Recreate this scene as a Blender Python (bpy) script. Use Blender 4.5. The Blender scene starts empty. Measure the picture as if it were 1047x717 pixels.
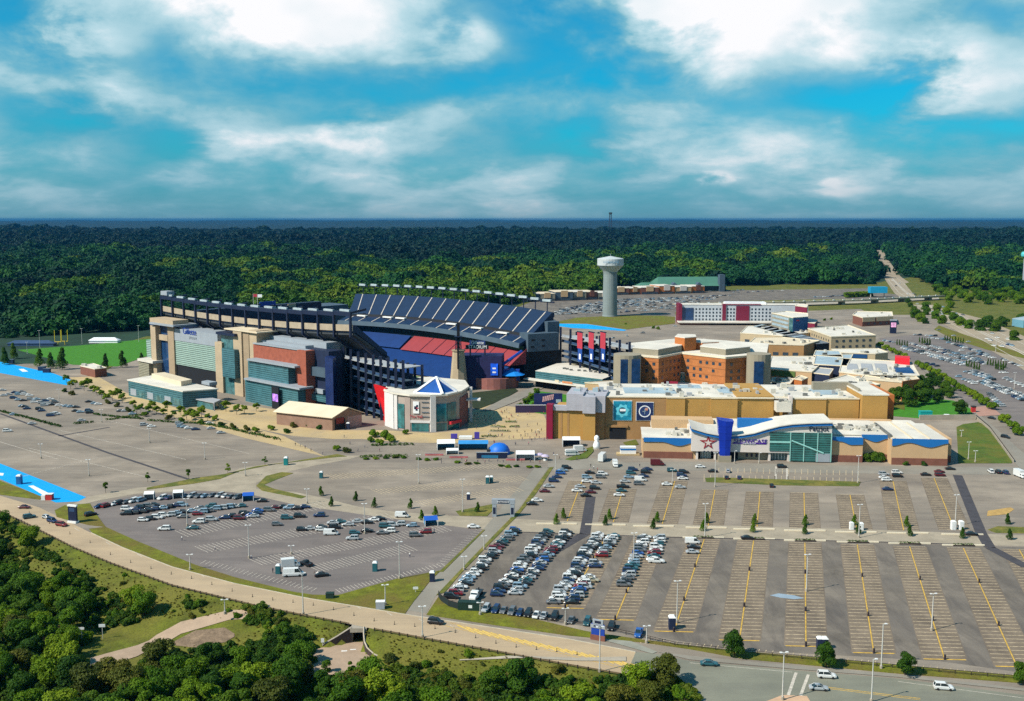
import bpy, bmesh, math, random
from mathutils import Vector, Matrix, noise
R = random.Random(11)
F = 1050.0; CAMH = 115.0; YH = 224.0          # focal length in photo pixels, camera height, horizon row
PITCH = math.atan((358.5 - YH) / F)
SC = bpy.context.scene
COL = SC.collection
rad = math.radians

def ray(px, py):
    u = (px - 523.5) / F; v = (358.5 - py) / F
    c, s = math.cos(PITCH), math.sin(PITCH)
    return Vector((u, c + v * s, -s + v * c))

def at(px, py, z=0.0):
    "ground (or height z) point seen at a photo pixel"
    d = ray(px, py); t = (z - CAMH) / d.z
    return Vector((d.x * t, d.y * t, z))

def g2(px, py, z=0.0):
    p = at(px, py, z); return (p.x, p.y)

def pxof(x, y, z=0.0):
    c, s = math.cos(PITCH), math.sin(PITCH)
    dz = z - CAMH
    w = y * c - dz * s; v = y * s + dz * c
    return (523.5 + F * x / w, 358.5 - F * v / w)

def topz(px, pyb, pyt):
    "height of something whose foot is at pyb and whose top shows at pyt"
    b = at(px, pyb); lo, hi = 0.0, 90.0
    for _ in range(40):
        m = (lo + hi) / 2
        if pxof(b.x, b.y, m)[1] > pyt: lo = m
        else: hi = m
    return lo

class Wall:
    "vertical plane through two ground points; hit() turns a pixel into (s, z) on it"
    def __init__(self, a, b):
        self.o = Vector((a[0], a[1], 0)); d = Vector((b[0] - a[0], b[1] - a[1], 0)); self.L = d.length
        self.d = d.normalized(); self.n = Vector((self.d.y, -self.d.x, 0))
        if self.n.y > 0: self.n = -self.n           # n points towards the camera side
    def hit(self, px, py, off=0.0):
        r = ray(px, py); o = self.o + self.n * off
        C = Vector((0, 0, CAMH))
        t = (o - C).dot(self.n) / r.dot(self.n)
        p = C + r * t
        return ((p - o).dot(self.d), p.z)
    def p(self, s, z=0.0, off=0.0):
        q = self.o + self.d * s + self.n * off; return Vector((q.x, q.y, z))

# ------------------------------------------------------------------ materials
MATS = {}
def mat(name, col, rough=0.75, var=0.12, scale=0.6, metal=0.0, fine=0.0, spec=0.3, bands=None, trans=0.0, emit=0.0, col2=None, c2scale=0.05):
    if name in MATS: return MATS[name]
    m = bpy.data.materials.new(name); m.use_nodes = True
    nt = m.node_tree; N = nt.nodes; L = nt.links
    b = N['Principled BSDF']
    b.inputs['Roughness'].default_value = rough; b.inputs['Metallic'].default_value = metal
    b.inputs['Specular IOR Level'].default_value = spec
    tc = N.new('ShaderNodeTexCoord')
    nz = N.new('ShaderNodeTexNoise'); nz.inputs['Scale'].default_value = scale; nz.inputs['Detail'].default_value = 6; nz.inputs['Roughness'].default_value = 0.65
    L.new(tc.outputs['Object'], nz.inputs['Vector'])
    r = N.new('ShaderNodeValToRGB')
    lo = [max(0, c * (1 - var * 2)) for c in col]; hi = [min(1, c * (1 + var * 2)) for c in col]
    r.color_ramp.elements[0].position = 0.25; r.color_ramp.elements[0].color = (*lo, 1)
    r.color_ramp.elements[1].position = 0.75; r.color_ramp.elements[1].color = (*hi, 1)
    L.new(nz.outputs['Fac'], r.inputs['Fac'])
    out = r.outputs['Color']
    if col2:
        n2 = N.new('ShaderNodeTexNoise'); n2.inputs['Scale'].default_value = c2scale; n2.inputs['Detail'].default_value = 5; n2.inputs['Roughness'].default_value = 0.6
        L.new(tc.outputs['Object'], n2.inputs['Vector'])
        r2 = N.new('ShaderNodeValToRGB'); r2.color_ramp.elements[0].position = 0.42; r2.color_ramp.elements[1].position = 0.62
        L.new(n2.outputs['Fac'], r2.inputs['Fac'])
        mx = N.new('ShaderNodeMixRGB'); L.new(r2.outputs['Color'], mx.inputs['Fac']); L.new(out, mx.inputs['Color1']); mx.inputs['Color2'].default_value = (*col2, 1)
        m2 = N.new('ShaderNodeMixRGB'); m2.blend_type = 'MULTIPLY'; m2.inputs['Fac'].default_value = 0.0
        out = mx.outputs['Color']
    if fine:
        n3 = N.new('ShaderNodeTexNoise'); n3.inputs['Scale'].default_value = 2.2; n3.inputs['Detail'].default_value = 4
        L.new(tc.outputs['Object'], n3.inputs['Vector'])
        r3 = N.new('ShaderNodeValToRGB'); g0, g1 = 1 - fine, 1.0
        r3.color_ramp.elements[0].position = 0.35; r3.color_ramp.elements[0].color = (g0, g0, g0, 1); r3.color_ramp.elements[1].position = 0.65
        L.new(n3.outputs['Fac'], r3.inputs['Fac'])
        mx = N.new('ShaderNodeMixRGB'); mx.blend_type = 'MULTIPLY'; mx.inputs['Fac'].default_value = 1
        L.new(out, mx.inputs['Color1']); L.new(r3.outputs['Color'], mx.inputs['Color2']); out = mx.outputs['Color']
    if bands:                                   # horizontal courses: (height, dark factor, share)
        h, k, sh = bands
        sx = N.new('ShaderNodeSeparateXYZ'); L.new(tc.outputs['Object'], sx.inputs['Vector'])
        dv = N.new('ShaderNodeMath'); dv.operation = 'DIVIDE'; dv.inputs[1].default_value = h; L.new(sx.outputs['Z'], dv.inputs[0])
        fr = N.new('ShaderNodeMath'); fr.operation = 'FRACT'; L.new(dv.outputs[0], fr.inputs[0])
        lt = N.new('ShaderNodeMath'); lt.operation = 'LESS_THAN'; lt.inputs[1].default_value = sh; L.new(fr.outputs[0], lt.inputs[0])
        mx = N.new('ShaderNodeMixRGB'); L.new(lt.outputs[0], mx.inputs['Fac']); L.new(out, mx.inputs['Color1'])
        mx.inputs['Color2'].default_value = (*[c * k for c in col], 1); out = mx.outputs['Color']
    L.new(out, b.inputs['Base Color'])
    if emit:
        L.new(out, b.inputs['Emission Color']); b.inputs['Emission Strength'].default_value = emit
    if trans:
        b.inputs['Subsurface Weight'].default_value = 0
        tr = N.new('ShaderNodeBsdfTranslucent'); L.new(out, tr.inputs['Color'])
        ms = N.new('ShaderNodeMixShader'); ms.inputs[0].default_value = trans
        L.new(b.outputs[0], ms.inputs[1]); L.new(tr.outputs[0], ms.inputs[2])
        L.new(ms.outputs[0], N['Material Output'].inputs['Surface'])
    MATS[name] = m
    return m

# ------------------------------------------------------------------ mesh collecting
class MB:
    def __init__(self): self.v = []; self.f = []
    def add(self, vs, fs):
        o = len(self.v); self.v += [tuple(q) for q in vs]; self.f += [tuple(i + o for i in q) for q in fs]; return self
    def quad(self, a, b, c, d): return self.add([a, b, c, d], [(0, 1, 2, 3)])
    def box(self, c, s, rz=0.0, rot=None):
        x, y, z = s[0] / 2, s[1] / 2, s[2] / 2
        M = rot if rot is not None else Matrix.Rotation(rz, 3, 'Z')
        vs = [Vector(c) + M @ Vector((sx * x, sy * y, sz * z)) for sx in (-1, 1) for sy in (-1, 1) for sz in (-1, 1)]
        return self.add(vs, [(0, 1, 3, 2), (4, 6, 7, 5), (0, 4, 5, 1), (2, 3, 7, 6), (0, 2, 6, 4), (1, 5, 7, 3)])
    def prism(self, pts, z0, z1):
        n = len(pts)
        a = sum(pts[i][0] * pts[(i + 1) % n][1] - pts[(i + 1) % n][0] * pts[i][1] for i in range(n))
        if a < 0: pts = pts[::-1]
        zz0 = z0 if isinstance(z0, (list, tuple)) else [z0] * n
        vs = [(p[0], p[1], zz0[i]) for i, p in enumerate(pts)] + [(p[0], p[1], z1) for p in pts]
        fs = [tuple(range(n))[::-1], tuple(range(n, 2 * n))] + [(i, (i + 1) % n, n + (i + 1) % n, n + i) for i in range(n)]
        return self.add(vs, fs)
    def slab(self, w, s0, s1, z0, z1, off0, off1):
        "box on a Wall: s range, z range, offset range (towards camera positive)"
        ps = [w.p(s0, 0, off0), w.p(s1, 0, off0), w.p(s1, 0, off1), w.p(s0, 0, off1)]
        return self.prism([(p.x, p.y) for p in ps], z0, z1)
    def tube(self, a, b, r, n=6, r2=None):
        a = Vector(a); b = Vector(b); d = (b - a).normalized()
        e = d.cross(Vector((0, 0, 1)) if abs(d.z) < 0.9 else Vector((1, 0, 0))).normalized(); g = d.cross(e)
        r2 = r if r2 is None else r2
        vs = []
        for p, q in ((a, r), (b, r2)):
            vs += [p + (e * math.cos(t) + g * math.sin(t)) * q for t in [2 * math.pi * i / n for i in range(n)]]
        return self.add(vs, [(i, (i + 1) % n, n + (i + 1) % n, n + i) for i in range(n)] + [tuple(range(n))[::-1], tuple(range(n, 2 * n))])
    def lathe(self, prof, c=(0, 0, 0), n=16):
        vs = []; fs = []
        for r, z in prof: vs += [(c[0] + r * math.cos(2 * math.pi * i / n), c[1] + r * math.sin(2 * math.pi * i / n), c[2] + z) for i in range(n)]
        for k in range(len(prof) - 1):
            fs += [(k * n + i, k * n + (i + 1) % n, (k + 1) * n + (i + 1) % n, (k + 1) * n + i) for i in range(n)]
        fs += [tuple(range(n))[::-1], tuple(range((len(prof) - 1) * n, len(prof) * n))]
        return self.add(vs, fs)
    def mesh(self, name, m=None, loc=(0, 0, 0), smooth=False):
        me = bpy.data.meshes.new(name)
        lx, ly, lz = loc
        me.from_pydata([(x - lx, y - ly, z - lz) for x, y, z in self.v], [], self.f)
        if m is not None: me.materials.append(m)
        if smooth:
            for p in me.polygons: p.use_smooth = True
        me.update(); return me
    def build(self, name, m=None, parent=None, smooth=False, loc=None):
        "links the mesh; world coordinates are kept relative to the thing's base"
        b = loc if loc is not None else (base_of(parent) if parent is not None else (0, 0, 0))
        o = bpy.data.objects.new(name, self.mesh(name, m, b, smooth)); COL.objects.link(o)
        if parent is not None: o.parent = parent
        elif loc is not None: o.location = loc
        return o

def base_of(o):
    p = Vector(o.location)
    while o.parent is not None:
        o = o.parent; p += Vector(o.location)
    return p

def tag(o, label, cat, group=None):
    o['label'] = label; o['category'] = cat
    if group: o['group'] = group
    return o

def thing(name, label, cat, loc, group=None):
    o = bpy.data.objects.new(name, None); COL.objects.link(o); o.location = loc; o.empty_display_size = 0.5
    return tag(o, label, cat, group)

def struct(name, mb, m, kind='structure'):
    o = mb.build(name, m); o['kind'] = kind; return o

def link(name, me, parent=None, loc=(0, 0, 0), rz=0.0, sc=None):
    o = bpy.data.objects.new(name, me); COL.objects.link(o)
    if parent is not None: o.parent = parent
    o.location = loc; o.rotation_euler = (0, 0, rz)
    if sc is not None: o.scale = sc if isinstance(sc, (tuple, list)) else (sc, sc, sc)
    return o

def dup(root, loc, rz=None, label=None, sc=None):
    r = root.copy(); COL.objects.link(r); r.location = loc
    if rz is not None: r.rotation_euler = (0, 0, rz)
    if sc is not None: r.scale = (sc, sc, sc)
    if label: r['label'] = label
    for ch in root.children:
        c = ch.copy(); COL.objects.link(c); c.parent = r
        for g in ch.children:
            d = g.copy(); COL.objects.link(d); d.parent = c
    return r

def text(name, s, w, s0, z, size, m, parent, off=0.2, align='CENTER', ext=0.06, squash=1.0):
    "lettering standing on a Wall"
    cu = bpy.data.curves.new(name, 'FONT'); cu.body = s; cu.size = size; cu.extrude = ext; cu.align_x = align; cu.align_y = 'CENTER'
    cu.materials.append(m)
    tmp = bpy.data.objects.new('lettering', cu); COL.objects.link(tmp)
    me = bpy.data.meshes.new_from_object(tmp.evaluated_get(bpy.context.evaluated_depsgraph_get())); bpy.data.objects.remove(tmp)
    o = bpy.data.objects.new(name, me); COL.objects.link(o)
    d = w.d if w.d.x > 0 else -w.d
    n = w.n; up = Vector((0, 0, 1))
    b = base_of(parent) if parent is not None else Vector((0, 0, 0))
    if parent is not None: o.parent = parent
    p = w.p(s0, z, off) - b
    Mx = Matrix(((d.x * squash, 0, n.x, p.x), (d.y * squash, 0, n.y, p.y), (0, 1, 0, p.z), (0, 0, 0, 1)))
    o.matrix_local = Mx
    return o

ORD = 'first second third fourth fifth sixth seventh eighth ninth tenth eleventh twelfth thirteenth fourteenth fifteenth sixteenth seventeenth eighteenth nineteenth twentieth'.split()
def ordw(i):
    if i < 20: return ORD[i]
    t = ['twenty', 'thirty', 'forty', 'fifty', 'sixty', 'seventy', 'eighty', 'ninety'][(i + 1) // 10 - 2]
    k = (i + 1) % 10
    return (t[:-1] + 'ieth') if k == 0 else t + '-' + ORD[k - 1]

def poly(name, px, z, m, kind='structure', zp=0.0):
    mb = MB(); n = len(px)
    mb.add([(*g2(x, y, zp), z) for x, y in px], [tuple(range(n))])
    me = mb.mesh(name, m)
    if me.polygons[0].normal.z < 0: me.flip_normals()
    bm = bmesh.new(); bm.from_mesh(me); bmesh.ops.triangulate(bm, faces=bm.faces); bm.to_mesh(me); bm.free()
    o = link(name, me); o['kind'] = kind; return o

def raised(name, px, h, m, z0=0.0, kind='structure'):
    mb = MB(); mb.prism([g2(x, y) for x, y in px], z0, h)
    return struct(name, mb, m, kind)
# ------------------------------------------------------------------ camera, sun, sky, air
cam = bpy.data.cameras.new('camera'); co = bpy.data.objects.new('camera', cam); COL.objects.link(co)
cam.sensor_width = 36; cam.lens = 36 * F / 1047; cam.clip_start = 1; cam.clip_end = 80000
co.location = (0, 0, CAMH); co.rotation_euler = (math.pi / 2 - PITCH, 0, 0)
SC.camera = co
SUN_EL, SUN_AZ = rad(44), rad(-118)             # azimuth from +Y clockwise: from behind on the left
sd = Vector((math.sin(SUN_AZ) * math.cos(SUN_EL), math.cos(SUN_AZ) * math.cos(SUN_EL), math.sin(SUN_EL)))
sl = bpy.data.lights.new('sun', 'SUN'); sl.energy = 5.0; sl.angle = rad(0.7); sl.color = (1.0, 0.93, 0.82)
so = bpy.data.objects.new('sun', sl); COL.objects.link(so); so.rotation_euler = sd.to_track_quat('Z', 'Y').to_euler()

wd = bpy.data.worlds.new('World'); SC.world = wd; wd.use_nodes = True
nt = wd.node_tree; N = nt.nodes; L = nt.links
def nd(t, **k):
    n = N.new(t)
    for a, b in k.items(): setattr(n, a, b)
    return n
def sock(n, i, v):
    if hasattr(v, 'is_linked') or hasattr(v, 'links'): L.new(v, n.inputs[i])
    else: n.inputs[i].default_value = v
def mth(op, a, b=0.0, c=0.0, clamp=False):
    n = nd('ShaderNodeMath', operation=op, use_clamp=clamp); sock(n, 0, a); sock(n, 1, b); sock(n, 2, c); return n.outputs[0]
def mixc(f, a, b):
    n = nd('ShaderNodeMixRGB'); sock(n, 0, f); sock(n, 1, a); sock(n, 2, b); return n.outputs[0]
bg = N['Background']
sky = nd('ShaderNodeTexSky', sky_type='NISHITA'); sky.sun_disc = False; sky.sun_elevation = SUN_EL; sky.sun_rotation = SUN_AZ; sky.altitude = 100
tc = nd('ShaderNodeTexCoord'); sx = nd('ShaderNodeSeparateXYZ'); L.new(tc.outputs['Generated'], sx.inputs[0])
X, Y, Z = sx.outputs
hyp = mth('SQRT', mth('ADD', mth('MULTIPLY', X, X), mth('MULTIPLY', Y, Y)))
az = mth('ARCTAN2', X, Y); el = mth('ARCTAN2', Z, hyp)
elp = mth('MAXIMUM', el, 0.0)
den = mth('ADD', elp, 0.11)
cx = nd('ShaderNodeCombineXYZ'); L.new(mth('MULTIPLY', az, 6.0), cx.inputs[0]); L.new(mth('MULTIPLY', mth('POWER', mth('ADD', elp, 0.02), 0.6), 9.0), cx.inputs[1])
def noi(scale, detail, rough, dist=0.0, off=(0, 0, 0)):
    mp = nd('ShaderNodeMapping'); L.new(cx.outputs[0], mp.inputs['Vector']); mp.inputs['Location'].default_value = off
    n = nd('ShaderNodeTexNoise'); n.inputs['Scale'].default_value = scale; n.inputs['Detail'].default_value = detail
    n.inputs['Roughness'].default_value = rough; n.inputs['Distortion'].default_value = dist
    L.new(mp.outputs[0], n.inputs['Vector']); return n.outputs['Fac']
n1 = noi(0.75, 7, 0.56, 0.25, (3, 1, 0)); n2 = noi(2.0, 6, 0.58, 0.2, (1, 7, 0)); n3 = noi(0.8, 4, 0.5, 0.0, (9, 2, 0)); n4 = noi(1.6, 4, 0.5, 0.0, (4, 4, 0))
# wandering coordinates so the cloud banks have torn outlines
azw = mth('ADD', az, mth('MULTIPLY', mth('SUBTRACT', n2, 0.5), 0.13))
elw = mth('ADD', el, mth('MULTIPLY', mth('SUBTRACT', n4, 0.5), 0.06))
BANKS = [  # bearing and height of cloud banks (+) and blue gaps (-) : x, y, rx, ry, amount
    (310, 22, 62, 34, .62), (90, 30, 60, 24, .25), (25, 6, 40, 14, .25), (490, 45, 26, 18, .42), (735, 22, 60, 38, .66), (650, 0, 60, 14, .4), (965, 92, 38, 28, .55),
    (1000, 2, 50, 14, .4), (860, 62, 40, 24, .2), (110, 60, 24, 14, .3), (410, 132, 40, 14, .3), (140, 112, 40, 10, .22), (330, 145, 40, 9, .2), (960, 190, 60, 7, .15), (820, 15, 30, 14, .3), (732, 186, 12, 5, .4), (850, 192, 18, 5, .3),
    (20, 42, 45, 26, -0.55), (590, 62, 62, 34, -0.41), (380, 88, 90, 13, -0.33), (470, 96, 80, 11, -0.31), (180, 157, 26, 9, -0.37), (50, 126, 32, 10, -0.37),
    (345, 125, 32, 11, -0.37), (885, 108, 44, 30, -0.55), (800, 118, 50, 12, -0.33), (1010, 148, 60, 10, -0.26), (575, 145, 34, 9, -0.37), (620, 176, 20, 8, -0.18), (230, 70, 60, 14, -0.18), (520, 20, 30, 16, -0.22), (1030, 40, 40, 18, -0.18), (810, 40, 22, 18, -0.22)]
tot = mth('MULTIPLY', mth('SUBTRACT', n1, 0.5), 1.1)
tot = mth('ADD', tot, mth('MULTIPLY', mth('SUBTRACT', n2, 0.5), 1.05))
for px, py, rx, ry, am in BANKS:
    a0 = math.atan((px - 523.5) / F); e0 = math.atan((YH - py) / F)
    da = mth('MULTIPLY', mth('SUBTRACT', azw, a0), F / rx); de = mth('MULTIPLY', mth('SUBTRACT', elw, e0), F / ry)
    q = mth('ADD', mth('MULTIPLY', da, da), mth('MULTIPLY', de, de))
    tot = mth('MULTIPLY_ADD', mth('POWER', 2.718, mth('MULTIPLY', q, -0.5)), am, tot)
cl = mth('ADD', tot, 0.60, clamp=True)
cr = nd('ShaderNodeValToRGB'); L.new(cl, cr.inputs[0]); E = cr.color_ramp.elements
E[0].position = 0.0; E[0].color = (0, 0, 0, 1); E[1].position = 0.66; E[1].color = (1, 1, 1, 1)
crc = nd('ShaderNodeValToRGB'); L.new(mth('ADD', cl, mth('MULTIPLY', mth('SUBTRACT', n3, 0.5), 0.75)), crc.inputs[0]); E = crc.color_ramp.elements
E[0].position = 0.22; E[0].color = (0.075, 0.33, 0.47, 1); E[1].position = 1.0; E[1].color = (0.86, 0.86, 0.88, 1)
e = E.new(0.52); e.color = (0.19, 0.44, 0.54, 1); e = E.new(0.78); e.color = (0.44, 0.63, 0.70, 1)
skc = nd('ShaderNodeMixRGB', blend_type='MULTIPLY'); skc.inputs[0].default_value = 1; L.new(sky.outputs[0], skc.inputs[1]); skc.inputs[2].default_value = (0.002, 0.078, 0.108, 1)
hi_ = nd('ShaderNodeMapRange', interpolation_type='SMOOTHSTEP'); L.new(el, hi_.inputs[0]); hi_.inputs[1].default_value = .26; hi_.inputs[2].default_value = .55; hi_.inputs[3].default_value = 1; hi_.inputs[4].default_value = .12   # clouds thinned in the unseen sky overhead to cut ambient light
col = mixc(mth('MULTIPLY', cr.outputs[0], hi_.outputs[0]), skc.outputs[0], crc.outputs[0])
hz = mth('POWER', 2.718, mth('MULTIPLY', elp, -26.0))
col = mixc(mth('MULTIPLY', hz, 0.85), col, (0.11, 0.27, 0.36, 1))
L.new(col, bg.inputs[0]); bg.inputs[1].default_value = 0.86

SC.view_settings.view_transform = 'Standard'; SC.view_settings.look = 'None'; SC.view_settings.exposure = 0.42; SC.view_settings.gamma = 1
SC.render.engine = 'CYCLES'
cy = SC.cycles; cy.max_bounces = 4; cy.diffuse_bounces = 2; cy.glossy_bounces = 2; cy.transmission_bounces = 2; cy.transparent_max_bounces = 4; cy.volume_bounces = 0
cy.use_adaptive_sampling = True; cy.adaptive_threshold = 0.02; cy.caustics_reflective = False; cy.caustics_refractive = False; cy.sample_clamp_indirect = 4
cy.use_denoising = False

# ------------------------------------------------------------------ ground
M_grass = mat('grass', (0.14, 0.15, 0.007), 0.95, 0.25, 0.25, fine=0.35, col2=(0.15, 0.115, 0.02), c2scale=0.06)
M_lawn = mat('lawn', (0.045, 0.185, 0.006), 0.95, 0.15, 0.3, fine=0.2)
M_slope = mat('slope_grass', (.075, .12, .01), .95, .2, .2, fine=.3, col2=(.13, .13, .015), c2scale=.08)
M_dryg = mat('dry_grass', (0.19, 0.165, 0.03), 0.95, 0.25, 0.3, fine=0.35, col2=(0.09, 0.115, 0.015), c2scale=0.12)
M_scrub = mat('scrub_floor', (0.10, 0.115, 0.008), 0.95, 0.35, 0.15, fine=0.4, col2=(0.15, 0.14, 0.02), c2scale=0.05)
M_floor = mat('forest_floor', (0.012, 0.035, 0.016), 0.95, 0.3, 0.02)
M_asph = mat('lot_asphalt', (0.275, 0.225, 0.172), 0.85, 0.2, 0.03, fine=0.14, col2=(0.225, 0.188, 0.148), c2scale=0.02)
M_asph2 = mat('lot_asphalt_dark', (0.19, 0.158, 0.14), 0.85, 0.14, 0.04, fine=0.12, col2=(0.162, 0.138, 0.125), c2scale=0.03)
M_aisle = mat('aisle_asphalt', (0.182, 0.152, 0.12), 0.85, 0.22, 0.06, fine=0.14, col2=(0.15, 0.127, 0.105), c2scale=0.05)
M_road = mat('tan_road', (0.41, 0.305, 0.19), 0.85, 0.08, 0.05, fine=0.08)
M_street = mat('grey_street', (0.195, 0.192, 0.145), 0.85, 0.09, 0.05, fine=0.08)
M_lane = mat('grey_lane', (0.235, 0.21, 0.17), 0.85, 0.1, 0.06, fine=0.08)
M_conc = mat('concrete', (0.36, 0.31, 0.24), 0.85, 0.1, 0.15, fine=0.1)
M_plaza = mat('tan_plaza_paving', (0.50, 0.365, 0.18), 0.85, 0.14, 0.12, fine=0.15, col2=(0.40, 0.30, 0.17), c2scale=0.06)
M_blue = mat('blue_pavement_paint', (0.0, 0.30, 0.66), 0.7, 0.05, 0.1)
def streak(m, k=.72, sc=(.02, .11, 1), rot=.3):
    nt = m.node_tree; N = nt.nodes; L = nt.links; b = N['Principled BSDF']; src = b.inputs['Base Color'].links[0].from_socket
    tc = N.new('ShaderNodeTexCoord'); mp = N.new('ShaderNodeMapping'); mp.inputs['Scale'].default_value = sc; mp.inputs['Rotation'].default_value = (0, 0, rot); L.new(tc.outputs['Object'], mp.inputs['Vector'])
    n = N.new('ShaderNodeTexNoise'); n.inputs['Scale'].default_value = 1; n.inputs['Detail'].default_value = 7; n.inputs['Roughness'].default_value = .7; n.inputs['Distortion'].default_value = 1.2; L.new(mp.outputs[0], n.inputs['Vector'])
    r = N.new('ShaderNodeValToRGB'); r.color_ramp.elements[0].position = .36; r.color_ramp.elements[0].color = (k, k, k * 1.03, 1); r.color_ramp.elements[1].position = .56; L.new(n.outputs['Fac'], r.inputs['Fac'])
    mx = N.new('ShaderNodeMixRGB'); mx.blend_type = 'MULTIPLY'; mx.inputs['Fac'].default_value = 1; L.new(src, mx.inputs['Color1']); L.new(r.outputs['Color'], mx.inputs['Color2']); L.new(mx.outputs['Color'], b.inputs['Base Color'])
for m_ in (M_asph, M_asph2): streak(m_, .8)
streak(M_aisle, .7, (.11, .03, 1), .3); streak(M_road, .88, (.01, .12, 1), -.3); streak(M_conc, .86); streak(M_street, .86)
M_white = mat('white_paint', (0.72, 0.7, 0.66), 0.7, 0.08, 0.6)
M_wline = mat('worn_white_line', (0.46, 0.41, 0.34), 0.8, 0.2, 0.9)
M_cline = mat('worn_cream_line', (0.42, 0.33, 0.21), 0.8, 0.3, 0.9)
M_yline = mat('yellow_line_paint', (0.5, 0.31, 0.055), 0.8, 0.25, 0.7)
M_dark = mat('dark_patch_asphalt', (0.055, 0.05, 0.055), 0.9, 0.15, 0.3)
M_kerb = mat('kerb_concrete', (0.42, 0.37, 0.28), 0.85, 0.1, 0.4)
M_water = mat('puddle_water', (0.25, 0.3, 0.35), 0.08, 0.05, 0.2, spec=0.6)

def strip(mb, a, b, w, z=0.06):
    a = Vector((a[0], a[1])); b = Vector((b[0], b[1])); d = (b - a).normalized(); n = Vector((-d.y, d.x)) * w / 2
    mb.quad((*(a + n), z), (*(a - n), z), (*(b - n), z), (*(b + n), z))
def pline(mb, a, b, w, z=0.06): strip(mb, g2(*a), g2(*b), w, z)
ROAD_LO = [(-60, 505), (-25, 513), (0, 523), (28, 536), (75, 560), (113, 576), (176, 599), (260, 619), (314, 630), (359, 638.5), (381, 643), (434, 653), (500, 665), (580, 680), (640, 690), (672, 695), (700, 702), (722, 716), (735, 735), (742, 790)]
ROAD_UP = [(-60, 490), (0, 507), (40, 519), (93, 545), (125, 560), (176, 580), (240, 597), (314, 612), (414, 628.5), (500, 641.5), (580, 653.5), (650, 667)]
EDGE = [Vector(g2(*p)) for p in ROAD_LO]
def edge_dist(x, y):
    "signed distance below the curving road's lower edge (positive: on the camera's side)"
    best = 1e9; sgn = 1; p = Vector((x, y))
    for a, b in zip(EDGE[:-1], EDGE[1:]):
        d = b - a; t = max(0, min(1, (p - a).dot(d) / d.dot(d))); q = a + d * t; r = (p - q).length
        if r < best:
            best = r; sgn = 1 if (d.x * (p.y - a.y) - d.y * (p.x - a.x)) < 0 else -1
    return best * sgn
# sunken path through the underpass
APRON = [Vector(g2(x, y, -4.0)) for x, y in ((359.5, 656.8), (330, 661.5), (318, 664), (310, 682), (372, 690), (392, 684), (383, 672), (374, 665), (372.5, 656.5))]
TUN = [Vector(g2(359.5, 656.8, -4.0)), Vector(g2(372.5, 656.5, -4.0))]
TDIR = (Vector(g2(374, 622)) - Vector(g2(367, 642))).normalized()
TUN = [TUN[0] + Vector((-1, -.5)), TUN[1] + Vector((1, -.5)), TUN[1] + TDIR * 17 + Vector((1, 0)), TUN[0] + TDIR * 17 + Vector((-1, 0))]
def inside(p, P):
    c = False; n = len(P)
    for i in range(n):
        a, b = P[i], P[i - 1]
        if (a[1] > p[1]) != (b[1] > p[1]) and p[0] < (b[0] - a[0]) * (p[1] - a[1]) / (b[1] - a[1]) + a[0]: c = not c
    return c
def ground_z(x, y):
    d = edge_dist(x, y)
    z = 0.0
    if d > 1.2:
        z = -min(6.5, (d - 1.2) * 0.30) + 0.5 * noise.noise(Vector((x * 0.05, y * 0.05, 0))) * min(1, d / 12)
    if inside((x, y), APRON) or inside((x, y), TUN): z = min(z, -4.05)
    return z
def near_ground():
    mb = MB(); st = 1.5; x0, x1, y0, y1 = -300, 130, 150, 470
    nx = int((x1 - x0) / st); ny = int((y1 - y0) / st)
    for j in range(ny + 1):
        for i in range(nx + 1):
            x, y = x0 + i * st, y0 + j * st; mb.v.append((x, y, ground_z(x, y)))
    for j in range(ny):
        for i in range(nx):
            a = j * (nx + 1) + i; mb.f.append((a, a + 1, a + nx + 2, a + nx + 1))
    o = struct('grass_bank', mb, M_scrub)
    for p in o.data.polygons: p.use_smooth = True
near_ground()
g = MB()      # the land as one sheet out to the horizon, with the near bank let into it
def ring(x0, x1, y0, y1, X0, X1, Y0, Y1, z):
    g.quad((X0, Y0, z), (X1, Y0, z), (X1, y0, z), (X0, y0, z)); g.quad((X0, y1, z), (X1, y1, z), (X1, Y1, z), (X0, Y1, z))
    g.quad((X0, y0, z), (x0, y0, z), (x0, y1, z), (X0, y1, z)); g.quad((x1, y0, z), (X1, y0, z), (X1, y1, z), (x1, y1, z))
ring(-300, 130, 150, 470, -30000, 30000, -2000, 45000, -0.02)
struct('ground', g, M_floor)

# ------------------------------------------------------------------ paved land: one big sheet, then lots, roads and lawns on it
poly('meadow', [(480, 340), (540, 306), (600, 300), (700, 292), (890, 290), (935, 283), (1100, 284), (1400, 430), (1100, 430), (700, 345)], 0.004, M_scrub)
poly('stadium_grounds', [(-260, 372), (70, 372), (150, 355), (560, 332), (700, 322), (960, 322), (1230, 430), (1800, 480), (1800, 800), (742, 800), (735, 735), (722, 716), (700, 702), (640, 690), (500, 665), (381, 643), (260, 619), (176, 599), (113, 576), (75, 560), (0, 523), (-25, 513), (-260, 440)], 0.012, M_asph)
poly('curving_road', ROAD_UP + ROAD_LO[:15][::-1], 0.05, M_road)
poly('wide_street', [(650, 667), (669, 668.5), (705, 676), (810, 685.5), (918, 694), (1047, 711), (1160, 727), (1700, 790), (1700, 830), (742, 830), (735, 735), (722, 716), (700, 702), (672, 695), (640, 690)], 0.05, M_street)
LOT_A = [(97, 524), (100, 514.5), (140, 506.5), (200, 502), (250, 504), (300, 516), (390, 529), (473, 539.5), (494, 541.5), (451, 583), (406, 592), (345, 609), (320, 608.5), (300, 605.5), (240, 590.5), (200, 578), (140, 553.5), (108, 539)]
poly('staff_car_park', LOT_A, 0.025, M_asph2)
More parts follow.
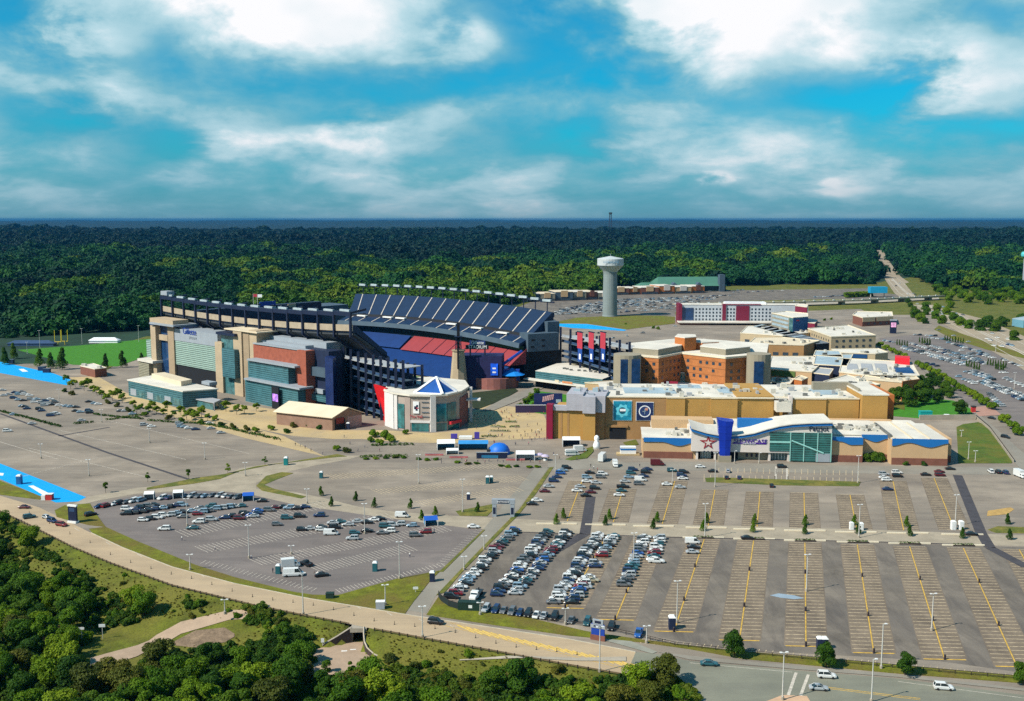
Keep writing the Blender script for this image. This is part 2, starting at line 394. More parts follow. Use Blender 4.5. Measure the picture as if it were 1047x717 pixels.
poly('inner_car_park', [(265, 499), (280, 490), (300, 484.5), (323, 478), (360, 471), (416, 468.5), (500, 473), (548, 477), (505, 525), (461, 527), (403, 523), (365, 517.5), (313, 509)], 0.025, M_asph)
poly('diagonal_lane', [(547, 478), (561, 478), (530, 521), (487, 566), (445, 610), (436, 627), (416, 624.5), (420, 619), (451, 583), (494, 541.5), (508, 525)], 0.04, M_lane)
poly('cross_road', [(300, 503), (330, 509), (365, 518), (403, 523.5), (461, 527.5), (600, 534), (760, 538), (900, 542), (1060, 548), (1060, 559), (900, 554), (680, 549), (520, 543.5), (473, 539.5), (390, 529), (300, 516), (262, 507), (235, 503), (200, 501.5), (140, 505), (105, 511), (65, 520), (90, 508), (140, 499), (200, 493), (225, 489), (245, 479), (280, 473.5), (345, 466), (370, 466), (355, 470), (318, 477), (285, 485), (262, 494), (262, 500)], 0.032, mat('cross_road_paving', (0.33, 0.275, 0.2), 0.85, 0.12, 0.15, fine=0.12))
poly('lower_car_park_aisle', [(520, 544.5), (680, 550), (900, 555), (1060, 560), (1060, 690), (960, 676), (745, 664), (560, 632), (470, 613), (458, 607)], 0.022, M_aisle)
poly('cinema_drive', [(560, 470), (600, 468), (640, 473), (700, 472), (850, 476), (1060, 478), (1060, 486), (850, 484), (690, 481), (600, 480), (560, 482)], 0.04, M_lane)
poly('entrance_plaza', [(392, 440), (440, 443), (478, 440), (480, 422), (500, 414), (525, 416), (556, 424), (566, 447), (520, 450), (470, 453), (430, 453), (395, 451), (370, 449), (340, 449), (300, 446), (250, 436), (215, 425), (190, 416), (225, 411), (290, 420), (330, 440)], 0.04, M_plaza)
poly('service_path', [(100, 385), (130, 402), (190, 420), (290, 446), (330, 466), (345, 470), (250, 448), (150, 418), (105, 404), (70, 386)], 0.05, M_plaza)
# blue painted paving
poly('blue_paving_strip', [(-60, 362), (0, 370), (55, 382), (79, 391), (68, 394), (0, 381.5), (-60, 372)], 0.045, M_blue)
poly('blue_paving_corner', [(-60, 454), (0, 474), (88, 508.5), (80, 513), (57, 514), (0, 490), (-60, 473)], 0.045, M_blue)
poly('blue_paving_terrace', [(566, 331), (600, 331.5), (641, 337.5), (638, 338.5), (585, 335.5), (566, 333)], 0.06, M_blue)
poly('white_paving_stencil', [(29, 497), (34, 496.5), (55, 507), (48, 509)], 0.06, M_white)
poly('white_paving_stencil', [(-4, 483.5), (4, 484), (3, 486.5), (-4, 486)], 0.06, M_white)
poly('white_paving_stencil', [(19, 377.5), (24, 377.3), (29, 380), (23, 380.3)], 0.06, M_white)
# grass
GZ = 0.12
for nm, pts, m in [
    ('corner_verge', [(56, 522), (66, 517), (92, 515), (97, 524), (108, 539), (90, 537), (74, 533), (58, 529)], M_grass),
    ('road_verge', [(91, 541), (108, 539), (140, 553.5), (200, 578), (240, 590.5), (300, 605.5), (320, 608.5), (345, 609), (406, 592), (451, 583.5), (440, 594), (424, 614), (414, 628), (314, 611.5), (240, 596.5), (176, 579.5), (125, 559.5), (95, 546)], M_grass),
    ('curved_verge', [(150, 499), (200, 489), (230, 485), (262, 477), (300, 472), (345, 464.5), (355, 467), (345, 467.5), (280, 475), (245, 482), (225, 490), (200, 494.5), (150, 501)], M_dryg),
    ('crescent_verge', [(262, 497), (272, 487), (288, 483), (300, 484), (283, 490.5), (270, 496), (280, 500), (313, 508), (308, 510), (268, 502)], M_dryg),
    ('lane_verge', [(531, 521), (562, 478), (566, 478), (548, 505), (530, 527), (497, 560), (470, 588), (455, 606), (446, 609), (487, 566)], M_dryg),
    ('lane_edge_grass', [(494, 542), (496, 542), (453, 585), (449, 585)], M_dryg),
    ('lawn_by_gateway', [(466, 523), (503, 516), (508, 518), (498, 528), (470, 527.5)], M_dryg),
    ('street_verge', [(436, 629), (448, 611), (470, 622), (540, 632), (600, 646), (660, 655), (745, 665), (960, 684), (1060, 693), (1060, 700), (918, 689), (760, 674), (705, 664), (655, 657), (580, 650), (500, 638.5)], M_grass),
    ('island_verge', [(721, 489), (732, 488.5), (880, 493), (878, 497.5), (800, 496.5), (722, 493)], M_dryg),
    ('tree_island', [(1010, 542), (1020, 538.5), (1060, 540), (1060, 546), (1018, 545)], M_dryg),
    ('corner_lawn', [(78, 366), (150, 344), (170, 346), (165, 362), (130, 366), (110, 378), (90, 380)], M_scrub),
    ('playing_field', [(18, 358), (82, 353.5), (155, 346.5), (168, 348), (168, 358), (120, 375), (74, 373)], M_lawn),
    ('west_verge', [(-60, 478), (0, 492), (45, 509), (40, 511), (0, 506), (-60, 488)], M_grass),
    ('grass_slope', [(978, 437), (985, 434), (1000, 432), (1008, 435), (1015, 441), (1036, 472), (1034, 474), (980, 474)], M_slope),
    ('garden_lawn', [(925, 405), (975, 410), (992, 418), (996, 428), (940, 428), (905, 425)], M_lawn),
    ('highway_verge', [(960, 333), (985, 342), (1015, 352), (1060, 366), (1060, 370), (1010, 358), (975, 347), (955, 337)], M_grass),
    ('tower_mound', [(566, 330), (590, 325), (640, 322.5), (690, 324), (690, 331), (660, 334.5), (641, 337), (600, 331)], M_grass),
    ('beer_garden_lawn', [(530, 420), (548, 400), (580, 404), (612, 408), (600, 418), (560, 424)], M_lawn),
    ('open_field', [(690, 320), (702, 314), (760, 308), (850, 306), (960, 306.5), (960, 312), (800, 311), (720, 314), (692, 324)], M_dryg),
    ('roadside_hill', [(925, 290), (960, 283), (1060, 284), (1180, 300), (1180, 372), (1060, 340), (1000, 325), (960, 315), (935, 302)], M_scrub),
    ('dark_bank', [(482, 402), (526, 397), (530, 400), (512, 410), (488, 419), (481, 416)], mat('dark_bank_grass', (.022, .034, .01), .95, .25, .2, fine=.3)),
    ('garden_bed', [(884, 392), (900, 396), (925, 405), (925, 420), (900, 412)], M_scrub)]:
    GZ += 0.006; raised(nm, pts, GZ, m)
# far car parks, highway, side road
poly('far_car_park', [(515, 320), (545, 308), (600, 302), (660, 298), (745, 297), (890, 295), (905, 300), (960, 305), (940, 309), (760, 308), (700, 315), (690, 323), (640, 322.5), (566, 330)], 0.03, M_aisle)
poly('hotel_car_park', [(640, 338), (690, 330), (825, 318), (880, 316), (890, 322), (830, 336), (700, 352), (640, 350)], 0.03, M_asph)
poly('east_car_park', [(898, 346), (940, 342), (985, 345), (1060, 366), (1170, 390), (1170, 460), (1055, 440), (985, 412), (935, 372)], 0.03, M_asph2)
HW_C = [(897, 256), (903, 270), (912, 285), (925, 298), (945, 310), (975, 326), (1010, 343), (1047, 362), (1100, 390)]
HW_W = [5, 7, 9, 14, 17, 20, 24, 28, 34]
M_hwy = mat('highway_asphalt', (0.30, 0.24, 0.165), 0.85, 0.1, 0.02)
poly('highway', [(x - w * .75, y + w * .15) for (x, y), w in zip(HW_C, HW_W)] + [(x + w, y - w * .2) for (x, y), w in zip(HW_C, HW_W)][::-1], 0.2, M_hwy)
hwl = MB()
for off in (-.45, -.05, .05, .5):
    for (x0, y0), (x1, y1), w0, w1 in zip(HW_C[2:-1], HW_C[3:], HW_W[2:], HW_W[3:]):
        pline(hwl, (x0 + w0 * off, y0 - w0 * off * .2), (x1 + w1 * off, y1 - w1 * off * .2), 1.2 if abs(off) < .1 else .7, .23)
struct('highway_lines', hwl, M_wline)
poly('gate_lane', [(546, 396), (556, 397), (530, 410), (505, 420), (490, 421), (515, 408)], .3, M_lane)
poly('side_street', [(936, 372), (950, 376), (985, 410), (1020, 440), (1047, 464), (1100, 510), (1100, 560), (1047, 484), (1036, 472), (1012, 440), (990, 416), (960, 392)], 0.15, M_lane)
poly('brick_crossing', [(993, 417), (1012, 415), (1024, 424.5), (1001, 426)], 0.17, mat('pink_pavers', (0.36, 0.2, 0.15), 0.85, 0.1, 0.4))
poly('viaduct_road', [(690, 312), (800, 310.5), (880, 308), (960, 304.5), (960, 306.5), (880, 310), (800, 313), (690, 314.5)], 0.3, M_conc)

# ------------------------------------------------------------------ painted markings (sheets just above the paving)
ROWS_C = [((827, 0), None)]
LOWER = [((620, 548.5), (578, 622)), ((664, 550), (629, 634)), ((720, 551.5), (689, 646)), ((770.5, 553), (756, 655)), ((823, 555), (824, 661)), ((876.5, 557), (893.5, 668)), ((930, 559), (966, 674.5)), ((985, 560.5), (1040, 682)), ((1042, 562), (1112, 690))]
UPPER = [((595, 492), (580, 533)), ((637, 500), (627, 534)), ((690, 492), (677, 536)), ((731, 501), (724, 538)), ((777, 503), (774, 539)), ((822, 504), (823, 540)), ((869, 506), (876, 541)), ((913, 492), (924, 542.5)), ((955, 489), (976, 542))]
LAT = (Vector(g2(1000, 600)) - Vector(g2(700, 594))).normalized()      # the direction the stall lines run
yl = MB(); cl_ = MB(); br = MB()
ROWW = {}
def stalls(rows, z=0.06, hatch=True):
    for (a, b) in rows:
        A = Vector(g2(*a)); B = Vector(g2(*b)); strip(yl, A, B, 0.36, z)
        d = B - A; n = int(d.length / 2.62)
        for k in range(n + 1):
            p = A + d * (k / n)
            strip(cl_, p - LAT * 5.6, p - LAT * 0.4, 0.34, z - 0.006); strip(cl_, p + LAT * 0.4, p + LAT * 5.6, 0.34, z - 0.006)
        if hatch:
            strip(yl, B - LAT * 5.4, B - LAT * .3, 0.6, z + .004); strip(yl, B + LAT * .3, B + LAT * 5.4, 0.6, z + .004)
        bw = [A - LAT * 5.9, A + LAT * 5.9, B + LAT * 5.9, B - LAT * 5.9]
        br.add([(*p, 0.03) for p in bw], [(0, 1, 2, 3)])
stalls(LOWER); stalls(UPPER, hatch=False)
struct('stall_paving', br, mat('stall_asphalt', (0.196, 0.15, 0.106), 0.85, 0.12, 0.1, fine=0.15)); streak(MATS['stall_asphalt'], .74, (.12, .03, 1), .3)
for p in range(60):
    x = 655 + p * 7.0; y = 655 + (x - 655) * 0.0985
    if x < 1080: pline(cl_, (x + 2.6, y - 2.5), (x, y + 3), 0.22)
for x in range(24):                                      # staff car park lines
    pass
def lot_rows(mb, a, b, n, vec, both=True, w=0.2):
    for k in range(n + 1):
        x = a[0] + (b[0] - a[0]) * k / n; y = a[1] + (b[1] - a[1]) * k / n
        pline(mb, (x - vec[0] * (1 if both else 0), y - vec[1] * (1 if both else 0)), (x + vec[0], y + vec[1]), w)
wl = MB()
for a, b, n in [((186, 546), (330, 516), 34), ((206, 562), (400, 528), 44), ((262, 575), (455, 540), 46), ((322, 582), (420, 560), 26)]:
    lot_rows(wl, a, b, n, (7, 3.2), True)
lot_rows(wl, (205, 576.5), (318, 605), 26, (6, -3.5), False); lot_rows(wl, (348, 606), (455, 579), 28, (-5, -3.2), False); lot_rows(wl, (455, 577), (494, 543), 16, (-8, -1.2), False)
for a, b, n in [((335, 488), (520, 476), 44), ((385, 503), (535, 489), 36), ((430, 515), (530, 500), 24)]:
    lot_rows(cl_, a, b, n, (6, 2.4), True, .34)
lot_rows(cl_, (720, 489), (878, 493), 24, (0, 4), True, 0.3); lot_rows(cl_, (735, 481), (878, 484), 22, (0, 2.6), True, 0.3)
for a, b in [((28, 458), (150, 488)), ((60, 440), (190, 470)), ((110, 430), (255, 464)), ((20, 488), (100, 468)), ((0, 452), (60, 470))]:
    pline(wl, a, b, 0.35)
pline(wl, (793.5, 477), (793, 492.5), 0.9); pline(wl, (804.5, 477), (805, 492.5), 0.9)
for a, b in [((814, 688), (806, 711)), ((826.5, 690), (818, 713))]: pline(wl, a, b, 0.75)
pline(yl, (831, 701), (941, 714.5), 0.3); pline(yl, (832, 702.5), (941, 716), 0.25)
pline(wl, (705, 678), (810, 687.5), 0.2); pline(wl, (918, 697), (1047, 714), 0.2)
for k in range(22):                                      # hatched median on the curving road
    x = 468 + k * 8.4; y = 640 + (x - 468) * 0.222
    pline(yl, (x, y), (x + 17, y + 7.2), 0.38)
pline(yl, (460, 637), (655, 684), 0.22); pline(yl, (455, 640), (655, 688), 0.22)
for k in range(26):                                      # worn dashes along the tan road
    t = k / 25.; x = 60 + 400 * t
    y = 529 + 0.44 * (x - 60) if x < 125 else (557.6 + 0.33 * (x - 125) if x < 200 else 582.3 + 0.205 * (x - 200))
    if k % 2: pline(wl, (x, y + 4), (x + 5, y + 7), 0.22)
hl_ = MB()
for k in range(22):
    x = 468 + k * 8.4; y = 639.5 + (x - 468) * 0.222; pline(hl_, (x, y), (x + 17, y + 7.6), 0.62, .075)
struct('hatched_median', hl_, mat('fresh_yellow_paint', (.6, .4, .1), .8, .12, .7))
struct('yellow_markings', yl, M_yline); struct('stall_lines', cl_, M_cline); struct('white_markings', wl, M_wline)
dk = MB()
for pts in [[(604, 508), (598, 546)], [(598, 546), (560, 568)], [(979, 486), (1003, 545)], [(1003, 545), (1012, 560)], [(1012, 560), (1050, 580)], [(0, 423), (110, 463)], [(110, 463), (195, 491)], [(60, 446), (112, 437)]]:
    pline(dk, pts[0], pts[1], 4.0 if pts[0][0] > 400 else 1.6, 0.075)
struct('dark_patched_strip', dk, M_dark)
poly('puddle', [(787, 609), (796, 607), (812, 609), (822, 612), (812, 613), (798, 611.5)], 0.07, M_water)
poly('orange_end_island', [(1010, 522.5), (1033, 519), (1037, 521), (1030, 526), (1009, 528)], 0.08, mat('orange_gravel', (0.4, 0.25, 0.08), 0.9, 0.15, 0.5))
poly('peach_kerb_island', [(772, 722), (800, 711), (825, 712), (830, 720), (800, 730)], 0.1, mat('peach_concrete', (0.5, 0.32, 0.2), 0.85, 0.08, 0.3))
raised('corner_sidewalk', [(640, 690), (672, 695), (700, 702), (722, 716), (735, 735), (729, 740), (716, 717), (697, 704), (668, 697), (634, 692)], 0.14, M_conc)
poly('street_path', [(436, 631), (470, 624.5), (540, 637), (600, 646), (640, 654), (672, 667), (667, 669), (632, 659), (596, 650), (540, 641), (470, 628)], 0.15, mat('path_asphalt', (0.24, 0.235, 0.19), 0.85, 0.1, 0.2))
poly('street_sidewalk', [(672, 667), (705, 671), (810, 681), (918, 690), (1060, 706), (1060, 708.5), (918, 693), (810, 684.5), (705, 675)], 0.15, M_lane)
# kerbs along the curving road
kb = MB()
for a, b in zip(ROAD_UP[3:-1], ROAD_UP[4:]):
    A, B = at(*a), at(*b); d = (B - A).normalized(); kb.box(((A.x + B.x) / 2, (A.y + B.y) / 2, 0.09), ((B - A).length, 0.35, 0.16), math.atan2(d.y, d.x))
struct('road_kerb', kb, M_kerb)
kb = MB()
for a, b in [((520, 544), (680, 549.5)), ((680, 549.5), (900, 554.5)), ((900, 554.5), (1002, 557.5))]:
    A, B = at(*a), at(*b); d = (B - A).normalized(); kb.box(((A.x + B.x) / 2, (A.y + B.y) / 2, 0.09), ((B - A).length, 0.5, 0.2), math.atan2(d.y, d.x))
struct('lot_kerb', kb, M_dark)

# ------------------------------------------------------------------ the air
hb_ = MB(); hb_.box((0, 21500, (CAMH + 13 - 9) / 2), (66000, 48500, CAMH + 13 + 9))
hz_o = hb_.build('haze'); hz_o['kind'] = 'stuff'; hz_o['label'] = 'thin blue haze over the whole landscape'
hm_ = bpy.data.materials.new('haze_air'); hm_.use_nodes = True; hn = hm_.node_tree; hn.nodes.remove(hn.nodes['Principled BSDF'])
pv_ = hn.nodes.new('ShaderNodeVolumePrincipled'); pv_.inputs['Color'].default_value = (0.02, 0.19, 0.44, 1); pv_.inputs['Density'].default_value = 0.000032; pv_.inputs['Anisotropy'].default_value = 0.0
hn.links.new(pv_.outputs[0], hn.nodes['Material Output'].inputs['Volume']); hz_o.data.materials.append(hm_)
# ------------------------------------------------------------------ the stadium
M_navy = mat('navy_steel', (0.006, 0.012, 0.038), 0.5, 0.12, 0.3, spec=0.4)
M_navy2 = mat('dark_navy_panel', (0.012, 0.02, 0.05), 0.6, 0.1, 0.3)
M_seat = mat('navy_seats', (0.006, 0.024, 0.066), 0.6, 0.12, 0.2, bands=(0.55, 0.55, 0.4))
M_seatb = mat('blue_seats', (0.005, 0.034, 0.15), 0.6, 0.12, 0.2, bands=(0.4, 0.6, 0.4))
M_seatr = mat('red_seats', (0.27, 0.04, 0.045), 0.6, 0.08, 0.2, bands=(0.6, 0.85, 0.4))
M_aisl = mat('aisle_steps', (0.42, 0.38, 0.33), 0.8, 0.1, 0.5)
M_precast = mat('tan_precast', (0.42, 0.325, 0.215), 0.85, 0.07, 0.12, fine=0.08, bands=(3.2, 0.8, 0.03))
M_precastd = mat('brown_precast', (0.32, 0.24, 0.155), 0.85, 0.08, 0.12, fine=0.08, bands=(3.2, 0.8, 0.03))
M_brick = mat('red_brick', (0.30, 0.085, 0.05), 0.9, 0.12, 0.35, fine=0.12)
M_glassb = mat('dark_blue_glass', (0.012, 0.045, 0.12), 0.12, 0.25, 0.25, spec=0.7)
M_glasst = mat('teal_glass', (0.05, 0.14, 0.15), 0.12, 0.35, 0.3, spec=0.7)
M_louvre = mat('pale_green_louvres', (0.30, 0.42, 0.36), 0.4, 0.08, 0.2, bands=(1.35, 0.32, 0.42))
M_tealpan = mat('teal_panel', (0.035, 0.095, 0.11), 0.35, 0.3, 0.2, bands=(1.3, 1.9, 0.35))
M_pale = mat('pale_grey_panel', (0.27, 0.30, 0.33), 0.6, 0.05, 0.2)
M_slate = mat('slate_wall', (0.055, 0.085, 0.115), 0.8, 0.1, 0.15)
M_fascia = mat('tan_fascia', (0.35, 0.285, 0.205), 0.8, 0.1, 0.2)
M_soffit = mat('dark_soffit', (0.045, 0.05, 0.055), 0.8, 0.15, 0.2)
M_roofw = mat('white_roof', (0.66, 0.61, 0.52), 0.8, 0.06, 0.06, fine=0.08, col2=(0.54, 0.5, 0.43), c2scale=0.05)
M_rooft = mat('cream_roof', (0.62, 0.52, 0.37), 0.8, 0.06, 0.1, fine=0.08)
M_roofg = mat('grey_roof', (0.33, 0.34, 0.35), 0.8, 0.06, 0.1, fine=0.1)
M_lamp = mat('lamp_housing', (0.36, 0.42, 0.44), 0.4, 0.15, 0.4)
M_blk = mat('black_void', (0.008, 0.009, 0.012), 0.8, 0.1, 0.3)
M_steelb = mat('steel_blue_panel', (0.03, 0.062, 0.13), 0.5, 0.12, 0.3)
M_bright = mat('bright_blue_letters', (0.01, 0.045, 0.28), 0.5, 0.05, 0.3)
M_letw = mat('white_letters', (0.8, 0.8, 0.8), 0.5, 0.03, 0.5)

O0 = Vector((*g2(345, 425), 0)); O1 = Vector((*g2(158, 386), 0))
SU = (O1 - O0).normalized(); SV = Vector((-SU.y, SU.x, 0))
if SV.y < 0: SV = -SV
def sp(s, v, z=0.0): q = O0 + SU * s + SV * v; return Vector((q.x, q.y, z))
stad = thing('stadium', 'huge football stadium with two navy seating decks, tan towers and red club seats', 'stadium', sp(120, 100))

def skew(s, v): return 8 + (s - 8) * (0.905 + 0.095 * min(1, max(0, (v - 180) / 25)))
def sweep(fn_profile, svals):
    "loft of a cross-section [(v, z) ...] given for each s"
    mb = MB(); prof = [[sp(s if v < 100 else 8 + (s - 8) * (0.905 + 0.095 * min(1, max(0, (v - 180) / 25))), v, z) for v, z in fn_profile(s)] for s in svals]; n = len(prof[0])
    for p in prof: mb.v += [tuple(q) for q in p]
    for i in range(len(prof) - 1):
        for k in range(n):
            a = i * n + k; b = i * n + (k + 1) % n
            mb.f.append((a, b, b + n, a + n))
    mb.f.append(tuple(range(n))[::-1]); mb.f.append(tuple((len(prof) - 1) * n + k for k in range(n)))
    return mb
SR = [8 + (238 - 8) * i / 20 for i in range(21)]
def bow(s): t = (s - 123) / 115.; return 9 * (1 - t * t)
def zr(s): t = (s - 123) / 115.; return 2.2 * (1 - t * t) + (0.011 * (s - 123))
# far-side stand (seats face us)
up = lambda s: [(180 + bow(s), 33 + zr(s)), (203 + bow(s), 48 + zr(s)), (206 + bow(s), 48 + zr(s)), (206 + bow(s), 45 + zr(s)), (181 + bow(s), 31 + zr(s))]
deck = sweep(up, SR).build('upper_deck', M_seat, stad)
lo = lambda s: [(168 + bow(s), 28.2 + zr(s)), (179 + bow(s), 32 + zr(s)), (179 + bow(s), 30 + zr(s)), (168 + bow(s), 26.4 + zr(s))]
deck2 = sweep(lo, SR).build('front_deck', M_seat, stad)
fas = lambda s: [(178.6 + bow(s), 32.0 + zr(s)), (180.2 + bow(s), 33.4 + zr(s)), (181 + bow(s), 33 + zr(s)), (181 + bow(s), 30 + zr(s))]
sweep(lambda s: [(166.8 + bow(s), 25.2 + zr(s)), (167.8 + bow(s), 28.7 + zr(s)), (168.4 + bow(s), 28.4 + zr(s)), (168.4 + bow(s), 25 + zr(s))], SR).build('deck_fascia', M_slate, stad)
sweep(lambda s: [(177.5 + bow(s), 31.6 + zr(s)), (178.5 + bow(s), 33.6 + zr(s)), (179.5 + bow(s), 33.6 + zr(s)), (179.5 + bow(s), 31 + zr(s))], SR).build('deck_rail', M_blk, stad)
sweep(lambda s: [(172 + bow(s), 16 + zr(s)), (172 + bow(s), 26 + zr(s)), (176 + bow(s), 26 + zr(s)), (176 + bow(s), 16 + zr(s))], SR).build('suite_glazing', mat('suite_glass', (0.01, 0.016, 0.025), 0.2, 0.3, 0.3, spec=0.6, bands=(4.2, 3.0, 0.1)), stad)
sweep(lambda s: [(176 + bow(s), 0), (176 + bow(s), 31 + zr(s)), (205 + bow(s), 45 + zr(s)), (205 + bow(s), 0)], SR).build('rear_wall', M_navy2, stad)
SRED = [6 + (146 - 6) * i / 10 for i in range(11)]
sweep(lambda s: [(156 + bow(s), 12.5), (174 + bow(s), 23), (174 + bow(s), 12)], SRED).build('club_seats', M_seatr, stad)
SB = [150 + (238 - 150) * i / 8 for i in range(9)]
sweep(lambda s: [(158 + bow(s), 13), (174 + bow(s), 23), (174 + bow(s), 12)], SB).build('club_seats', M_seatb, stad)
sweep(lambda s: [(132 + bow(s) * .5, 1), (158 + bow(s), 12), (158 + bow(s), 0)], SR).build('lower_bowl', M_seatb, stad)
for k in range(14):                                     # aisles of the far-side stand
    s = 14 + k * 16.4
    a = MB(); z = zr(s); b = bow(s)
    i_ = skew(s, 180 + b); o_ = skew(s, 203 + b); A, B = sp(i_, 180.2 + b, 33.35 + z), sp(o_, 202.6 + b, 47.95 + z); C = sp(o_ + 1.0, 202.6 + b, 47.95 + z); D = sp(i_ + 1.0, 180.2 + b, 33.35 + z)
    up_ = Vector((0, 0, 0.18))
    a.add([A, D, C, B, A + up_, D + up_, C + up_, B + up_], [(0, 1, 2, 3), (4, 7, 6, 5), (0, 4, 5, 1), (1, 5, 6, 2), (2, 6, 7, 3), (3, 7, 4, 0)])
    a.build('aisle', M_aisl, deck)
    a = MB(); i_ = skew(s, 175) + 2; A, B = sp(i_, 168.2 + b, 28.4 + z), sp(i_, 178.4 + b, 31.9 + z); C = sp(i_ + 1, 178.4 + b, 31.9 + z); D = sp(i_ + 1, 168.2 + b, 28.4 + z)
    a.add([A, D, C, B, A + up_, D + up_, C + up_, B + up_], [(0, 1, 2, 3), (4, 7, 6, 5), (0, 4, 5, 1), (1, 5, 6, 2), (2, 6, 7, 3), (3, 7, 4, 0)])
    a.build('aisle', M_aisl, deck2)
    if k in (1, 3, 5, 9, 10, 12):
        a = MB(); q = sp(skew(s + 8, 176), 176.5 + b, 32.2 + z); a.box(q, (11, 3, 1.0), math.atan2(SU.y, SU.x)); a.build('entry_portal', M_white, deck2)
for k in range(8):
    s = 10 + k * 16; a = MB(); b = bow(s); s = skew(s, 165); A, B = sp(s, 156 + b, 12.75), sp(s, 174 + b, 23.2)
    a.tube(A, B, 0.22, 4).build('aisle', M_navy, stad)
for k in range(17):                                     # light banks on the far-side rim
    s = 16 + k * 13.4; z = 48 + zr(s); q = sp(s, 206 + bow(s), z); a = MB()
    a.tube(q - Vector((0, 0, 4)), q + Vector((0, 0, 8.2)), 0.4, 5); a.box(q + Vector((0, 0, 7.0)), (13.2, 1.0, 1.0), math.atan2(SU.y, SU.x))
    lb = a.build('light_mast', M_navy, stad)
    a = MB(); a.box(q + Vector((0, 0, 8.1)) - SV * .6, (8, 1.2, 1.7), math.atan2(SU.y, SU.x)); a.build('lamp_bank', M_lamp, lb)
# near-side stand, seen from outside
SL = [-1 + 223 * i / 18 for i in range(19)]
def zl(s): return -0.4 + 2.6 * ((s - 110) / 110.) ** 2 - 0.007 * (s - 110)
sweep(lambda s: [(12, 49.5 + zl(s)), (14, 49.5 + zl(s)), (38, 31 + zl(s)), (38, 28.5 + zl(s)), (14, 45 + zl(s)), (12, 45.2 + zl(s))], SL).build('upper_deck', M_seat, stad)
sweep(lambda s: [(11.2, 46.2 + zl(s)), (11.2, 50.0 + zl(s)), (12.0, 50.0 + zl(s)), (12.0, 46.2 + zl(s))], SL).build('deck_fascia', M_fascia, stad)
sweep(lambda s: [(12.5, 43.7 + zl(s)), (12.5, 45.2 + zl(s)), (38, 28.4 + zl(s)), (38, 27 + zl(s))], SL).build('deck_soffit', M_soffit, stad)
sweep(lambda s: [(28, 0), (28, 35 + zl(s)), (40, 28 + zl(s)), (40, 0)], SL).build('rear_wall', M_navy2, stad)
sweep(lambda s: [(72, 1), (44, 12), (40, 14), (40, 0), (72, 0)], [max(12, q) for q in SL[1:]]).build('lower_bowl', M_seatb, stad)
NB = 15
for k in range(NB):
    s = -0.5 + k * 15.85; z = zl(s)
    a = MB(); rz = math.atan2(SU.y, SU.x)
    P = [sp(s, 30, 29 + z), sp(s, 10.6, 43 + z), sp(s, 10.6, 57 + z), sp(s, 22, 58.5 + z)]
    for p, q in zip(P[:-1], P[1:]):
        d = (q - p); m = (p + q) / 2; dn = d.normalized(); side = SU
        M = Matrix((dn, side, dn.cross(side))).transposed(); a.box(m, (d.length + .6, 1.2, 1.3), rot=M)
    br_ = a.build('roof_bracket', M_navy, stad)
    if k < NB - 1:
        a = MB(); a.box(sp(s + 7.9, 11, 56.6 + zl(s + 7.9)), (15.7, 1.8, 2.4), rz); a.box(sp(s + 7.9, 17, 56.4 + zl(s + 7.9)), (15.7, 11, .35), rz)
        a.build('light_truss', M_navy, stad)
        a = MB(); a.box(sp(s + 7.9, 13, 58.4 + zl(s + 7.9)), (9, 1.4, 1.2), rz); a.build('lamp_bank', M_lamp, br_)
a = MB(); a.box(sp(218, 14, 61), (9, 6, 3), math.atan2(SU.y, SU.x)); a.build('camera_booth', M_pale, stad)
# pitch and far end
a = MB(); a.prism([tuple(sp(s, v).xy) for s, v in ((14, 74), (236, 74), (236, 132), (14, 132))], 0.0, 0.5); a.build('pitch', M_lawn, stad)
a = MB(); a.prism([tuple(sp(s, v).xy) for s, v in ((240, 30), (262, 30), (262, 190), (240, 190))], 0, 22); a.build('end_stand', M_seatb, stad)
sb = MB(); sb.prism([tuple(sp(s, v).xy) for s, v in ((255, 60), (262, 60), (262, 180), (255, 180))], 22, 43); sbo = sb.build('scoreboard', M_navy, stad)
WS = Wall(sp(254.8, 60), sp(254.8, 180))
a = MB(); p = WS.hit(271, 308); a.slab(WS, WS.hit(265, 308)[0], WS.hit(281, 308)[0], WS.hit(270, 313)[1], WS.hit(270, 308.5)[1], 0.2, 1.2); a.build('sign_board', M_bright, sbo)
text('sign_letters', 'STADIUM', WS, WS.hit(277, 316)[0], WS.hit(277, 315.2)[1], 4.2, M_letw, sbo, off=1.6, squash=1.1)
a = MB(); a.slab(WS, WS.hit(294, 312)[0], WS.hit(302, 312)[0], 40, WS.hit(298, 311)[1], -8, 1); a.build('lift_tower', M_fascia, stad)
a = MB(); q = sp(262, 150, 0); a.prism([tuple(sp(s, v).xy) for s, v in ((262, 150), (290, 150), (290, 215), (262, 215))], 0, 38); a.build('end_building', M_slate, stad)
# ---- clubhouse facade along the near side
FW = Wall(O0, O1)
def fbox(name, px0, py_top, px1, py_bot, off0, off1, m, parent=stad, zb=None, zt=None):
    pm = (px0 + px1) / 2
    s0 = FW.hit(px0, py_top, off1)[0]; s1 = FW.hit(px1, py_top, off1)[0]
    z1 = FW.hit(pm, py_top, off1)[1] if zt is None else zt; z0 = (FW.hit(pm, py_bot, off1)[1] if zb is None else zb)
    a = MB(); a.slab(FW, min(s0, s1), max(s0, s1), max(0, z0), z1, off0, off1); return a.build(name, m, parent)
main = fbox('club_block', 172, 344, 312, 400, -26, -3, M_pale, zb=0)
fbox('roof_parapet', 172, 338.5, 222, 353, -3.5, 0.6, M_pale, main, zb=30)
lv = fbox('louvre_wall', 174.5, 348, 221, 380, -3, 0.2, M_louvre, zb=13)
fbox('shaded_lobby', 176, 380, 221, 400, -3, -0.5, M_blk, zb=0, zt=12.6)
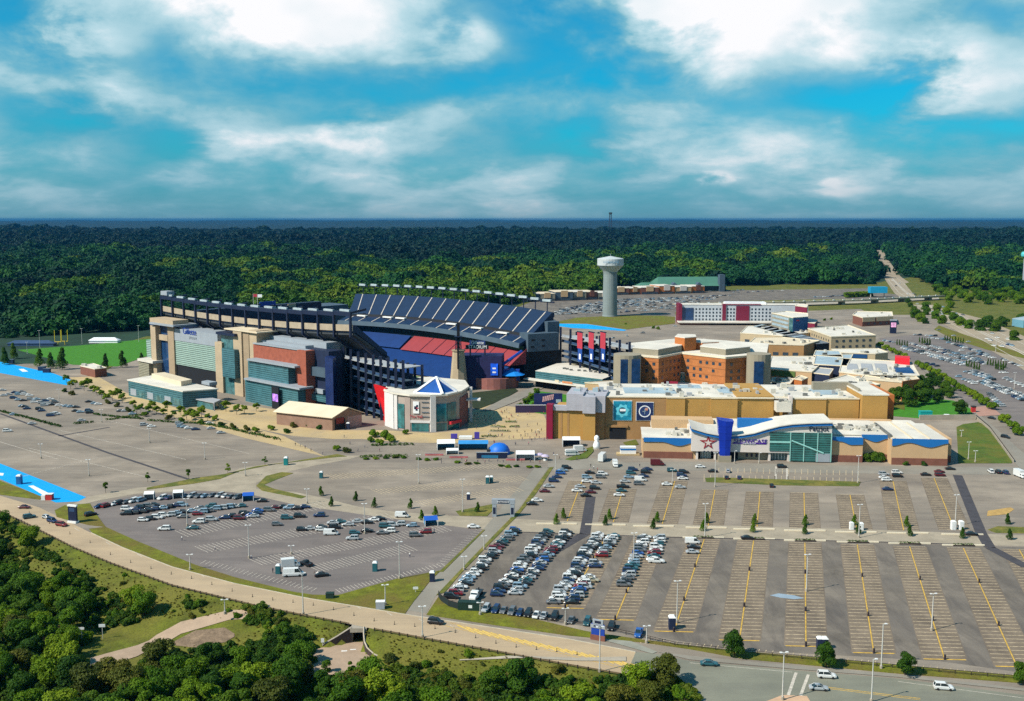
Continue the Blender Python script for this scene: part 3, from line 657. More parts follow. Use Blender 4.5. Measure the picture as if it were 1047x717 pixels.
text('club_sign', 'Gillette', FW, FW.hit(195, 342)[0], FW.hit(195, 340.5)[1] + .8, 6.0, M_bright, stad, off=0.9)
text('club_sign', 'STADIUM', FW, FW.hit(198, 346)[0], FW.hit(197, 345.6)[1], 2.4, M_pale, stad, off=0.9)
# far tower
t1 = fbox('tower', 153.5, 332, 186, 400, -14, -1, M_glassb, zb=0)
fbox('tower_pier', 153.5, 333, 158.5, 400, -14, 3.0, M_precast, t1, zb=0)
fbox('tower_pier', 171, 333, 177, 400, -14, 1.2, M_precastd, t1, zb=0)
fbox('tower_belt', 160, 342.5, 171, 348, -2, 0.8, M_precast, t1)
fbox('tower_crown', 153, 326.5, 176.5, 333, -9, 3, M_precast, t1)
fbox('tower_ledge', 152.5, 331.2, 177, 333, -14, 5, M_pale, t1)
# near tower
t2 = fbox('tower', 226, 342, 240, 400, -6, 1.5, M_glasst, zb=0)
fbox('tower_pier', 219.5, 350, 226.6, 406, -4, 3.0, M_precast, t2, zb=0)
fbox('tower_cap', 220.5, 340.5, 239.5, 343, -6, 4.5, M_navy, t2)
fbox('upper_lounge', 226.6, 357, 239.5, 386, 1.5, 5.5, M_tealpan, t2)
fbox('tower_pier', 238, 338.5, 246.5, 412, -10, 2.2, M_precast, t2, zb=0)
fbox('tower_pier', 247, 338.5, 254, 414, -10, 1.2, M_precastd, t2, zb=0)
fbox('tower_pier', 254.5, 338, 262, 414, -16, 0.8, M_precast, t2, zb=0)
fbox('tower_roof', 229, 337.8, 262.5, 339, -18, 2.6, M_rooft, t2)
# brick wing
bw = fbox('brick_wing', 259, 355.5, 304, 416, -10, 1.6, M_brick, zb=0)
fbox('brick_pier', 303.5, 358.5, 312.5, 420, -10, 4.5, M_brick, bw, zb=0)
fbox('coping', 258.5, 354.3, 312.5, 355.6, -10, 2.2, M_pale, bw)
fbox('grey_attic', 262, 346, 333.5, 357, -24, -9, M_pale, zb=20)
fbox('upper_glazing', 253.5, 372.5, 294.5, 393, 1.6, 7, M_tealpan, bw)
fbox('glazing_roof', 252.5, 370.8, 301, 372.6, 1.2, 8.5, M_pale, bw)
fbox('lower_glazing', 250.5, 393.5, 304.5, 418, 1.6, 10, M_tealpan, bw, zb=0)
fbox('glazing_roof', 249.5, 391.8, 306, 393.6, 1.2, 11.5, M_pale, bw)
fbox('dark_bay', 312.5, 358, 336, 424, -12, -2, M_navy2, stad, zb=0)
fbox('bay_balcony', 314.5, 376, 333.5, 385, -2, 1.0, M_slate)
fbox('bay_balcony', 314.5, 404, 333.5, 410, -2, 1.0, M_tealpan)
fbox('bay_window', 322, 398, 330, 402.5, -2, -0.4, M_pale)
fbox('bay_window', 317, 400, 321, 403, -2, -0.4, M_pale)
scr = fbox('screen_board', 277.5, 396, 284.5, 419, 11.5, 12.4, M_blk, bw, zb=0)
fbox('screen', 278.5, 403, 283.8, 410.5, 12.4, 12.6, mat('purple_screen', (0.3, 0.14, 0.5), 0.4, 0.5, 0.5, emit=0.5), scr)
# far annexe stub behind the far tower
fbox('louvre_block', 149.5, 348, 154, 380, -10, -2, M_louvre, zb=0)
fbox('fan_louvres', 141.5, 370, 152, 384, -4, 6, mat('tan_louvre', (0.3, 0.28, 0.2), 0.5, 0.1, 0.3, bands=(1.2, 0.4, 0.4)), zb=0)
fbox('fan_louvre_roof', 140.5, 368, 156, 370.5, -8, 7, M_roofw)
# entry annexe: low teal glass hall with a white roof
Q = [g2(*p, 10.5) for p in ((131, 388.5), (186.5, 400), (222, 397.5), (158, 384))]
anx = thing('glass_annexe', 'low teal glass hall with flat white roof in front of the louvred stadium wall', 'building', (Q[1][0], Q[1][1], 0))
a = MB(); a.prism(Q, 0, 10.0); a.build('wall', M_tealpan, anx)
def grow(Q, k):
    c = Vector((sum(q[0] for q in Q) / len(Q), sum(q[1] for q in Q) / len(Q)))
    return [tuple(c + (Vector(q) - c) * k) for q in Q]
a = MB(); a.prism(grow(Q, 1.03), 10.0, 10.7); a.build('roof', M_roofw, anx)
a = MB(); q0 = [g2(*p, 13.5) for p in ((155, 382.5), (185, 390.5), (196, 388.5), (168, 381))]; a.prism(q0, 10.7, 13.8); a.build('plant_screen', M_rooft, anx)
a = MB(); q0 = [g2(*p, 12.5) for p in ((206, 390), (214, 391.6), (222, 390.5), (212, 388.8))]; a.prism(q0, 10.7, 12.6); a.build('roof_hatch', M_pale, anx)
AW = Wall(Q[0], Q[1])
for k in range(6):
    a = MB(); s = AW.L * (0.04 + k * 0.16); a.slab(AW, s, s + AW.L * 0.11, 1.0, 5.2, 0.0, 0.15); a.build('window', M_glasst if k % 2 else M_pale, anx)
a = MB(); c0 = [g2(*p, 5) for p in ((194, 407), (219, 412), (226, 409), (203, 404))]; a.prism(c0, 4.6, 5.2); a.build('entrance_canopy', M_roofg, anx)
a = MB(); a.tube((*c0[1], 0), (*c0[1], 4.6), .4); a.tube((*c0[2], 0), (*c0[2], 4.6), .4); a.build('canopy_post', M_pale, anx)
a = MB(); c1 = grow(c0, .82); a.prism(c1, 0, 4.6); a.build('porch', M_glasst, anx)

# ---- right-hand end block
EW = Wall(g2(536, 390), g2(576, 387))
eb = thing('end_block', 'plain slate blue concrete block closing the near end of the seating deck', 'building', (EW.p(EW.L / 2).x, EW.p(EW.L / 2).y, 0))
def wbox(w, name, px0, pt, px1, pb, o0, o1, m, parent, zb=None, zt=None):
    pm = (px0 + px1) / 2; s0 = w.hit(px0, pt, o1)[0]; s1 = w.hit(px1, pt, o1)[0]
    z1 = w.hit(pm, pt, o1)[1] if zt is None else zt; z0 = w.hit(pm, pb, o1)[1] if zb is None else zb
    a = MB(); a.slab(w, min(s0, s1), max(s0, s1), max(0, z0), z1, o0, o1); return a.build(name, m, parent)
wbox(EW, 'wall', 540, 341, 571.5, 359, -14, 0, M_slate, eb)
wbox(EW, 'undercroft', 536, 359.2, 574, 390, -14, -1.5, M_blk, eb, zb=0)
for x, y in ((543.5, 347), (554, 347), (554, 353), (543, 354)): wbox(EW, 'window', x, y, x + 3.5, y + 1.8, 0, 0.2, M_blk, eb)
wbox(EW, 'plant_room', 560, 329, 572, 341, -16, -6, M_slate, eb)

# ---- ramp towers: open navy steel frames
def ramp_tower(pts, zt, depth, label, levels=6, panel=M_steelb):
    A = [Vector((*g2(*p), 0)) for p in pts]
    t = thing('ramp_tower', label, 'ramp tower', A[len(A) // 2], 'navy ramp towers at the stadium gates')
    nrm = []
    for i in range(len(A)):
        d = (A[min(i + 1, len(A) - 1)] - A[max(0, i - 1)]).normalized(); n = Vector((-d.y, d.x, 0)); n = n if n.y > 0 else -n; nrm.append(n)
    B = [a + n * depth for a, n in zip(A, nrm)]
    for k in range(levels):
        mb = MB(); n = len(A); z = [zt * (k + 0.55 + 0.35 * ((i / (n - 1)) if k % 2 else 1 - i / (n - 1))) / levels for i in range(n)]
        for i in range(n): mb.v += [tuple(A[i] + Vector((0, 0, z[i]))), tuple(B[i] + Vector((0, 0, z[i]))), tuple(B[i] + Vector((0, 0, z[i] - .5))), tuple(A[i] + Vector((0, 0, z[i] - .5)))]
        for i in range(n - 1):
            for j in range(4): mb.f.append((4 * i + j, 4 * i + (j + 1) % 4, 4 * i + 4 + (j + 1) % 4, 4 * i + 4 + j))
        mb.f += [(0, 1, 2, 3)[::-1], tuple(4 * (n - 1) + j for j in range(4))]
        fl = mb.build('ramp_floor', M_roofg if k == levels - 1 else M_slate, t)
        pm = MB()
        for i in range(n - 1):
            a, b = A[i] + (A[i + 1] - A[i]) * .06, A[i] + (A[i + 1] - A[i]) * .94
            za, zb2 = z[i] + (z[i + 1] - z[i]) * .06, z[i] + (z[i + 1] - z[i]) * .94
            q = nrm[i] * 0.6
            pm.add([a + q + Vector((0, 0, za + .01)), b + q + Vector((0, 0, zb2 + .01)), b + q + Vector((0, 0, zb2 + 1.3)), a + q + Vector((0, 0, za + 1.3)),
                    a + q * 1.3 + Vector((0, 0, za + .01)), b + q * 1.3 + Vector((0, 0, zb2 + .01)), b + q * 1.3 + Vector((0, 0, zb2 + 1.3)), a + q * 1.3 + Vector((0, 0, za + 1.3))],
                   [(0, 1, 2, 3), (7, 6, 5, 4), (0, 4, 5, 1), (3, 2, 6, 7), (0, 3, 7, 4), (1, 5, 6, 2)])
        pm.build('parapet', panel if k < levels - 1 else M_pale, fl)
    for i in range(len(A)):
        mb = MB(); mb.box(A[i] + Vector((0, 0, (zt + 4) / 2)), (1.5, 1.5, zt + 4)); mb.build('column', M_navy, t)
        mb = MB(); mb.box(B[i] + Vector((0, 0, zt / 2)), (1.5, 1.5, zt)); mb.build('column', M_navy, t)
    mb = MB()
    C = [a + n * depth * .5 for a, n in zip(A, nrm)]
    for i in range(len(A) - 1): mb.prism([tuple((C[i] + nrm[i] * .3).xy), tuple((C[i + 1] + nrm[i] * .3).xy), tuple((C[i + 1]).xy), tuple(C[i].xy)], 0, zt * .86)
    mb.build('core_wall', M_navy2, t)
    return t, A
pts = []
for i in range(11):
    u = i / 10; pts.append((337 + 76 * u, 409 + 26 * u + 3.2 * math.sin(math.pi * u)))
rt, RA = ramp_tower(pts, 33, 14, 'tall navy steel ramp tower with open floors beside the brick wing')
a = MB(); a.prism([g2(333.5, 424), g2(341.5, 427), g2(345, 424), g2(337, 421)], 0, 34.5); a.build('stair_tower', mat('blue_stair_panel', (0.008, 0.02, 0.085), 0.4, 0.2, 0.4), rt)
pts2 = [(573 + 70 * i / 7, 386 + 22 * i / 7) for i in range(8)]
rt2, RB = ramp_tower(pts2, 33, 13, 'navy steel ramp tower hung with three red and blue banners')
RW = Wall(g2(573, 386), g2(643, 408))
M_ban_r = mat('red_banner_cloth', (0.40, 0.035, 0.055), 0.8, 0.06, 0.3); M_ban_b = mat('blue_banner_cloth', (0.012, 0.055, 0.24), 0.8, 0.06, 0.3)
for i, (x, which) in enumerate([(590.2, 'nearest the slate end block'), (601.8, 'in the middle of the three'), (613.8, 'nearest the orange brick building')]):
    b = thing('hanging_banner', 'long red and blue banner on the navy ramp tower, ' + which, 'banner', RW.p(RW.hit(x + 2, 345)[0], 0, 1.2), 'banners on the ramp tower')
    wbox(RW, 'red_cloth', x, 340, x + 5.2, 356.5, 0.9, 1.2, M_ban_r, b)
    lb = wbox(RW, 'blue_cloth', x + .6, 356.6, x + 4.8, 370, 0.9, 1.2, M_ban_b, b)
    wbox(RW, 'emblem', x + 1.8, 362, x + 3.4, 367.5, 1.2, 1.3, M_letw, lb)
    wbox(RW, 'banner_pole', x - .3, 339.2, x + 5.5, 340, 0.7, 1.4, M_navy, b)

# ---- lighthouse and the wall beside it
lp = at(469, 399)
lh = thing('lighthouse', 'tapered tan concrete lighthouse tower with dark lattice mast at the stadium gate', 'tower', lp)
zt = topz(469, 399, 358)
a = MB(); a.lathe([(6.4, 0), (5.2, zt * .45), (3.9, zt), (3.6, zt)], lp, 8); a.build('shaft', M_precast, lh)
a = MB(); a.lathe([(4.6, zt - .6), (4.6, zt + .2), (3, zt + .2)], lp, 8); a.build('gallery', M_precastd, lh)
a = MB()
z2 = topz(469, 399, 330)
for i in range(4):
    t = math.pi / 4 + i * math.pi / 2; o = Vector((math.cos(t), math.sin(t), 0)) * 2.6
    a.tube(lp + o + Vector((0, 0, zt)), lp + o * .8 + Vector((0, 0, zt + 9)), .28, 5)
    o2 = Vector((math.cos(t + math.pi / 2), math.sin(t + math.pi / 2), 0)) * 2.6
    for k in range(4): a.tube(lp + o + Vector((0, 0, zt + 1 + k * 2.6)), lp + o2 + Vector((0, 0, zt + 1 + k * 2.6)), .16, 4)
a.box(lp + Vector((0, 0, zt + 9.2)), (5, 5, .5)); a.build('lantern_frame', M_navy, lh)
a = MB(); a.box(lp + Vector((0, 0, (zt + z2) / 2)), (1.9, 1.9, z2 - zt)); a.box(lp + Vector((0, -5.0, zt - 5)), (1.2, 0.8, 14)); a.build('mast', M_blk, lh)
NW = Wall(g2(484, 398), g2(516, 398.5))
nb = thing('gate_house', 'dark navy stage wall with a curved brick base beside the lighthouse', 'building', NW.p(NW.L / 2))
wbox(NW, 'stage_wall', 472, 364, 513, 392, -18, -1, mat('dark_purple_wall', (0.016, 0.016, 0.07), 0.7, 0.15, 0.2), nb, zb=0)
a = MB(); c = NW.p(NW.hit(503, 395)[0] , 0, -12)
a.prism([(c.x + 17 * math.cos(t), c.y + 14 * math.sin(t)) for t in [math.pi + math.pi * i / 12 for i in range(13)]] + [(c.x + 17, c.y + 2), (c.x - 17, c.y + 2)], 0, 7.5); a.build('curved_base', mat('pink_brick', (0.28, 0.11, 0.09), 0.9, 0.1, 0.4), nb)
M_scr = mat('blue_screen', (0.01, 0.07, 0.5), 0.3, 0.6, 0.4, emit=0.35)
wbox(NW, 'screen', 501.5, 372, 509, 384, -1, -.4, M_scr, nb)
for z in (376, 380): wbox(NW, 'screen_text', 503.5, z, 507, z + 1.6, -.4, -.3, M_letw, nb)
a = MB(); p0, p1 = NW.p(NW.hit(508, 380)[0], 14, -6), NW.p(NW.hit(531, 368)[0], 24, -20); a.tube(p0, p1, 1.0, 6); a.build('stair_rail', M_bright, nb)
wbox(NW, 'terrace_wall', 508, 378, 531, 386, -12, -8, M_bright, nb, zb=5)
a = MB(); c = NW.p(NW.hit(522, 380)[0], 0, -10); a.lathe([(9, 9), (0.3, 13.5)], c, 10); a.build('blue_tent', mat('tent_blue', (0.01, 0.2, 0.6), 0.6, 0.05, 0.3), nb)
sg = thing('stadium_sign', 'dark lettered stadium sign on a steel frame above the red seats', 'sign', NW.p(NW.hit(488, 360)[0]), )
sgp = wbox(NW, 'sign_frame', 476, 353, 499.5, 357.3, -2.5, -1.5, M_blk, sg); wbox(NW, 'sign_post', 480, 357.4, 481.5, 364, -2.4, -1.6, M_navy, sg); wbox(NW, 'sign_post', 495, 357.4, 496.5, 364, -2.4, -1.6, M_navy, sg)
wbox(NW, 'sign_crown', 480, 348.5, 496, 352.9, -2.5, -1.7, mat('navy_sign', (0.02, 0.04, 0.16), 0.5, 0.05, 0.3), sg)
text('sign_letters', 'STADIUM', NW, NW.hit(488, 355.2)[0], NW.hit(488, 355.2)[1], 3.2, M_letw, sg, off=-1.3, squash=.95)
text('sign_letters', 'Gillette', NW, NW.hit(488, 350.8)[0], NW.hit(488, 350.8)[1], 3.2, M_letw, sg, off=-1.5, squash=.9)

# ---- team hall
HW = Wall(g2(395, 436), g2(478, 437))
hall = thing('team_hall', 'round fronted museum hall with glass pyramid roof and red fin wall', 'building', HW.p(HW.L / 2))
fp = [(386.5, 429), (395, 435), (404, 438.5), (420, 441), (440, 441.5), (457, 440.5), (470, 437), (478, 431), (474, 424), (440, 420), (404, 422)]
FPW = [Vector((*g2(*p), 0)) for p in fp]
zh = 19.5
a = MB(); a.prism([tuple(p.xy) for p in FPW[1:]], 0, zh); a.build('wall', mat('taupe_wall', (0.35, 0.29, 0.25), 0.85, 0.05, 0.2), hall)
c = sum(FPW[1:], Vector()) / (len(FPW) - 1)
a = MB(); a.prism([tuple((c + (p - c) * 1.05).xy) for p in FPW[1:]], zh, zh + 1.0); a.build('roof', M_roofw, hall)
def panel(i0, u0, u1, z0, z1, off, m, name, parent=hall):
    w = Wall(FPW[i0], FPW[i0 + 1]); a = MB(); a.slab(w, w.L * u0, w.L * u1, z0, z1, 0.0, off); return a.build(name, m, parent), w
M_hallw = mat('hall_white', (0.60, 0.57, 0.55), 0.8, 0.04, 0.2); M_hglass = mat('hall_glass', (0.02, 0.13, 0.14), 0.12, 0.4, 0.3, spec=0.7)
panel(1, 0, 1, 0, zh + .6, .9, M_hallw, 'white_wall'); panel(2, 0, .2, 0, zh, .7, M_hallw, 'pier')
panel(2, .22, .62, 1, 14.5, .35, M_hglass, 'tall_window'); panel(2, .66, 1.0, 0, zh - .2, .3, mat('taupe_panel', (0.30, 0.24, 0.21), 0.85, 0.05, 0.2), 'taupe_panel')
panel(3, .05, .92, 0, 4.6, .3, M_hglass, 'shopfront'); panel(3, 0, 1, 4.8, 6, .6, M_hallw, 'canopy_band')
panel(4, 0, .32, 0, zh + .3, 1.4, M_hallw, 'pier'); panel(4, .36, .98, 5.2, 15, .35, M_hglass, 'tall_window'); panel(5, .02, .7, 5.2, 15, .35, M_hglass, 'tall_window')
panel(4, .36, .98, 0.2, 4.2, .3, M_hglass, 'shopfront'); panel(5, .1, .9, 3.4, 5.0, 2.2, mat('red_awning', (0.45, 0.02, 0.03), 0.7, 0.05, 0.3), 'awning'); panel(5, .1, .9, .2, 3.2, .4, M_hglass, 'shopfront')
panel(6, 0, 1, 0, zh - 3, .5, mat('maroon_panel', (0.2, 0.08, 0.07), 0.8, 0.1, 0.3), 'maroon_panel')
a = MB(); p = FPW[7]; a.box(p + Vector((2, 0, 10)), (1.6, 1.6, 20)); a.box(p + Vector((3, -2, 13.2)), (9, 6, .8)); a.build('entrance_post', M_hallw, hall)
w = Wall(FPW[3], FPW[4])
a = MB(); s = w.L; a.slab(w, s * .14, s * .44, 10, 16.5, 0.0, .5); em = a.build('emblem_board', M_letw, hall)
a = MB()
for q in ((.2, 13.2, .16, 1.6), (.3, 14.2, .1, 1.0), (.27, 12.0, .1, .9)): a.slab(w, s * q[0], s * (q[0] + q[2]), q[1] - q[3] / 2, q[1] + q[3] / 2, .5, .6)
a.build('emblem_shapes', M_navy, em)
a = MB(); a.slab(w, s * .3, s * .42, 12.7, 13.3, .5, .62); a.build('emblem_red', M_ban_r, em)
text('red_letters', 'The Hall', w, s * .29, 8.2, 2.3, M_ban_r, hall, off=.4, squash=.9)
for z in (16, 13.2, 10.4, 8): 
    a = MB(); a.slab(w, s * .58, s * .95, z, z + .35, 0, .35); a.build('grey_rule', M_slate, hall)
a = MB(); b0, b1 = FPW[0], FPW[1]
n = Vector((-(b1 - b0).y, (b1 - b0).x, 0)).normalized()
top = Vector((-2.2, -.5, 20.5))
vs = [b0 + Vector((3, 0, 0)), b1, b1 + Vector((0, 0, 21.0)), b0 + top]; k = Vector((1, 1.4, 0)) 
a.add([*vs, *[v + k for v in vs]], [(0, 1, 2, 3), (7, 6, 5, 4), (0, 4, 5, 1), (1, 5, 6, 2), (2, 6, 7, 3), (3, 7, 4, 0)])
e0, e1 = b0 + top, b1 + Vector((12, 12, 21)) ; a.build('red_fin', mat('red_fin_paint', (0.60, 0.012, 0.015), 0.5, 0.04, 0.3), hall)
pc = Vector((*g2(446, 401, zh + 1), zh + 1)); zp = 8.2
pyr = [pc + Vector((dx, dy, 0)) for dx, dy in ((-12, -3), (4, -7), (11, 2), (-4, 10))]; apx = pc + Vector((0, 1, zp))
a = MB(); 
for i in range(4): a.add([pyr[i], pyr[(i + 1) % 4], apx], [(0, 1, 2)])
py_ = a.build('glass_pyramid', mat('pyramid_glass', (0.02, 0.08, 0.3), 0.15, 0.1, 0.3, spec=0.6), hall)
for i in range(4):
    a = MB(); a.tube(pyr[i], apx, 1.0, 5, .7); a.tube(pyr[i], pyr[(i + 1) % 4], .5, 4); a.build('pyramid_frame', M_letw, py_)

# ---- shed in front of the brick wing
sh = [g2(*p) for p in ((283, 434), (340, 440.5), (370, 435.5), (312, 428))]
shed = thing('gabled_shed', 'long low shed with pale tan gabled roof in front of the navy ramp tower', 'building', (*sh[1], 0))
ze = topz(340, 440.5, 427); S_ = [Vector((*p, 0)) for p in sh]
zg = ze + 4.2; r0 = (S_[0] + S_[3]) / 2; r1 = (S_[1] + S_[2]) / 2
def up3(p, z): return Vector((p.x, p.y, z))
a = MB(); a.prism(sh, 0, ze - .1); a.add([up3(S_[1], ze - .1), up3(S_[2], ze - .1), up3(r1, zg - .3)], [(0, 1, 2)]); a.add([up3(S_[0], ze - .1), up3(S_[3], ze - .1), up3(r0, zg - .3)], [(0, 2, 1)]); a.build('wall', mat('brown_shed_wall', (0.25, 0.15, 0.105), 0.9, 0.1, 0.3), shed)
a = MB(); dd = (S_[1] - S_[0]).normalized() * 1.2; ee = (S_[2] - S_[1]).normalized() * 1.2
for q0, q1, sg_ in ((S_[0], S_[1], -1), (S_[3], S_[2], 1)):
    A, B = q0 - dd + ee * sg_, q1 + dd + ee * sg_
    A, B = up3(A, ze - .3), up3(B, ze - .3); C, D = up3(r1 + dd, zg), up3(r0 - dd, zg); t = Vector((0, 0, .35))
    a.add([A, B, C, D, A + t, B + t, C + t, D + t], [(3, 2, 1, 0), (4, 5, 6, 7), (0, 1, 5, 4), (1, 2, 6, 5), (2, 3, 7, 6), (3, 0, 4, 7)])
a.build('roof', M_rooft, shed)
gw = Wall(S_[1], S_[2])
a = MB(); a.slab(gw, gw.L * .08, gw.L * .42, .2, 6, 0, .2); a.build('doorway', M_blk, shed)
a = MB(); a.slab(gw, gw.L * .12, gw.L * .38, 3.4, 6.6, .2, .35); a.build('red_shutter', mat('dark_red_shutter', (0.2, 0.03, 0.02), 0.8, 0.1, 0.4), shed)
a = MB(); a.slab(gw, gw.L * .5, gw.L * .98, .2, ze - .8, 0, .2); a.build('pink_panel', mat('pink_shed_panel', (0.36, 0.22, 0.19), 0.85, 0.08, 0.3), shed)
# ------------------------------------------------------------------ shops, cinema, hotel, office blocks
M_tanw = mat('tan_stucco', (0.50, 0.33, 0.18), 0.9, 0.05, 0.1, fine=0.05)
M_ochre = mat('ochre_stucco', (0.40, 0.225, 0.06), 0.9, 0.05, 0.1, fine=0.05)
M_ochd = mat('brown_ochre_stucco', (0.33, 0.185, 0.075), 0.9, 0.08, 0.12, fine=0.06)
M_plinth = mat('brown_brick_plinth', (0.19, 0.075, 0.05), 0.9, 0.1, 0.4, fine=0.1)
M_wave = mat('blue_wave_paint', (0.01, 0.13, 0.38), 0.6, 0.04, 0.2)
M_pylon = mat('royal_blue_pylon', (0.004, 0.026, 0.3), 0.4, 0.1, 0.2, bands=(3.4, .55, .05))
M_cinw = mat('pinkish_white_wall', (0.60, 0.53, 0.48), 0.85, 0.03, 0.15)
M_cglass = mat('green_curtain_glass', (0.015, 0.075, 0.07), 0.1, 0.4, 0.3, spec=0.7, bands=(1.1, 2.6, 0.25))
M_mull = mat('mint_mullion', (0.25, 0.5, 0.45), 0.5, 0.05, 0.3)
M_hvac = mat('roof_unit_metal', (0.5, 0.47, 0.4), 0.6, 0.15, 0.4)
M_hvacd = mat('dark_roof_unit', (0.13, 0.13, 0.12), 0.7, 0.2, 0.4)
M_sky = mat('pale_blue_membrane', (0.30, 0.38, 0.42), 0.7, 0.1, 0.1)
M_orange = mat('orange_brick', (0.44, 0.16, 0.05), 0.9, 0.12, 0.25, fine=0.18, bands=(4.4, 0.62, 0.12))
M_orangep = mat('plain_orange_brick', (0.44, 0.14, 0.035), 0.9, 0.1, 0.25, fine=0.12)
M_greyt = mat('grey_tan_cladding', (0.27, 0.235, 0.17), 0.85, 0.05, 0.15)
M_lgrey = mat('lilac_grey_metal', (0.36, 0.35, 0.38), 0.6, 0.08, 0.25, bands=(1.2, 0.9, 0.08))
M_maroon = mat('maroon_panel_wall', (0.16, 0.012, 0.035), 0.7, 0.06, 0.3)
M_hotel = mat('hotel_white_wall', (0.44, 0.47, 0.5), 0.8, 0.05, 0.2)
M_win = mat('window_glass', (0.03, 0.05, 0.07), 0.15, 0.3, 0.5, spec=0.7)
M_beige = mat('beige_office_wall', (0.42, 0.33, 0.205), 0.85, 0.05, 0.2)
M_nvy = mat('navy_end_wall', (0.01, 0.06, 0.17), 0.6, 0.05, 0.2)
M_solar = mat('solar_roof', (0.11, 0.12, 0.135), 0.4, 0.1, 0.2, bands=None)
M_para = mat('cream_parapet', (0.66, 0.57, 0.42), 0.85, 0.05, 0.2)
RH = random.Random(5)
def footprint(px, z): return [Vector((*g2(x, y, z), 0)) for x, y in px]
def block(name, label, cat, px, h, wall_m, roof_m=None, z0=0, group=None, para=0.7, clutter=0, dark=.3, cap=M_para, thing_=None):
    "a flat roofed block from its roof outline as seen in the photo; > wall, roof, parapet pieces, roof units"
    P = footprint(px, h); c = sum(P, Vector()) / len(P)
    t = thing_ or thing(name, label, cat, Vector((c.x, c.y, z0)), group)
    a = MB(); a.prism([tuple(p.xy) for p in P], z0, h); a.build('wall', wall_m, t)
    a = MB(); a.prism([tuple((c + (p - c) * 1.004).xy) for p in P], h, h + .25); rf = a.build('roof', roof_m or M_roofw, t)
    if para:
        a = MB()
        for p, q in zip(P, P[1:] + P[:1]):
            d = (q - p); 
            if d.length < 1: continue
            m = (p + q) / 2; a.box((m.x, m.y, h + para / 2 + .02), (d.length + .3, .5, para), math.atan2(d.y, d.x))
        a.build('parapet', cap, t)
    for k in range(clutter):
        for _ in range(20):
            i, j = RH.random(), RH.random()
            q = P[0] * (1 - i) * (1 - j) + P[1] * i * (1 - j) + P[2 % len(P)] * i * j + P[3 % len(P)] * (1 - i) * j
            break
        q = c + (q - c) * .84
        a = MB(); s = RH.uniform(1.2, 3.8); a.box((q.x, q.y, h + .25 + .7), (s, RH.uniform(1.2, 2.6), 1.4 + RH.random()), RH.choice((0, .3, 1.57)))
        a.build('roof_unit', M_hvacd if RH.random() < dark else M_hvac, rf)
    return t, P
WINM = {}
def window_mesh(w, h, m, t=.15):
    k = (round(w, 2), round(h, 2), m.name)
    if k not in WINM:
        a = MB(); a.box((0, 0, 0), (w, t, h)); WINM[k] = a.mesh('window', m)
    return WINM[k]
def windows(t, w, s0, s1, n, zs, ww, wh, m=M_win, off=0.08, name='window', skip=None):
    b = base_of(t)
    for r_, z in enumerate(zs):
        for k in range(n):
            if skip and skip(r_, k): continue
            s = s0 + (s1 - s0) * (k + .5) / n; p = w.p(s, z, off) - b
            link(name, window_mesh(ww, wh, m), t, p, math.atan2(w.d.y, w.d.x))

# ---------------- cinema
CW = Wall(g2(657, 468), g2(976, 475))
cin = thing('cinema', 'long tan cinema building with blue pylon, wavy blue trim and green glass lobby', 'cinema', CW.p(CW.L / 2))
def cx_(px, z=5): return CW.hit(px, 460)[0]
def cz(px, py, off=0): return CW.hit(px, py, off)[1]
zl_ = cz(685, 449)
a = MB(); a.slab(CW, cx_(657), cx_(712), 0, zl_, -26, 0); a.build('left_wall', M_tanw, cin)
a = MB(); a.slab(CW, cx_(657) - .3, cx_(713), zl_, zl_ + .4, -26.2, .3); rfl = a.build('left_roof', M_roofw, cin)
a = MB(); a.slab(CW, cx_(658), cx_(708), 0, 3.2, 0, .4); a.build('plinth', M_plinth, cin)
def wave_band(x0, x1, pts, top, off, m=M_wave, name='blue_wave'):
    "painted metal band with a wavy lower edge; pts: (share, height)"
    a = MB(); n = 24; s0, s1 = cx_(x0), cx_(x1)
    lo = []
    for i in range(n + 1):
        u = i / n
        for (u0, z0), (u1, z1) in zip(pts[:-1], pts[1:]):
            if u0 <= u <= u1:
                f = (u - u0) / (u1 - u0 + 1e-9); f = f * f * (3 - 2 * f); lo.append(z0 + (z1 - z0) * f); break
    for i in range(n + 1):
        s = s0 + (s1 - s0) * i / n
        for o_, z in ((off, lo[i]), (off, top), (off - .3, top), (off - .3, lo[i])): a.v.append(tuple(CW.p(s, z, o_)))
    for i in range(n):
        for j in range(4): a.f.append((4 * i + j, 4 * i + (j + 1) % 4, 4 * i + 4 + (j + 1) % 4, 4 * i + 4 + j))
    a.f += [(3, 2, 1, 0), tuple(4 * n + j for j in range(4))]
    return a.build(name, m, cin)
wave_band(658, 711, [(0, zl_ - 1.5), (.35, zl_ - 1.4), (.68, zl_ - 3.2), (1, zl_ - 1.4)], zl_ + .6, .45)
# upper tan storey behind the left wall
zu = CW.hit(690, 430, -22)[1]
a = MB(); a.slab(CW, cx_(668), cx_(734), zl_ + .4, zu, -34, -24); a.build('upper_storey', M_tanw, cin)
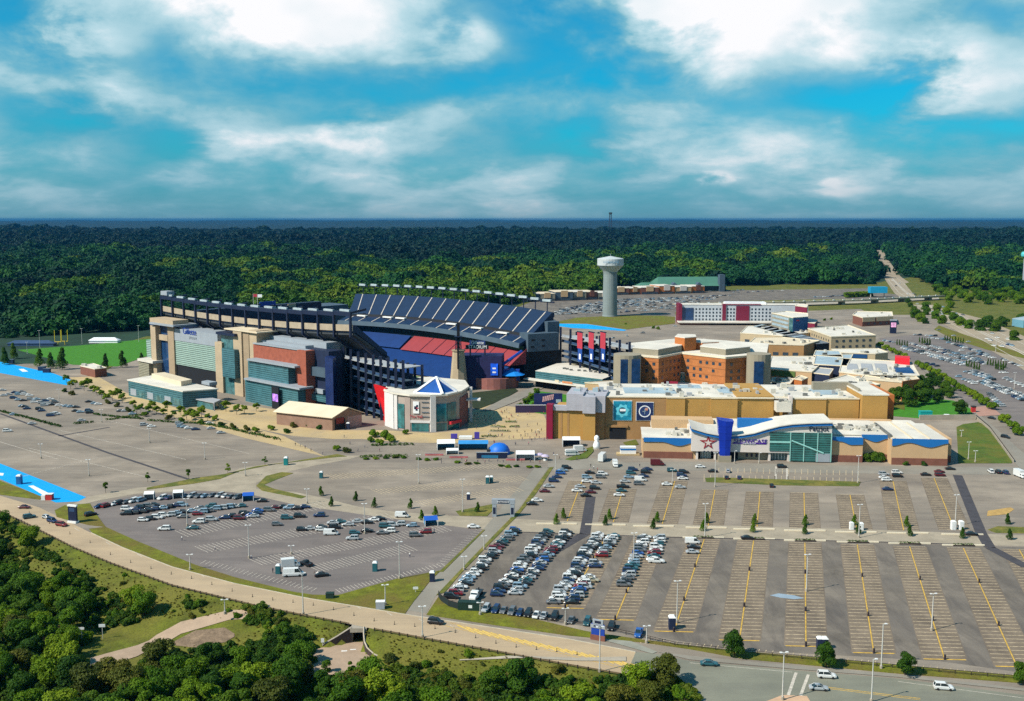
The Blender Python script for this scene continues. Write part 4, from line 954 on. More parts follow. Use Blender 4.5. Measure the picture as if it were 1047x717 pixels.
# curved swoosh front
sw_top = [(706, 437), (712, 439), (722, 442), (733, 444), (745, 445), (758, 444), (770, 442), (783, 438), (795, 435), (808, 433), (825, 432), (849, 431.5)]
def sweep_wall(pts, zb, o0, o1, m, name, dz=0.0, thick=None):
    a = MB()
    for x, y in pts:
        s = cx_(x); z = cz(x, y) + dz
        b0 = zb if thick is None else z - thick
        for o_, zz in ((o1, b0), (o1, z), (o0, z), (o0, b0)): a.v.append(tuple(CW.p(s, zz, o_)))
    n = len(pts) - 1
    for i in range(n):
        for j in range(4): a.f.append((4 * i + j, 4 * i + (j + 1) % 4, 4 * i + 4 + (j + 1) % 4, 4 * i + 4 + j))
    a.f += [(3, 2, 1, 0), tuple(4 * n + j for j in range(4))]
    return a.build(name, m, cin)
fr = sweep_wall([(x + .4 if i == 0 else x, y) for i, (x, y) in enumerate(sw_top)], 4.2, -18, 2.0, M_cinw, 'front_wall', -.6)
sweep_wall(sw_top, 0, -6, 3.0, M_wave, 'swoosh_trim', 0, 1.3)
sweep_wall(sw_top, 0, -18.5, 3.4, M_roofw, 'swoosh_roof', .5, .48)
a = MB(); a.slab(CW, cx_(757), cx_(800), 8, cz(780, 434), -16, -12); a.build('rear_blue_wall', M_wave, cin)
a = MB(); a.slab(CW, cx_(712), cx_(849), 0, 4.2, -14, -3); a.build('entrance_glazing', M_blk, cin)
a = MB(); a.slab(CW, cx_(755), cx_(786), .2, 3.6, -3, -1.0); a.build('poster_wall', M_greyt, cin)
for x in (763, 768, 773): 
    a = MB(); a.slab(CW, cx_(x), cx_(x + 2), 1.3, 3, -1.0, -.85); a.build('poster', M_navy, cin)
for x0, x1 in ((717, 727), (787, 806)):
    a = MB(); a.slab(CW, cx_(x0), cx_(x1), .1, 3.4, -3, -1.5); do = a.build('doors', M_glasst, cin)
    for k in range(7): 
        a = MB(); s = cx_(x0) + (cx_(x1) - cx_(x0)) * k / 6; a.slab(CW, s - .09, s + .09, .1, 3.4, -1.5, -1.4); a.build('door_frame', M_letw, do)
for x in (712.5, 731, 744, 786.5, 806, 848): a = MB(); a.slab(CW, cx_(x) - .5, cx_(x) + .5, 0, 4.2, -1, 1.4); a.build('pillar', M_cinw, cin)
# pylon: flared blue fin tower
a = MB(); sA, sB = cx_(734.5), cx_(745.5)
zt_ = cz(740, 430, 3)
for z, g_ in ((3.0, -.2), (9, 0.1), (zt_ - 3, .7), (zt_, 1.3)):
    for o_, s in ((5.2, sA - g_), (5.6, (sA + sB) / 2), (5.2, sB + g_), (-1, sB + g_), (-1, sA - g_)): a.v.append(tuple(CW.p(s, z + (0.9 if (z == zt_ and s < sA + 1) else 0), o_)))
for i in range(3):
    for j in range(5): a.f.append((5 * i + j, 5 * i + (j + 1) % 5, 5 * i + 5 + (j + 1) % 5, 5 * i + 5 + j))
a.f += [(4, 3, 2, 1, 0), (15, 16, 17, 18, 19)]; a.build('blue_pylon', M_pylon, cin)
a = MB(); a.slab(CW, sA - .4, sB + .4, 0, 3, -1, 5.8); a.build('pylon_base', M_greyt, cin)
# glass lobby
gz1 = cz(800, 442, 2); gl0, gl1, gl2 = cx_(786), cx_(807), cx_(848.5)
a = MB(); a.slab(CW, gl0, gl1, 5.2, gz1, 2.0, 2.4); g1_ = a.build('curtain_glass', M_cglass, cin)
a = MB(); a.slab(CW, gl1, gl2, .4, gz1, 2.0, 2.5); g2_ = a.build('curtain_glass', M_cglass, cin)
for k in range(4): a = MB(); s = gl1 + (gl2 - gl1) * k / 3; a.slab(CW, s - .2, s + .2, .4, gz1, 2.5, 2.8); a.build('mullion', M_mull, g2_)
a = MB(); a.slab(CW, gl0, gl1, 9.2, 10.0, 2.4, 2.7); a.build('mullion', M_mull, g1_)
a = MB(); A, B = CW.p(gl1 + .5, 10.4, 2.7), CW.p(gl2 - 3.5, 4.6, 2.7); a.tube(A, B, .42, 5); a.build('stair_band', M_mull, g2_)
a = MB(); a.slab(CW, gl1 + 12, gl2 - .4, .4, 4.4, 2.5, 2.75); a.build('lobby_doors', M_pale, g2_)
wind = mat('purple_sign_paint', (0.06, 0.01, 0.25), 0.5, 0.05, 0.3)
text('cinema_letters', 'SHOWCASE', CW, cx_(766.5), cz(765, 451.3, 2), 2.6, wind, cin, off=2.15, squash=1.12, ext=.14)
a = MB(); a.slab(CW, cx_(748.5), cx_(782.5), cz(765, 454, 2), cz(765, 452.9, 2), 2.0, 2.2); sb_ = a.build('sign_strip', wind, cin)
text('sign_letters', 'CINEMA DE LUX', CW, cx_(765), cz(765, 453.5, 2), .85, M_letw, sb_, off=2.3)
text('place_letters', 'Patriot', CW, cx_(835.5), cz(836.5, 438.6, 2), 3.3, M_navy, cin, off=2.15, ext=.14)
text('place_letters', 'PLACE', CW, cx_(836.5), cz(836.5, 441.3, 2), .9, M_slate, cin, off=2.15)
sc_ = cx_(723.5); zc_ = cz(723.5, 452.6, 2)                # star emblem
pt = [(sc_ + (r := (3.6 if i % 2 == 0 else 1.45)) * math.sin(i * math.pi / 5) * (1.2 if i in (2, 8) else 1), zc_ + r * math.cos(i * math.pi / 5)) for i in range(10)]
a = MB(); a.add([CW.p(s, z, 2.05) for s, z in pt] + [CW.p(s, z, 2.25) for s, z in pt], [tuple(range(10)), tuple(range(10, 20))] + [(i, (i + 1) % 10, 10 + (i + 1) % 10, 10 + i) for i in range(10)])
st = a.build('star_emblem', mat('dark_red_paint', (0.26, 0.02, 0.03), 0.5, 0.05, 0.3), cin)
pt2 = [(sc_ + .5 * (s - sc_), zc_ - .1 + .5 * (z - zc_)) for s, z in pt]
a = MB(); a.add([CW.p(s, z, 2.26) for s, z in pt2] + [CW.p(s, z, 2.36) for s, z in pt2], [tuple(range(10)), tuple(range(10, 20))] + [(i, (i + 1) % 10, 10 + (i + 1) % 10, 10 + i) for i in range(10)])
a.build('star_heart', M_cinw, st)
for dx in (-1.8, 0, 1.8): a = MB(); a.slab(CW, sc_ + dx - .3, sc_ + dx + .3, zc_ - 4.6, zc_ - 4.1, 2.0, 2.2); a.build('emblem_dot', M_navy, st)
# right wings
zr1 = cz(865, 448); zr3 = cz(940, 450, 3)
a = MB(); a.slab(CW, cx_(849), cx_(882), 0, zr1, -26, 0); a.build('right_wall', M_tanw, cin)
a = MB(); a.slab(CW, cx_(882), cx_(910), 0, cz(895, 446, -3) , -26, -4); a.build('recessed_wall', M_tanw, cin)
a = MB(); a.slab(CW, cx_(909.5), cx_(967), 0, zr3, -36, 3); a.build('end_wall', M_tanw, cin)
a = MB(); a.slab(CW, cx_(967), cx_(975.5), 0, zr3 - .6, -38, -4); a.build('end_return', M_tanw, cin)
for x0, x1, o_ in ((849, 882, 0), (882, 909, -4), (910, 967, 3), (967, 975.5, -4)): a = MB(); a.slab(CW, cx_(x0) + .1, cx_(x1), 0, 3.3, o_, o_ + .35); a.build('plinth', M_plinth, cin)
wave_band(849, 882, [(0, zr1 - 1.1), (.3, zr1 - 1.6), (.65, zr1 - 3.2), (1, zr1 - 3.0)], zr1 + .5, .4)
s_ = cz(895, 446, -3)
wave_band(882.5, 909.5, [(0, s_ - 1.2), (.55, s_ - 3.0), (1, s_ - 1.3)], s_ + .5, -3.6)
wave_band(910, 967, [(0, zr3 - 3), (.3, zr3 - 1.3), (.68, zr3 - 3.4), (1, zr3 - 1.4)], zr3 + .5, 3.4)
a = MB(); a.slab(CW, cx_(849), cx_(910), s_ , s_ + .4, -40, -4.2); a.slab(CW, cx_(849.5), cx_(882), zr1, zr1 + .35, -4.1, .2); ro = a.build('roof', M_roofw, cin)
a = MB(); a.slab(CW, cx_(910), cx_(967), zr3, zr3 + .4, -36, 3.1); a.slab(CW, cx_(910), cx_(958), zr3 - .2, zr3 + .35, -44, -36.1); ro2 = a.build('roof', M_roofw, cin)
a = MB(); a.slab(CW, cx_(668), cx_(849), 8, zl_ + .2, -44, -18.2); a.slab(CW, cx_(706), cx_(849), 8, cz(780, 436, -16) - 1, -40, -19); ro3 = a.build('roof', M_roofw, cin)
a = MB(); a.slab(CW, cx_(849), cx_(935), 0, s_ - .2, -44, -26.2); a.slab(CW, cx_(849), cx_(935), s_, s_ + .5, -44, -40.1); a.build('rear_wall', M_tanw, cin)
for k in range(26):
    s = cx_(RH.uniform(855, 906)); o_ = RH.uniform(-26, -14); a = MB(); a.slab(CW, s, s + RH.uniform(.8, 3.2), s_ + .4, s_ + RH.uniform(1.2, 2.4), o_, o_ + RH.uniform(1, 2.4)); a.build('roof_unit', RH.choice((M_hvacd, M_hvac, M_hvac)), ro)
for k in range(9):
    s = cx_(RH.uniform(662, 704)); o_ = RH.uniform(-22, -6); a = MB(); a.slab(CW, s, s + RH.uniform(1, 3.5), zl_ + .4, zl_ + RH.uniform(1.2, 2.2), o_, o_ + RH.uniform(1, 2.6)); a.build('roof_unit', RH.choice((M_hvacd, M_hvac)), rfl)
for k in range(3): a = MB(); a.slab(CW, cx_(912 + k * 18), cx_(912 + k * 18) + .5, zr3 + .4, zr3 + .9, -36, 3); a.build('roof_ridge', M_rooft, ro2)
a = MB(); a.slab(CW, cx_(909), cx_(911.5), zr3 - .2, zr3 + 1.6, -30, 0); a.build('roof_duct', M_hvacd, ro2)
# planting bed in the recess is a hedge (see plants)

# ---------------- big tan anchor store with the two posters
TW = Wall(g2(618, 449), g2(672, 449.5))
anc = thing('department_store', 'very long tan windowless store with two square posters behind the cinema', 'shop building', TW.p(0))
def tx(px, off=0): return TW.hit(px, 430, off)[0]
def tz(px, py, off=0): return TW.hit(px, py, off)[1]
ztop = tz(645, 406.5)
a = MB(); a.slab(TW, tx(617), tx(681), 0, ztop, -44, 0); a.build('wall', M_ochd, anc)
seam = [681, 700, 726, 753.5, 791, 810, 844, 878]
wl_ = [0.4, -.6, .5, -.4, -3, .3, -.5, .4]
for i in range(7):
    if i == 3: 
        a = MB(); a.slab(TW, tx(seam[i]), tx(seam[i + 1]), 0, ztop + 1.0, -44, -.9); a.build('wall', M_ochre, anc); continue
    a = MB(); a.slab(TW, tx(seam[i]), tx(seam[i + 1]) - .02, 0, ztop - .25 * (i % 3), -44, wl_[i]); a.build('wall', M_ochre, anc)
a = MB(); a.slab(TW, tx(879), tx(905), 0, tz(892, 404.5, 3), -34, 3); a.build('corner_tower', M_ochre, anc)
a = MB(); a.slab(TW, tx(906), tx(916), 0, tz(892, 404.5, 3) - .8, -40, -4); a.build('orange_return', M_orangep, anc)
for i in range(7):
    a = MB(); a.slab(TW, tx(seam[i]), tx(seam[i + 1]), ztop - .2, ztop + .55, wl_[i] - .2, wl_[i] + .3); a.build('parapet', M_para, anc)
a = MB(); a.slab(TW, tx(617), tx(681), ztop, ztop + .5, -.6, .3); a.build('parapet', M_para, anc)
a = MB(); a.slab(TW, tx(879), tx(906), tz(892, 404.5, 3), tz(892, 404.5, 3) + .6, -34, 3.2); a.build('tower_roof', M_roofw, anc)
a = MB(); a.slab(TW, tx(617) - 1, tx(878), ztop - .4, ztop + .1, -45, -.7); ro = a.build('roof', M_roofw, anc)
for x0, x1, o0, o1 in ((640, 694, -30, -12), (740, 775, -34, -14), (700, 725, -40, -30), (840, 868, -30, -12)):
    a = MB(); a.slab(TW, tx(x0), tx(x1), ztop + .1, ztop + .45, o0, o1); a.build('membrane_patch', M_sky, ro)
for k in range(60):
    s = tx(RH.uniform(622, 872)); o_ = RH.uniform(-42, -4); a = MB(); a.slab(TW, s, s + RH.uniform(1, 4), ztop + .1, ztop + RH.uniform(.9, 2.6), o_, o_ + RH.uniform(1, 3)); a.build('roof_unit', RH.choice((M_hvacd, M_hvac, M_hvac, M_roofg)), ro)
a = MB(); a.slab(TW, tx(843), tx(882), ztop, ztop + 4.5, -30, -26); a.slab(TW, tx(880), tx(882), ztop, ztop + 4.5, -26, -6); a.build('roof_screen', M_greyt, ro)
a = MB(); a.slab(TW, tx(791), tx(806), ztop - 6, ztop - 1, 0, 6); lo_ = a.build('loading_roof', M_roofw, anc)
a = MB(); a.slab(TW, tx(805.5), tx(809), ztop - 8, ztop + 1.5, -2, 1.5); a.build('service_tower', M_cinw, anc)
a = MB(); a.slab(TW, tx(791), tx(808), ztop - 10, ztop - 9.2, 0, 9); ld = a.build('service_deck', M_rooft, anc)
for k in range(10): s = tx(RH.uniform(792.5, 803)); o_ = RH.uniform(0, 5); a = MB(); a.slab(TW, s, s + 1.6, ztop - 1, ztop - 1 + RH.uniform(.6, 1.6), o_, o_ + 1.4); a.build('roof_unit', RH.choice((M_hvacd, M_hvac)), lo_)
a = MB(); a.slab(TW, tx(623.5), tx(640), .1, 6.4, 0, .35); a.build('garage_opening', M_blk, anc)
a = MB(); a.slab(TW, tx(621.5), tx(642), 6.4, 7.6, 0, .8); a.build('garage_lintel', M_ochd, anc)
def poster(x0, y0, x1, y1, col, nm, label, ring_c, in_c, which):
    p = TW.p((tx(x0) + tx(x1)) / 2, tz(x0, y1), .3); t = thing('wall_poster', label, 'poster', p, 'square posters on the tan store')
    a = MB(); a.slab(TW, tx(x0) - .25, tx(x1) + .25, tz(x0, y1) - .25, tz(x0, y0) + .25, .05, .3); a.build('frame', M_letw, t)
    a = MB(); a.slab(TW, tx(x0), tx(x1), tz(x0, y1), tz(x0, y0), .3, .42); bo = a.build('board', mat(nm, col, .5, .35, .35), t)
    cs = (tx(x0) + tx(x1)) / 2; zc = (tz(x0, y0) + tz(x0, y1)) / 2; r = (tx(x1) - tx(x0)) * .36
    def ringmesh(r0, r1, o_, wob=0):
        a = MB(); n = 28
        for i in range(n):
            th = 2 * math.pi * i / n; k = 1 + wob * (1 if i % 4 < 2 else -1)
            a.v += [tuple(CWp(cs + r0 * math.cos(th), zc + r0 * math.sin(th), o_)), tuple(CWp(cs + r1 * k * math.cos(th), zc + r1 * k * math.sin(th), o_))]
        for i in range(n): j = (i + 1) % n; a.f.append((2 * i, 2 * i + 1, 2 * j + 1, 2 * j))
        return a
    CWp = lambda s, z, o: TW.p(s, z, o)
    if which == 0:
        ringmesh(r * .55, r * .95, .46, .12).build('splash_ring', ring_c, bo); ringmesh(0.05, r * .5, .47).build('round_mark', in_c, bo)
        a = MB(); a.slab(TW, cs - r * .4, cs + r * .5, zc - .3, zc + .9, .48, .52); a.build('white_streak', M_letw, bo)
    else:
        ringmesh(r * .84, r * 1.0, .46).build('ring', ring_c, bo); ringmesh(0.05, r * .8, .45).build('disc', in_c, bo)
        a = MB(); a.slab(TW, cs + r * .05, cs + r * .5, zc + r * .15, zc + r * .6, .48, .52); a.build('pale_figure', mat('peach_ink', (.5, .25, .18), .6, .1, .4), bo)
        a = MB(); a.slab(TW, cs - r * .4, cs + r * .2, zc - .1, zc + .15, .48, .52); a.slab(TW, cs - .12, cs + .12, zc - r * .5, zc + r * .4, .48, .52); a.build('cross_lines', M_sky, bo)
poster(627, 410, 645.5, 429.5, (0.01, 0.22, 0.34), 'turquoise_print', 'turquoise square poster with white splash ring on the tan store wall', mat('aqua_ink', (.12, .5, .6), .5, .2, .3), mat('deep_teal_ink', (.01, .08, .12), .5, .2, .3), 0)
poster(650.5, 411.5, 667.5, 429.5, (0.012, 0.025, 0.09), 'night_blue_print', 'dark blue square poster with pale ring on the tan store wall', M_letw, mat('indigo_ink', (.02, .04, .13), .5, .3, .3), 1)

# ---------------- ochre corner building with grey metal crown
OW = Wall(g2(558, 448), g2(608, 450))
och = thing('corner_shop', 'ochre walled corner shop with lilac grey metal crown and dark red fin', 'shop building', OW.p(0))
def ob(name, x0, pt, x1, m, o0, o1, zb=0, pb=None, par=och):
    a = MB(); z = OW.hit((x0 + x1) / 2, pt, o1)[1]; zb = OW.hit((x0 + x1) / 2, pb, o1)[1] if pb else zb
    a.slab(OW, OW.hit(x0, 430, o1)[0], OW.hit(x1, 430, o1)[0], zb, z, o0, o1); return a.build(name, m, par)
M_fin = mat('dark_red_fin', (0.20, 0.006, 0.03), 0.6, 0.05, 0.3)
ob('wall', 565.5, 419, 596, M_ochre, -22, 0); ob('wall', 596, 419, 608.5, M_ochre, -22, 2); ob('recess_wall', 608.5, 412, 618, M_ochd, -24, -2)
ob('red_fin', 558.5, 414, 565, M_fin, -3, 2.2); ob('lilac_fascia', 565, 415, 582, M_lgrey, -2, 1.0, pb=420)
ob('metal_crown', 579, 403, 596, M_lgrey, -20, 1.4, pb=420); ob('metal_crown', 595.5, 406, 608.5, M_lgrey, -18, 3.2, pb=423); ob('metal_crown', 608.6, 405, 618.5, M_lgrey, -20, .5, pb=422)
for x0, x1 in ((566, 568), (573, 575), (580, 582)): ob('wall_stain_panel', x0, 421, x1, M_ochd, 0, .12)
for k in range(8):
    a = MB(); s = OW.hit(RH.uniform(584, 616), 410)[0]; z = OW.hit(600, 404.5, 0)[1]; o_ = RH.uniform(-17, -4); a.slab(OW, s, s + RH.uniform(1.5, 4), z - 1, z + RH.uniform(.4, 2.5), o_, o_ + 2); a.build('roof_unit', RH.choice((M_sky, M_pale, M_hvac)), och)
# billboard
BW = Wall(g2(549, 421), g2(575, 421))
bb = thing('billboard', 'dark navy billboard with red and white lettering above the plaza terrace', 'billboard', BW.p(BW.L / 2))
def bbx(name, x0, y0, x1, y1, m, o0, o1, par=bb, zb=None):
    a = MB(); a.slab(BW, BW.hit(x0, y0, o1)[0], BW.hit(x1, y0, o1)[0], BW.hit(x0, y1, o1)[1] if zb is None else zb, BW.hit(x0, y0, o1)[1], o0, o1); return a.build(name, m, par)
bd = bbx('board', 546, 402.5, 575, 414.5, mat('billboard_navy', (0.012, 0.02, 0.09), .5, .2, .3), -1, 0)
a = MB()
for k in range(6):
    s = BW.hit(554.5, 407)[0] + k * 1.15; z = BW.hit(560, 408.3)[1] + .28 * k
    a.add([BW.p(s, z - 1.6, .12), BW.p(s + .75, z - 1.45, .12), BW.p(s + 1.1, z + 1.7, .12), BW.p(s + .3, z + 1.6, .12)], [(0, 1, 2, 3)])
a.build('slanted_lettering', mat('pinkish_letters', (.62, .36, .36), .5, .25, .8), bd)
bbx('pale_panel', 568.5, 408.5, 573.5, 412, M_sky, 0, .12, bd); bbx('lower_rail', 566, 413.2, 574.5, 414, M_pale, 0, .2, bd)
bbx('post', 548, 414.5, 549.5, 420, M_navy, -1, -.3, zb=0); bbx('post', 571, 414.5, 572.5, 420, M_navy, -1, -.3, zb=0)
tr = thing('terrace_wall', 'long dark plum terrace wall under the billboard', 'wall', BW.p(0, 0, 4))
a = MB(); a.slab(BW, BW.hit(527, 415)[0], BW.hit(558, 415)[0], 0, BW.hit(545, 413.5)[1], 3, 4); a.build('wall', mat('dark_plum_wall', (.03, .02, .06), .8, .1, .3), tr)
a = MB(); a.slab(BW, BW.hit(527, 415)[0], BW.hit(558, 415)[0], BW.hit(545, 413.5)[1], BW.hit(545, 413.5)[1] + .4, 2.8, 4.2); a.build('coping', M_lgrey, tr)

# ---------------- white roofed restaurant hall with teal glass
wr, P = block('glass_restaurant', 'teal glass restaurant hall with broad white flat roof and five round vents', 'building', [(547.5, 379.5), (616, 388), (632, 382), (632, 374.5), (574, 370.5)], 11, M_tealpan, M_roofw, para=0)
RW2 = Wall(P[0], P[1])
a = MB(); a.slab(RW2, -6, RW2.L, 5.2, 5.9, 0, 6); a.build('canopy', M_roofw, wr)
a = MB(); a.slab(RW2, 1, RW2.L * .86, .2, 5, 0, .2); a.build('shaded_glazing', M_blk, wr)
a = MB(); a.slab(RW2, RW2.L * .36, RW2.L * .42, 6, 7.6, 4, 4.3); a.build('emblem', M_rooft, wr); a = MB(); a.slab(RW2, RW2.L * .47, RW2.L * .62, 6.1, 7.4, 4, 4.3); a.build('sign', mat('orange_sign', (.5, .2, .08), .6, .1, .3), wr)
for i in range(5):
    q = at(587.5 + i * 8.8, 373 + i * .75, 11.5); a = MB(); a.lathe([(2.4, 0), (2.4, 1.0), (1.9, 1.0), (1.7, .5), (.1, .5)], q, 12); a.build('roof_vent', M_greyt, wr)
for x, y in ((577, 377.5), (580, 378), (584, 379), (592, 379.5), (598, 380), (604, 380.5), (609, 381)): q = at(x, y, 11.2); a = MB(); a.box(q + Vector((0, 0, .6)), (2.2, 1.2, 1.0)); a.build('roof_unit', M_hvacd, wr)
lr, P = block('low_annexe', 'low white roofed annexe with red fascia between the glass hall and the orange brick block', 'shop building', [(598, 392), (700, 400), (790, 398), (788, 390), (640, 389)], 11, M_tanw, M_roofw, clutter=10)
aW = Wall(P[0], P[1]); a = MB(); a.slab(aW, aW.hit(640, 395)[0], aW.hit(686, 395)[0], 11.1, 14.2, -14, -13.5); a.build('red_fascia', M_fin, lr)
a = MB(); a.slab(aW, aW.hit(686, 395)[0], aW.hit(728, 395)[0], 11.1, 13.4, -14, -13.5); a.build('dark_fascia', M_navy2, lr)

# ---------------- orange brick medical block
ZO = 29.5
obk = thing('orange_brick_block', 'orange brick office block with folded front and glass corner drums', 'office building', Vector((*g2(700, 363, ZO), 0)))
Fp = footprint([(636, 364), (649, 364), (673.5, 366), (697, 361.5), (742, 366.5), (768.5, 364.5), (784, 362), (786, 352), (700, 346), (640, 352)], ZO)
a = MB(); a.prism([tuple(p.xy) for p in Fp[1:6]] + [tuple(p.xy) for p in (Fp[6], Fp[7], Fp[8], Fp[9])], 0, ZO); a.build('wall', M_orange, obk)
a = MB(); a.prism([tuple(p.xy) for p in Fp[1:]], ZO, ZO + .5); a.build('roof', M_roofw, obk)
for i in (1, 2, 3, 4):
    w = Wall(Fp[i], Fp[i + 1])
    for zrow in (16.5, 20.8, 25.4): windows(obk, w, w.L * .08, w.L * .95, max(3, int(w.L / 5.2)), [zrow], 1.9, 1.8, off=.1, skip=lambda r_, k: RH.random() < .25)
    a = MB(); a.slab(w, 0, w.L, ZO - .3, ZO + .9, -.3, .35); a.build('cornice', M_para, obk)
def drum(px, py, r, m, name, h):
    c = at(px, py, h); a = MB(); a.lathe([(r, -h), (r, 0)], c, 20); return a.build(name, m, obk), c
d1, c1 = drum(641.5, 362, 8.6, M_greyt, 'glass_drum', ZO + 2.2)
w = Wall(c1 + Vector((-7, -6.2, 0)), c1 + Vector((7.6, -5.4, 0)))
a = MB(); a.slab(w, w.L * .12, w.L * .42, 2, ZO, 2.0, 2.9); a.build('blue_glass', M_glassb, d1); a = MB(); a.slab(w, w.L * .52, w.L * .95, 2, ZO, 1.4, 2.6); a.build('dark_glass', M_glassb, d1)
d2, c2 = drum(776, 361.5, 7.4, M_greyt, 'corner_drum', ZO + 3)
w = Wall(c2 + Vector((-5, -6, 0)), c2 + Vector((5, -6, 0))); a = MB(); a.slab(w, w.L * .05, w.L * .62, 3, ZO - 1, .6, 1.8); a.build('dark_glass', M_glassb, d2)
for px in ([(647, 356), (673, 358), (697, 353.5), (697, 351), (650, 352)], [(716, 354.5), (742, 357.5), (767, 355), (764, 351), (722, 350.5)]):
    P = footprint(px, ZO + 4.2); a = MB(); a.prism([tuple(p.xy) for p in P], ZO + .5, ZO + 4.2); a.build('penthouse', M_greyt, obk); a = MB(); c = sum(P, Vector()) / 5; a.prism([tuple((c + (p - c) * 1.01).xy) for p in P], ZO + 4.2, ZO + 4.6); a.build('penthouse_roof', M_roofw, obk)
for px, h in (([(690, 344.5), (700, 346), (712, 345), (711, 342.5), (693, 342)], ZO + 9), ([(697, 349.5), (718, 351), (735, 350), (720, 347)], ZO + 5)):
    P = footprint(px, h); a = MB(); a.prism([tuple(p.xy) for p in P], ZO, h); a.build('brick_penthouse', M_orangep, obk); a = MB(); a.prism([tuple(p.xy) for p in P], h, h + .4); a.build('penthouse_roof', M_roofw, obk)
P = footprint([(674, 380), (737, 384), (733, 378), (690, 376)], 17); a = MB(); a.prism([tuple(p.xy) for p in P], 0, 17); pd_ = a.build('podium', M_greyt, obk)
w = Wall(P[0], P[1]); windows(obk, w, 3, w.L - 2, 11, [14.2], 1.6, 2.6, M_glasst, off=.1)
a = MB(); a.prism([tuple(p.xy) for p in P], 17, 17.4); a.build('podium_roof', M_roofw, obk)

# ---------------- hotel
HT = Wall(g2(693, 331), g2(826, 331.5))
hot = thing('hotel', 'long white hotel with maroon bands and blue glass end by the far car park', 'hotel', HT.p(HT.L / 2))
def hx(px): return HT.hit(px, 320)[0]
def hz(py): return HT.hit(750, py)[1]
def hb(name, x0, pt, x1, m, o0, o1, zb=0, par=hot): a = MB(); a.slab(HT, hx(x0), hx(x1), zb, hz(pt), o0, o1); return a.build(name, m, par)
zt_h = hz(312)
hb('wall', 696, 312, 826, M_hotel, -18, 0); hb('maroon_fin', 693.5, 311, 697, M_maroon, -20, 3); hb('glass_end', 697, 315, 709, M_glassb, 0, .5, 3)
hb('maroon_fin', 738.5, 311, 742, M_maroon, -6, 1.5); hb('maroon_band', 752.5, 313, 766, M_maroon, 0, .8, 2); hb('maroon_cornice', 742, 311.2, 778, M_maroon, -4, .6, zt_h)
hb('roof_house', 742, 309.5, 784, M_letw, -16, -5, zt_h); hb('roof', 697, 311.6, 826, M_roofw, -18.3, .3, zt_h)
windows(hot, HT, hx(710), hx(738), 8, [4.8, 8.6, 12.4, 16.2], 1.7, 2.0, off=.08); windows(hot, HT, hx(742.5), hx(752), 3, [4.8, 8.6, 12.4, 16.2], 1.7, 2.0, off=.08); windows(hot, HT, hx(767), hx(789), 6, [4.8, 8.6, 12.4, 16.2], 1.7, 2.0, off=.08)
hb('porch', 694, 329, 722, M_plinth, 3, 16); hb('porch_roof', 692, 328, 790, M_roofw, 1, 18, hz(329))
h2, P = block('hotel_wing', 'hotel wing with navy blue end wall and banded beige side', 'hotel', [(789, 320.5), (811, 325.5), (826, 324.5), (826, 321), (803, 319)], 22, M_greyt, M_roofw, para=.8)
w = Wall(P[1], P[2]); a = MB(); a.slab(w, 0, w.L, 0, 22.2, 0, .4); ew = a.build('navy_end', M_nvy, h2)
a = MB(); a.slab(w, w.L * .2, w.L * .4, 19, 20.2, .4, .6); a.build('red_sign', M_ban_r, ew)
w = Wall(P[0], P[1]); 
for z in (4, 8, 12, 16, 20): a = MB(); a.slab(w, w.L * .04, w.L * .8, z - 1.1, z + 1.1, 0, .2); a.build('window_band', M_sky, h2)
a = MB(); a.slab(w, w.L * .84, w.L, 0, 22, 0, .3); a.build('glass_corner', M_glasst, h2)
block('maroon_block', 'maroon square block rising behind the navy hotel wing', 'building', [(813, 313), (825, 314.5), (826, 312), (815, 311.5)], 24, M_maroon, M_roofw, para=.6)
block('maroon_shop', 'small maroon shop with white roof beside the navy hotel wing', 'shop building', [(824, 330), (833, 331), (836, 327.5), (826, 326)], 8, M_maroon, M_roofw, para=.5)
# ---------------- beige office
bo_, P = block('beige_office', 'three storey beige office block with white roof and punched windows', 'office building', [(826, 336.5), (850, 345), (895.5, 343.5), (867, 333)], 12, M_beige, M_roofw, para=.9, clutter=8)
for i, n in ((0, 9), (1, 6)):
    w = Wall(P[i], P[i + 1]); windows(bo_, w, w.L * .05, w.L * .95, n, [3.4, 8.4], 2.4 if i else 1.8, 1.9, off=.1)
# ---------------- brick restaurant by the highway
rb, P = block('brick_restaurant', 'small red brick restaurant with cream upper walls by the highway car park', 'restaurant', [(872, 322.5), (882, 325.5), (913, 324), (912, 319.5), (876, 319)], 9, M_plinth, M_roofw, para=1.0, clutter=3)
w = Wall(P[1], P[2]); 
for u0, u1 in ((.0, .4), (.46, 1.0)): a = MB(); a.slab(w, w.L * u0, w.L * u1, 5, 9.4, 0, .5); a.build('cream_band', M_beige, rb)
windows(rb, w, w.L * .1, w.L * .9, 4, [2.6], 3, 2, off=.12)
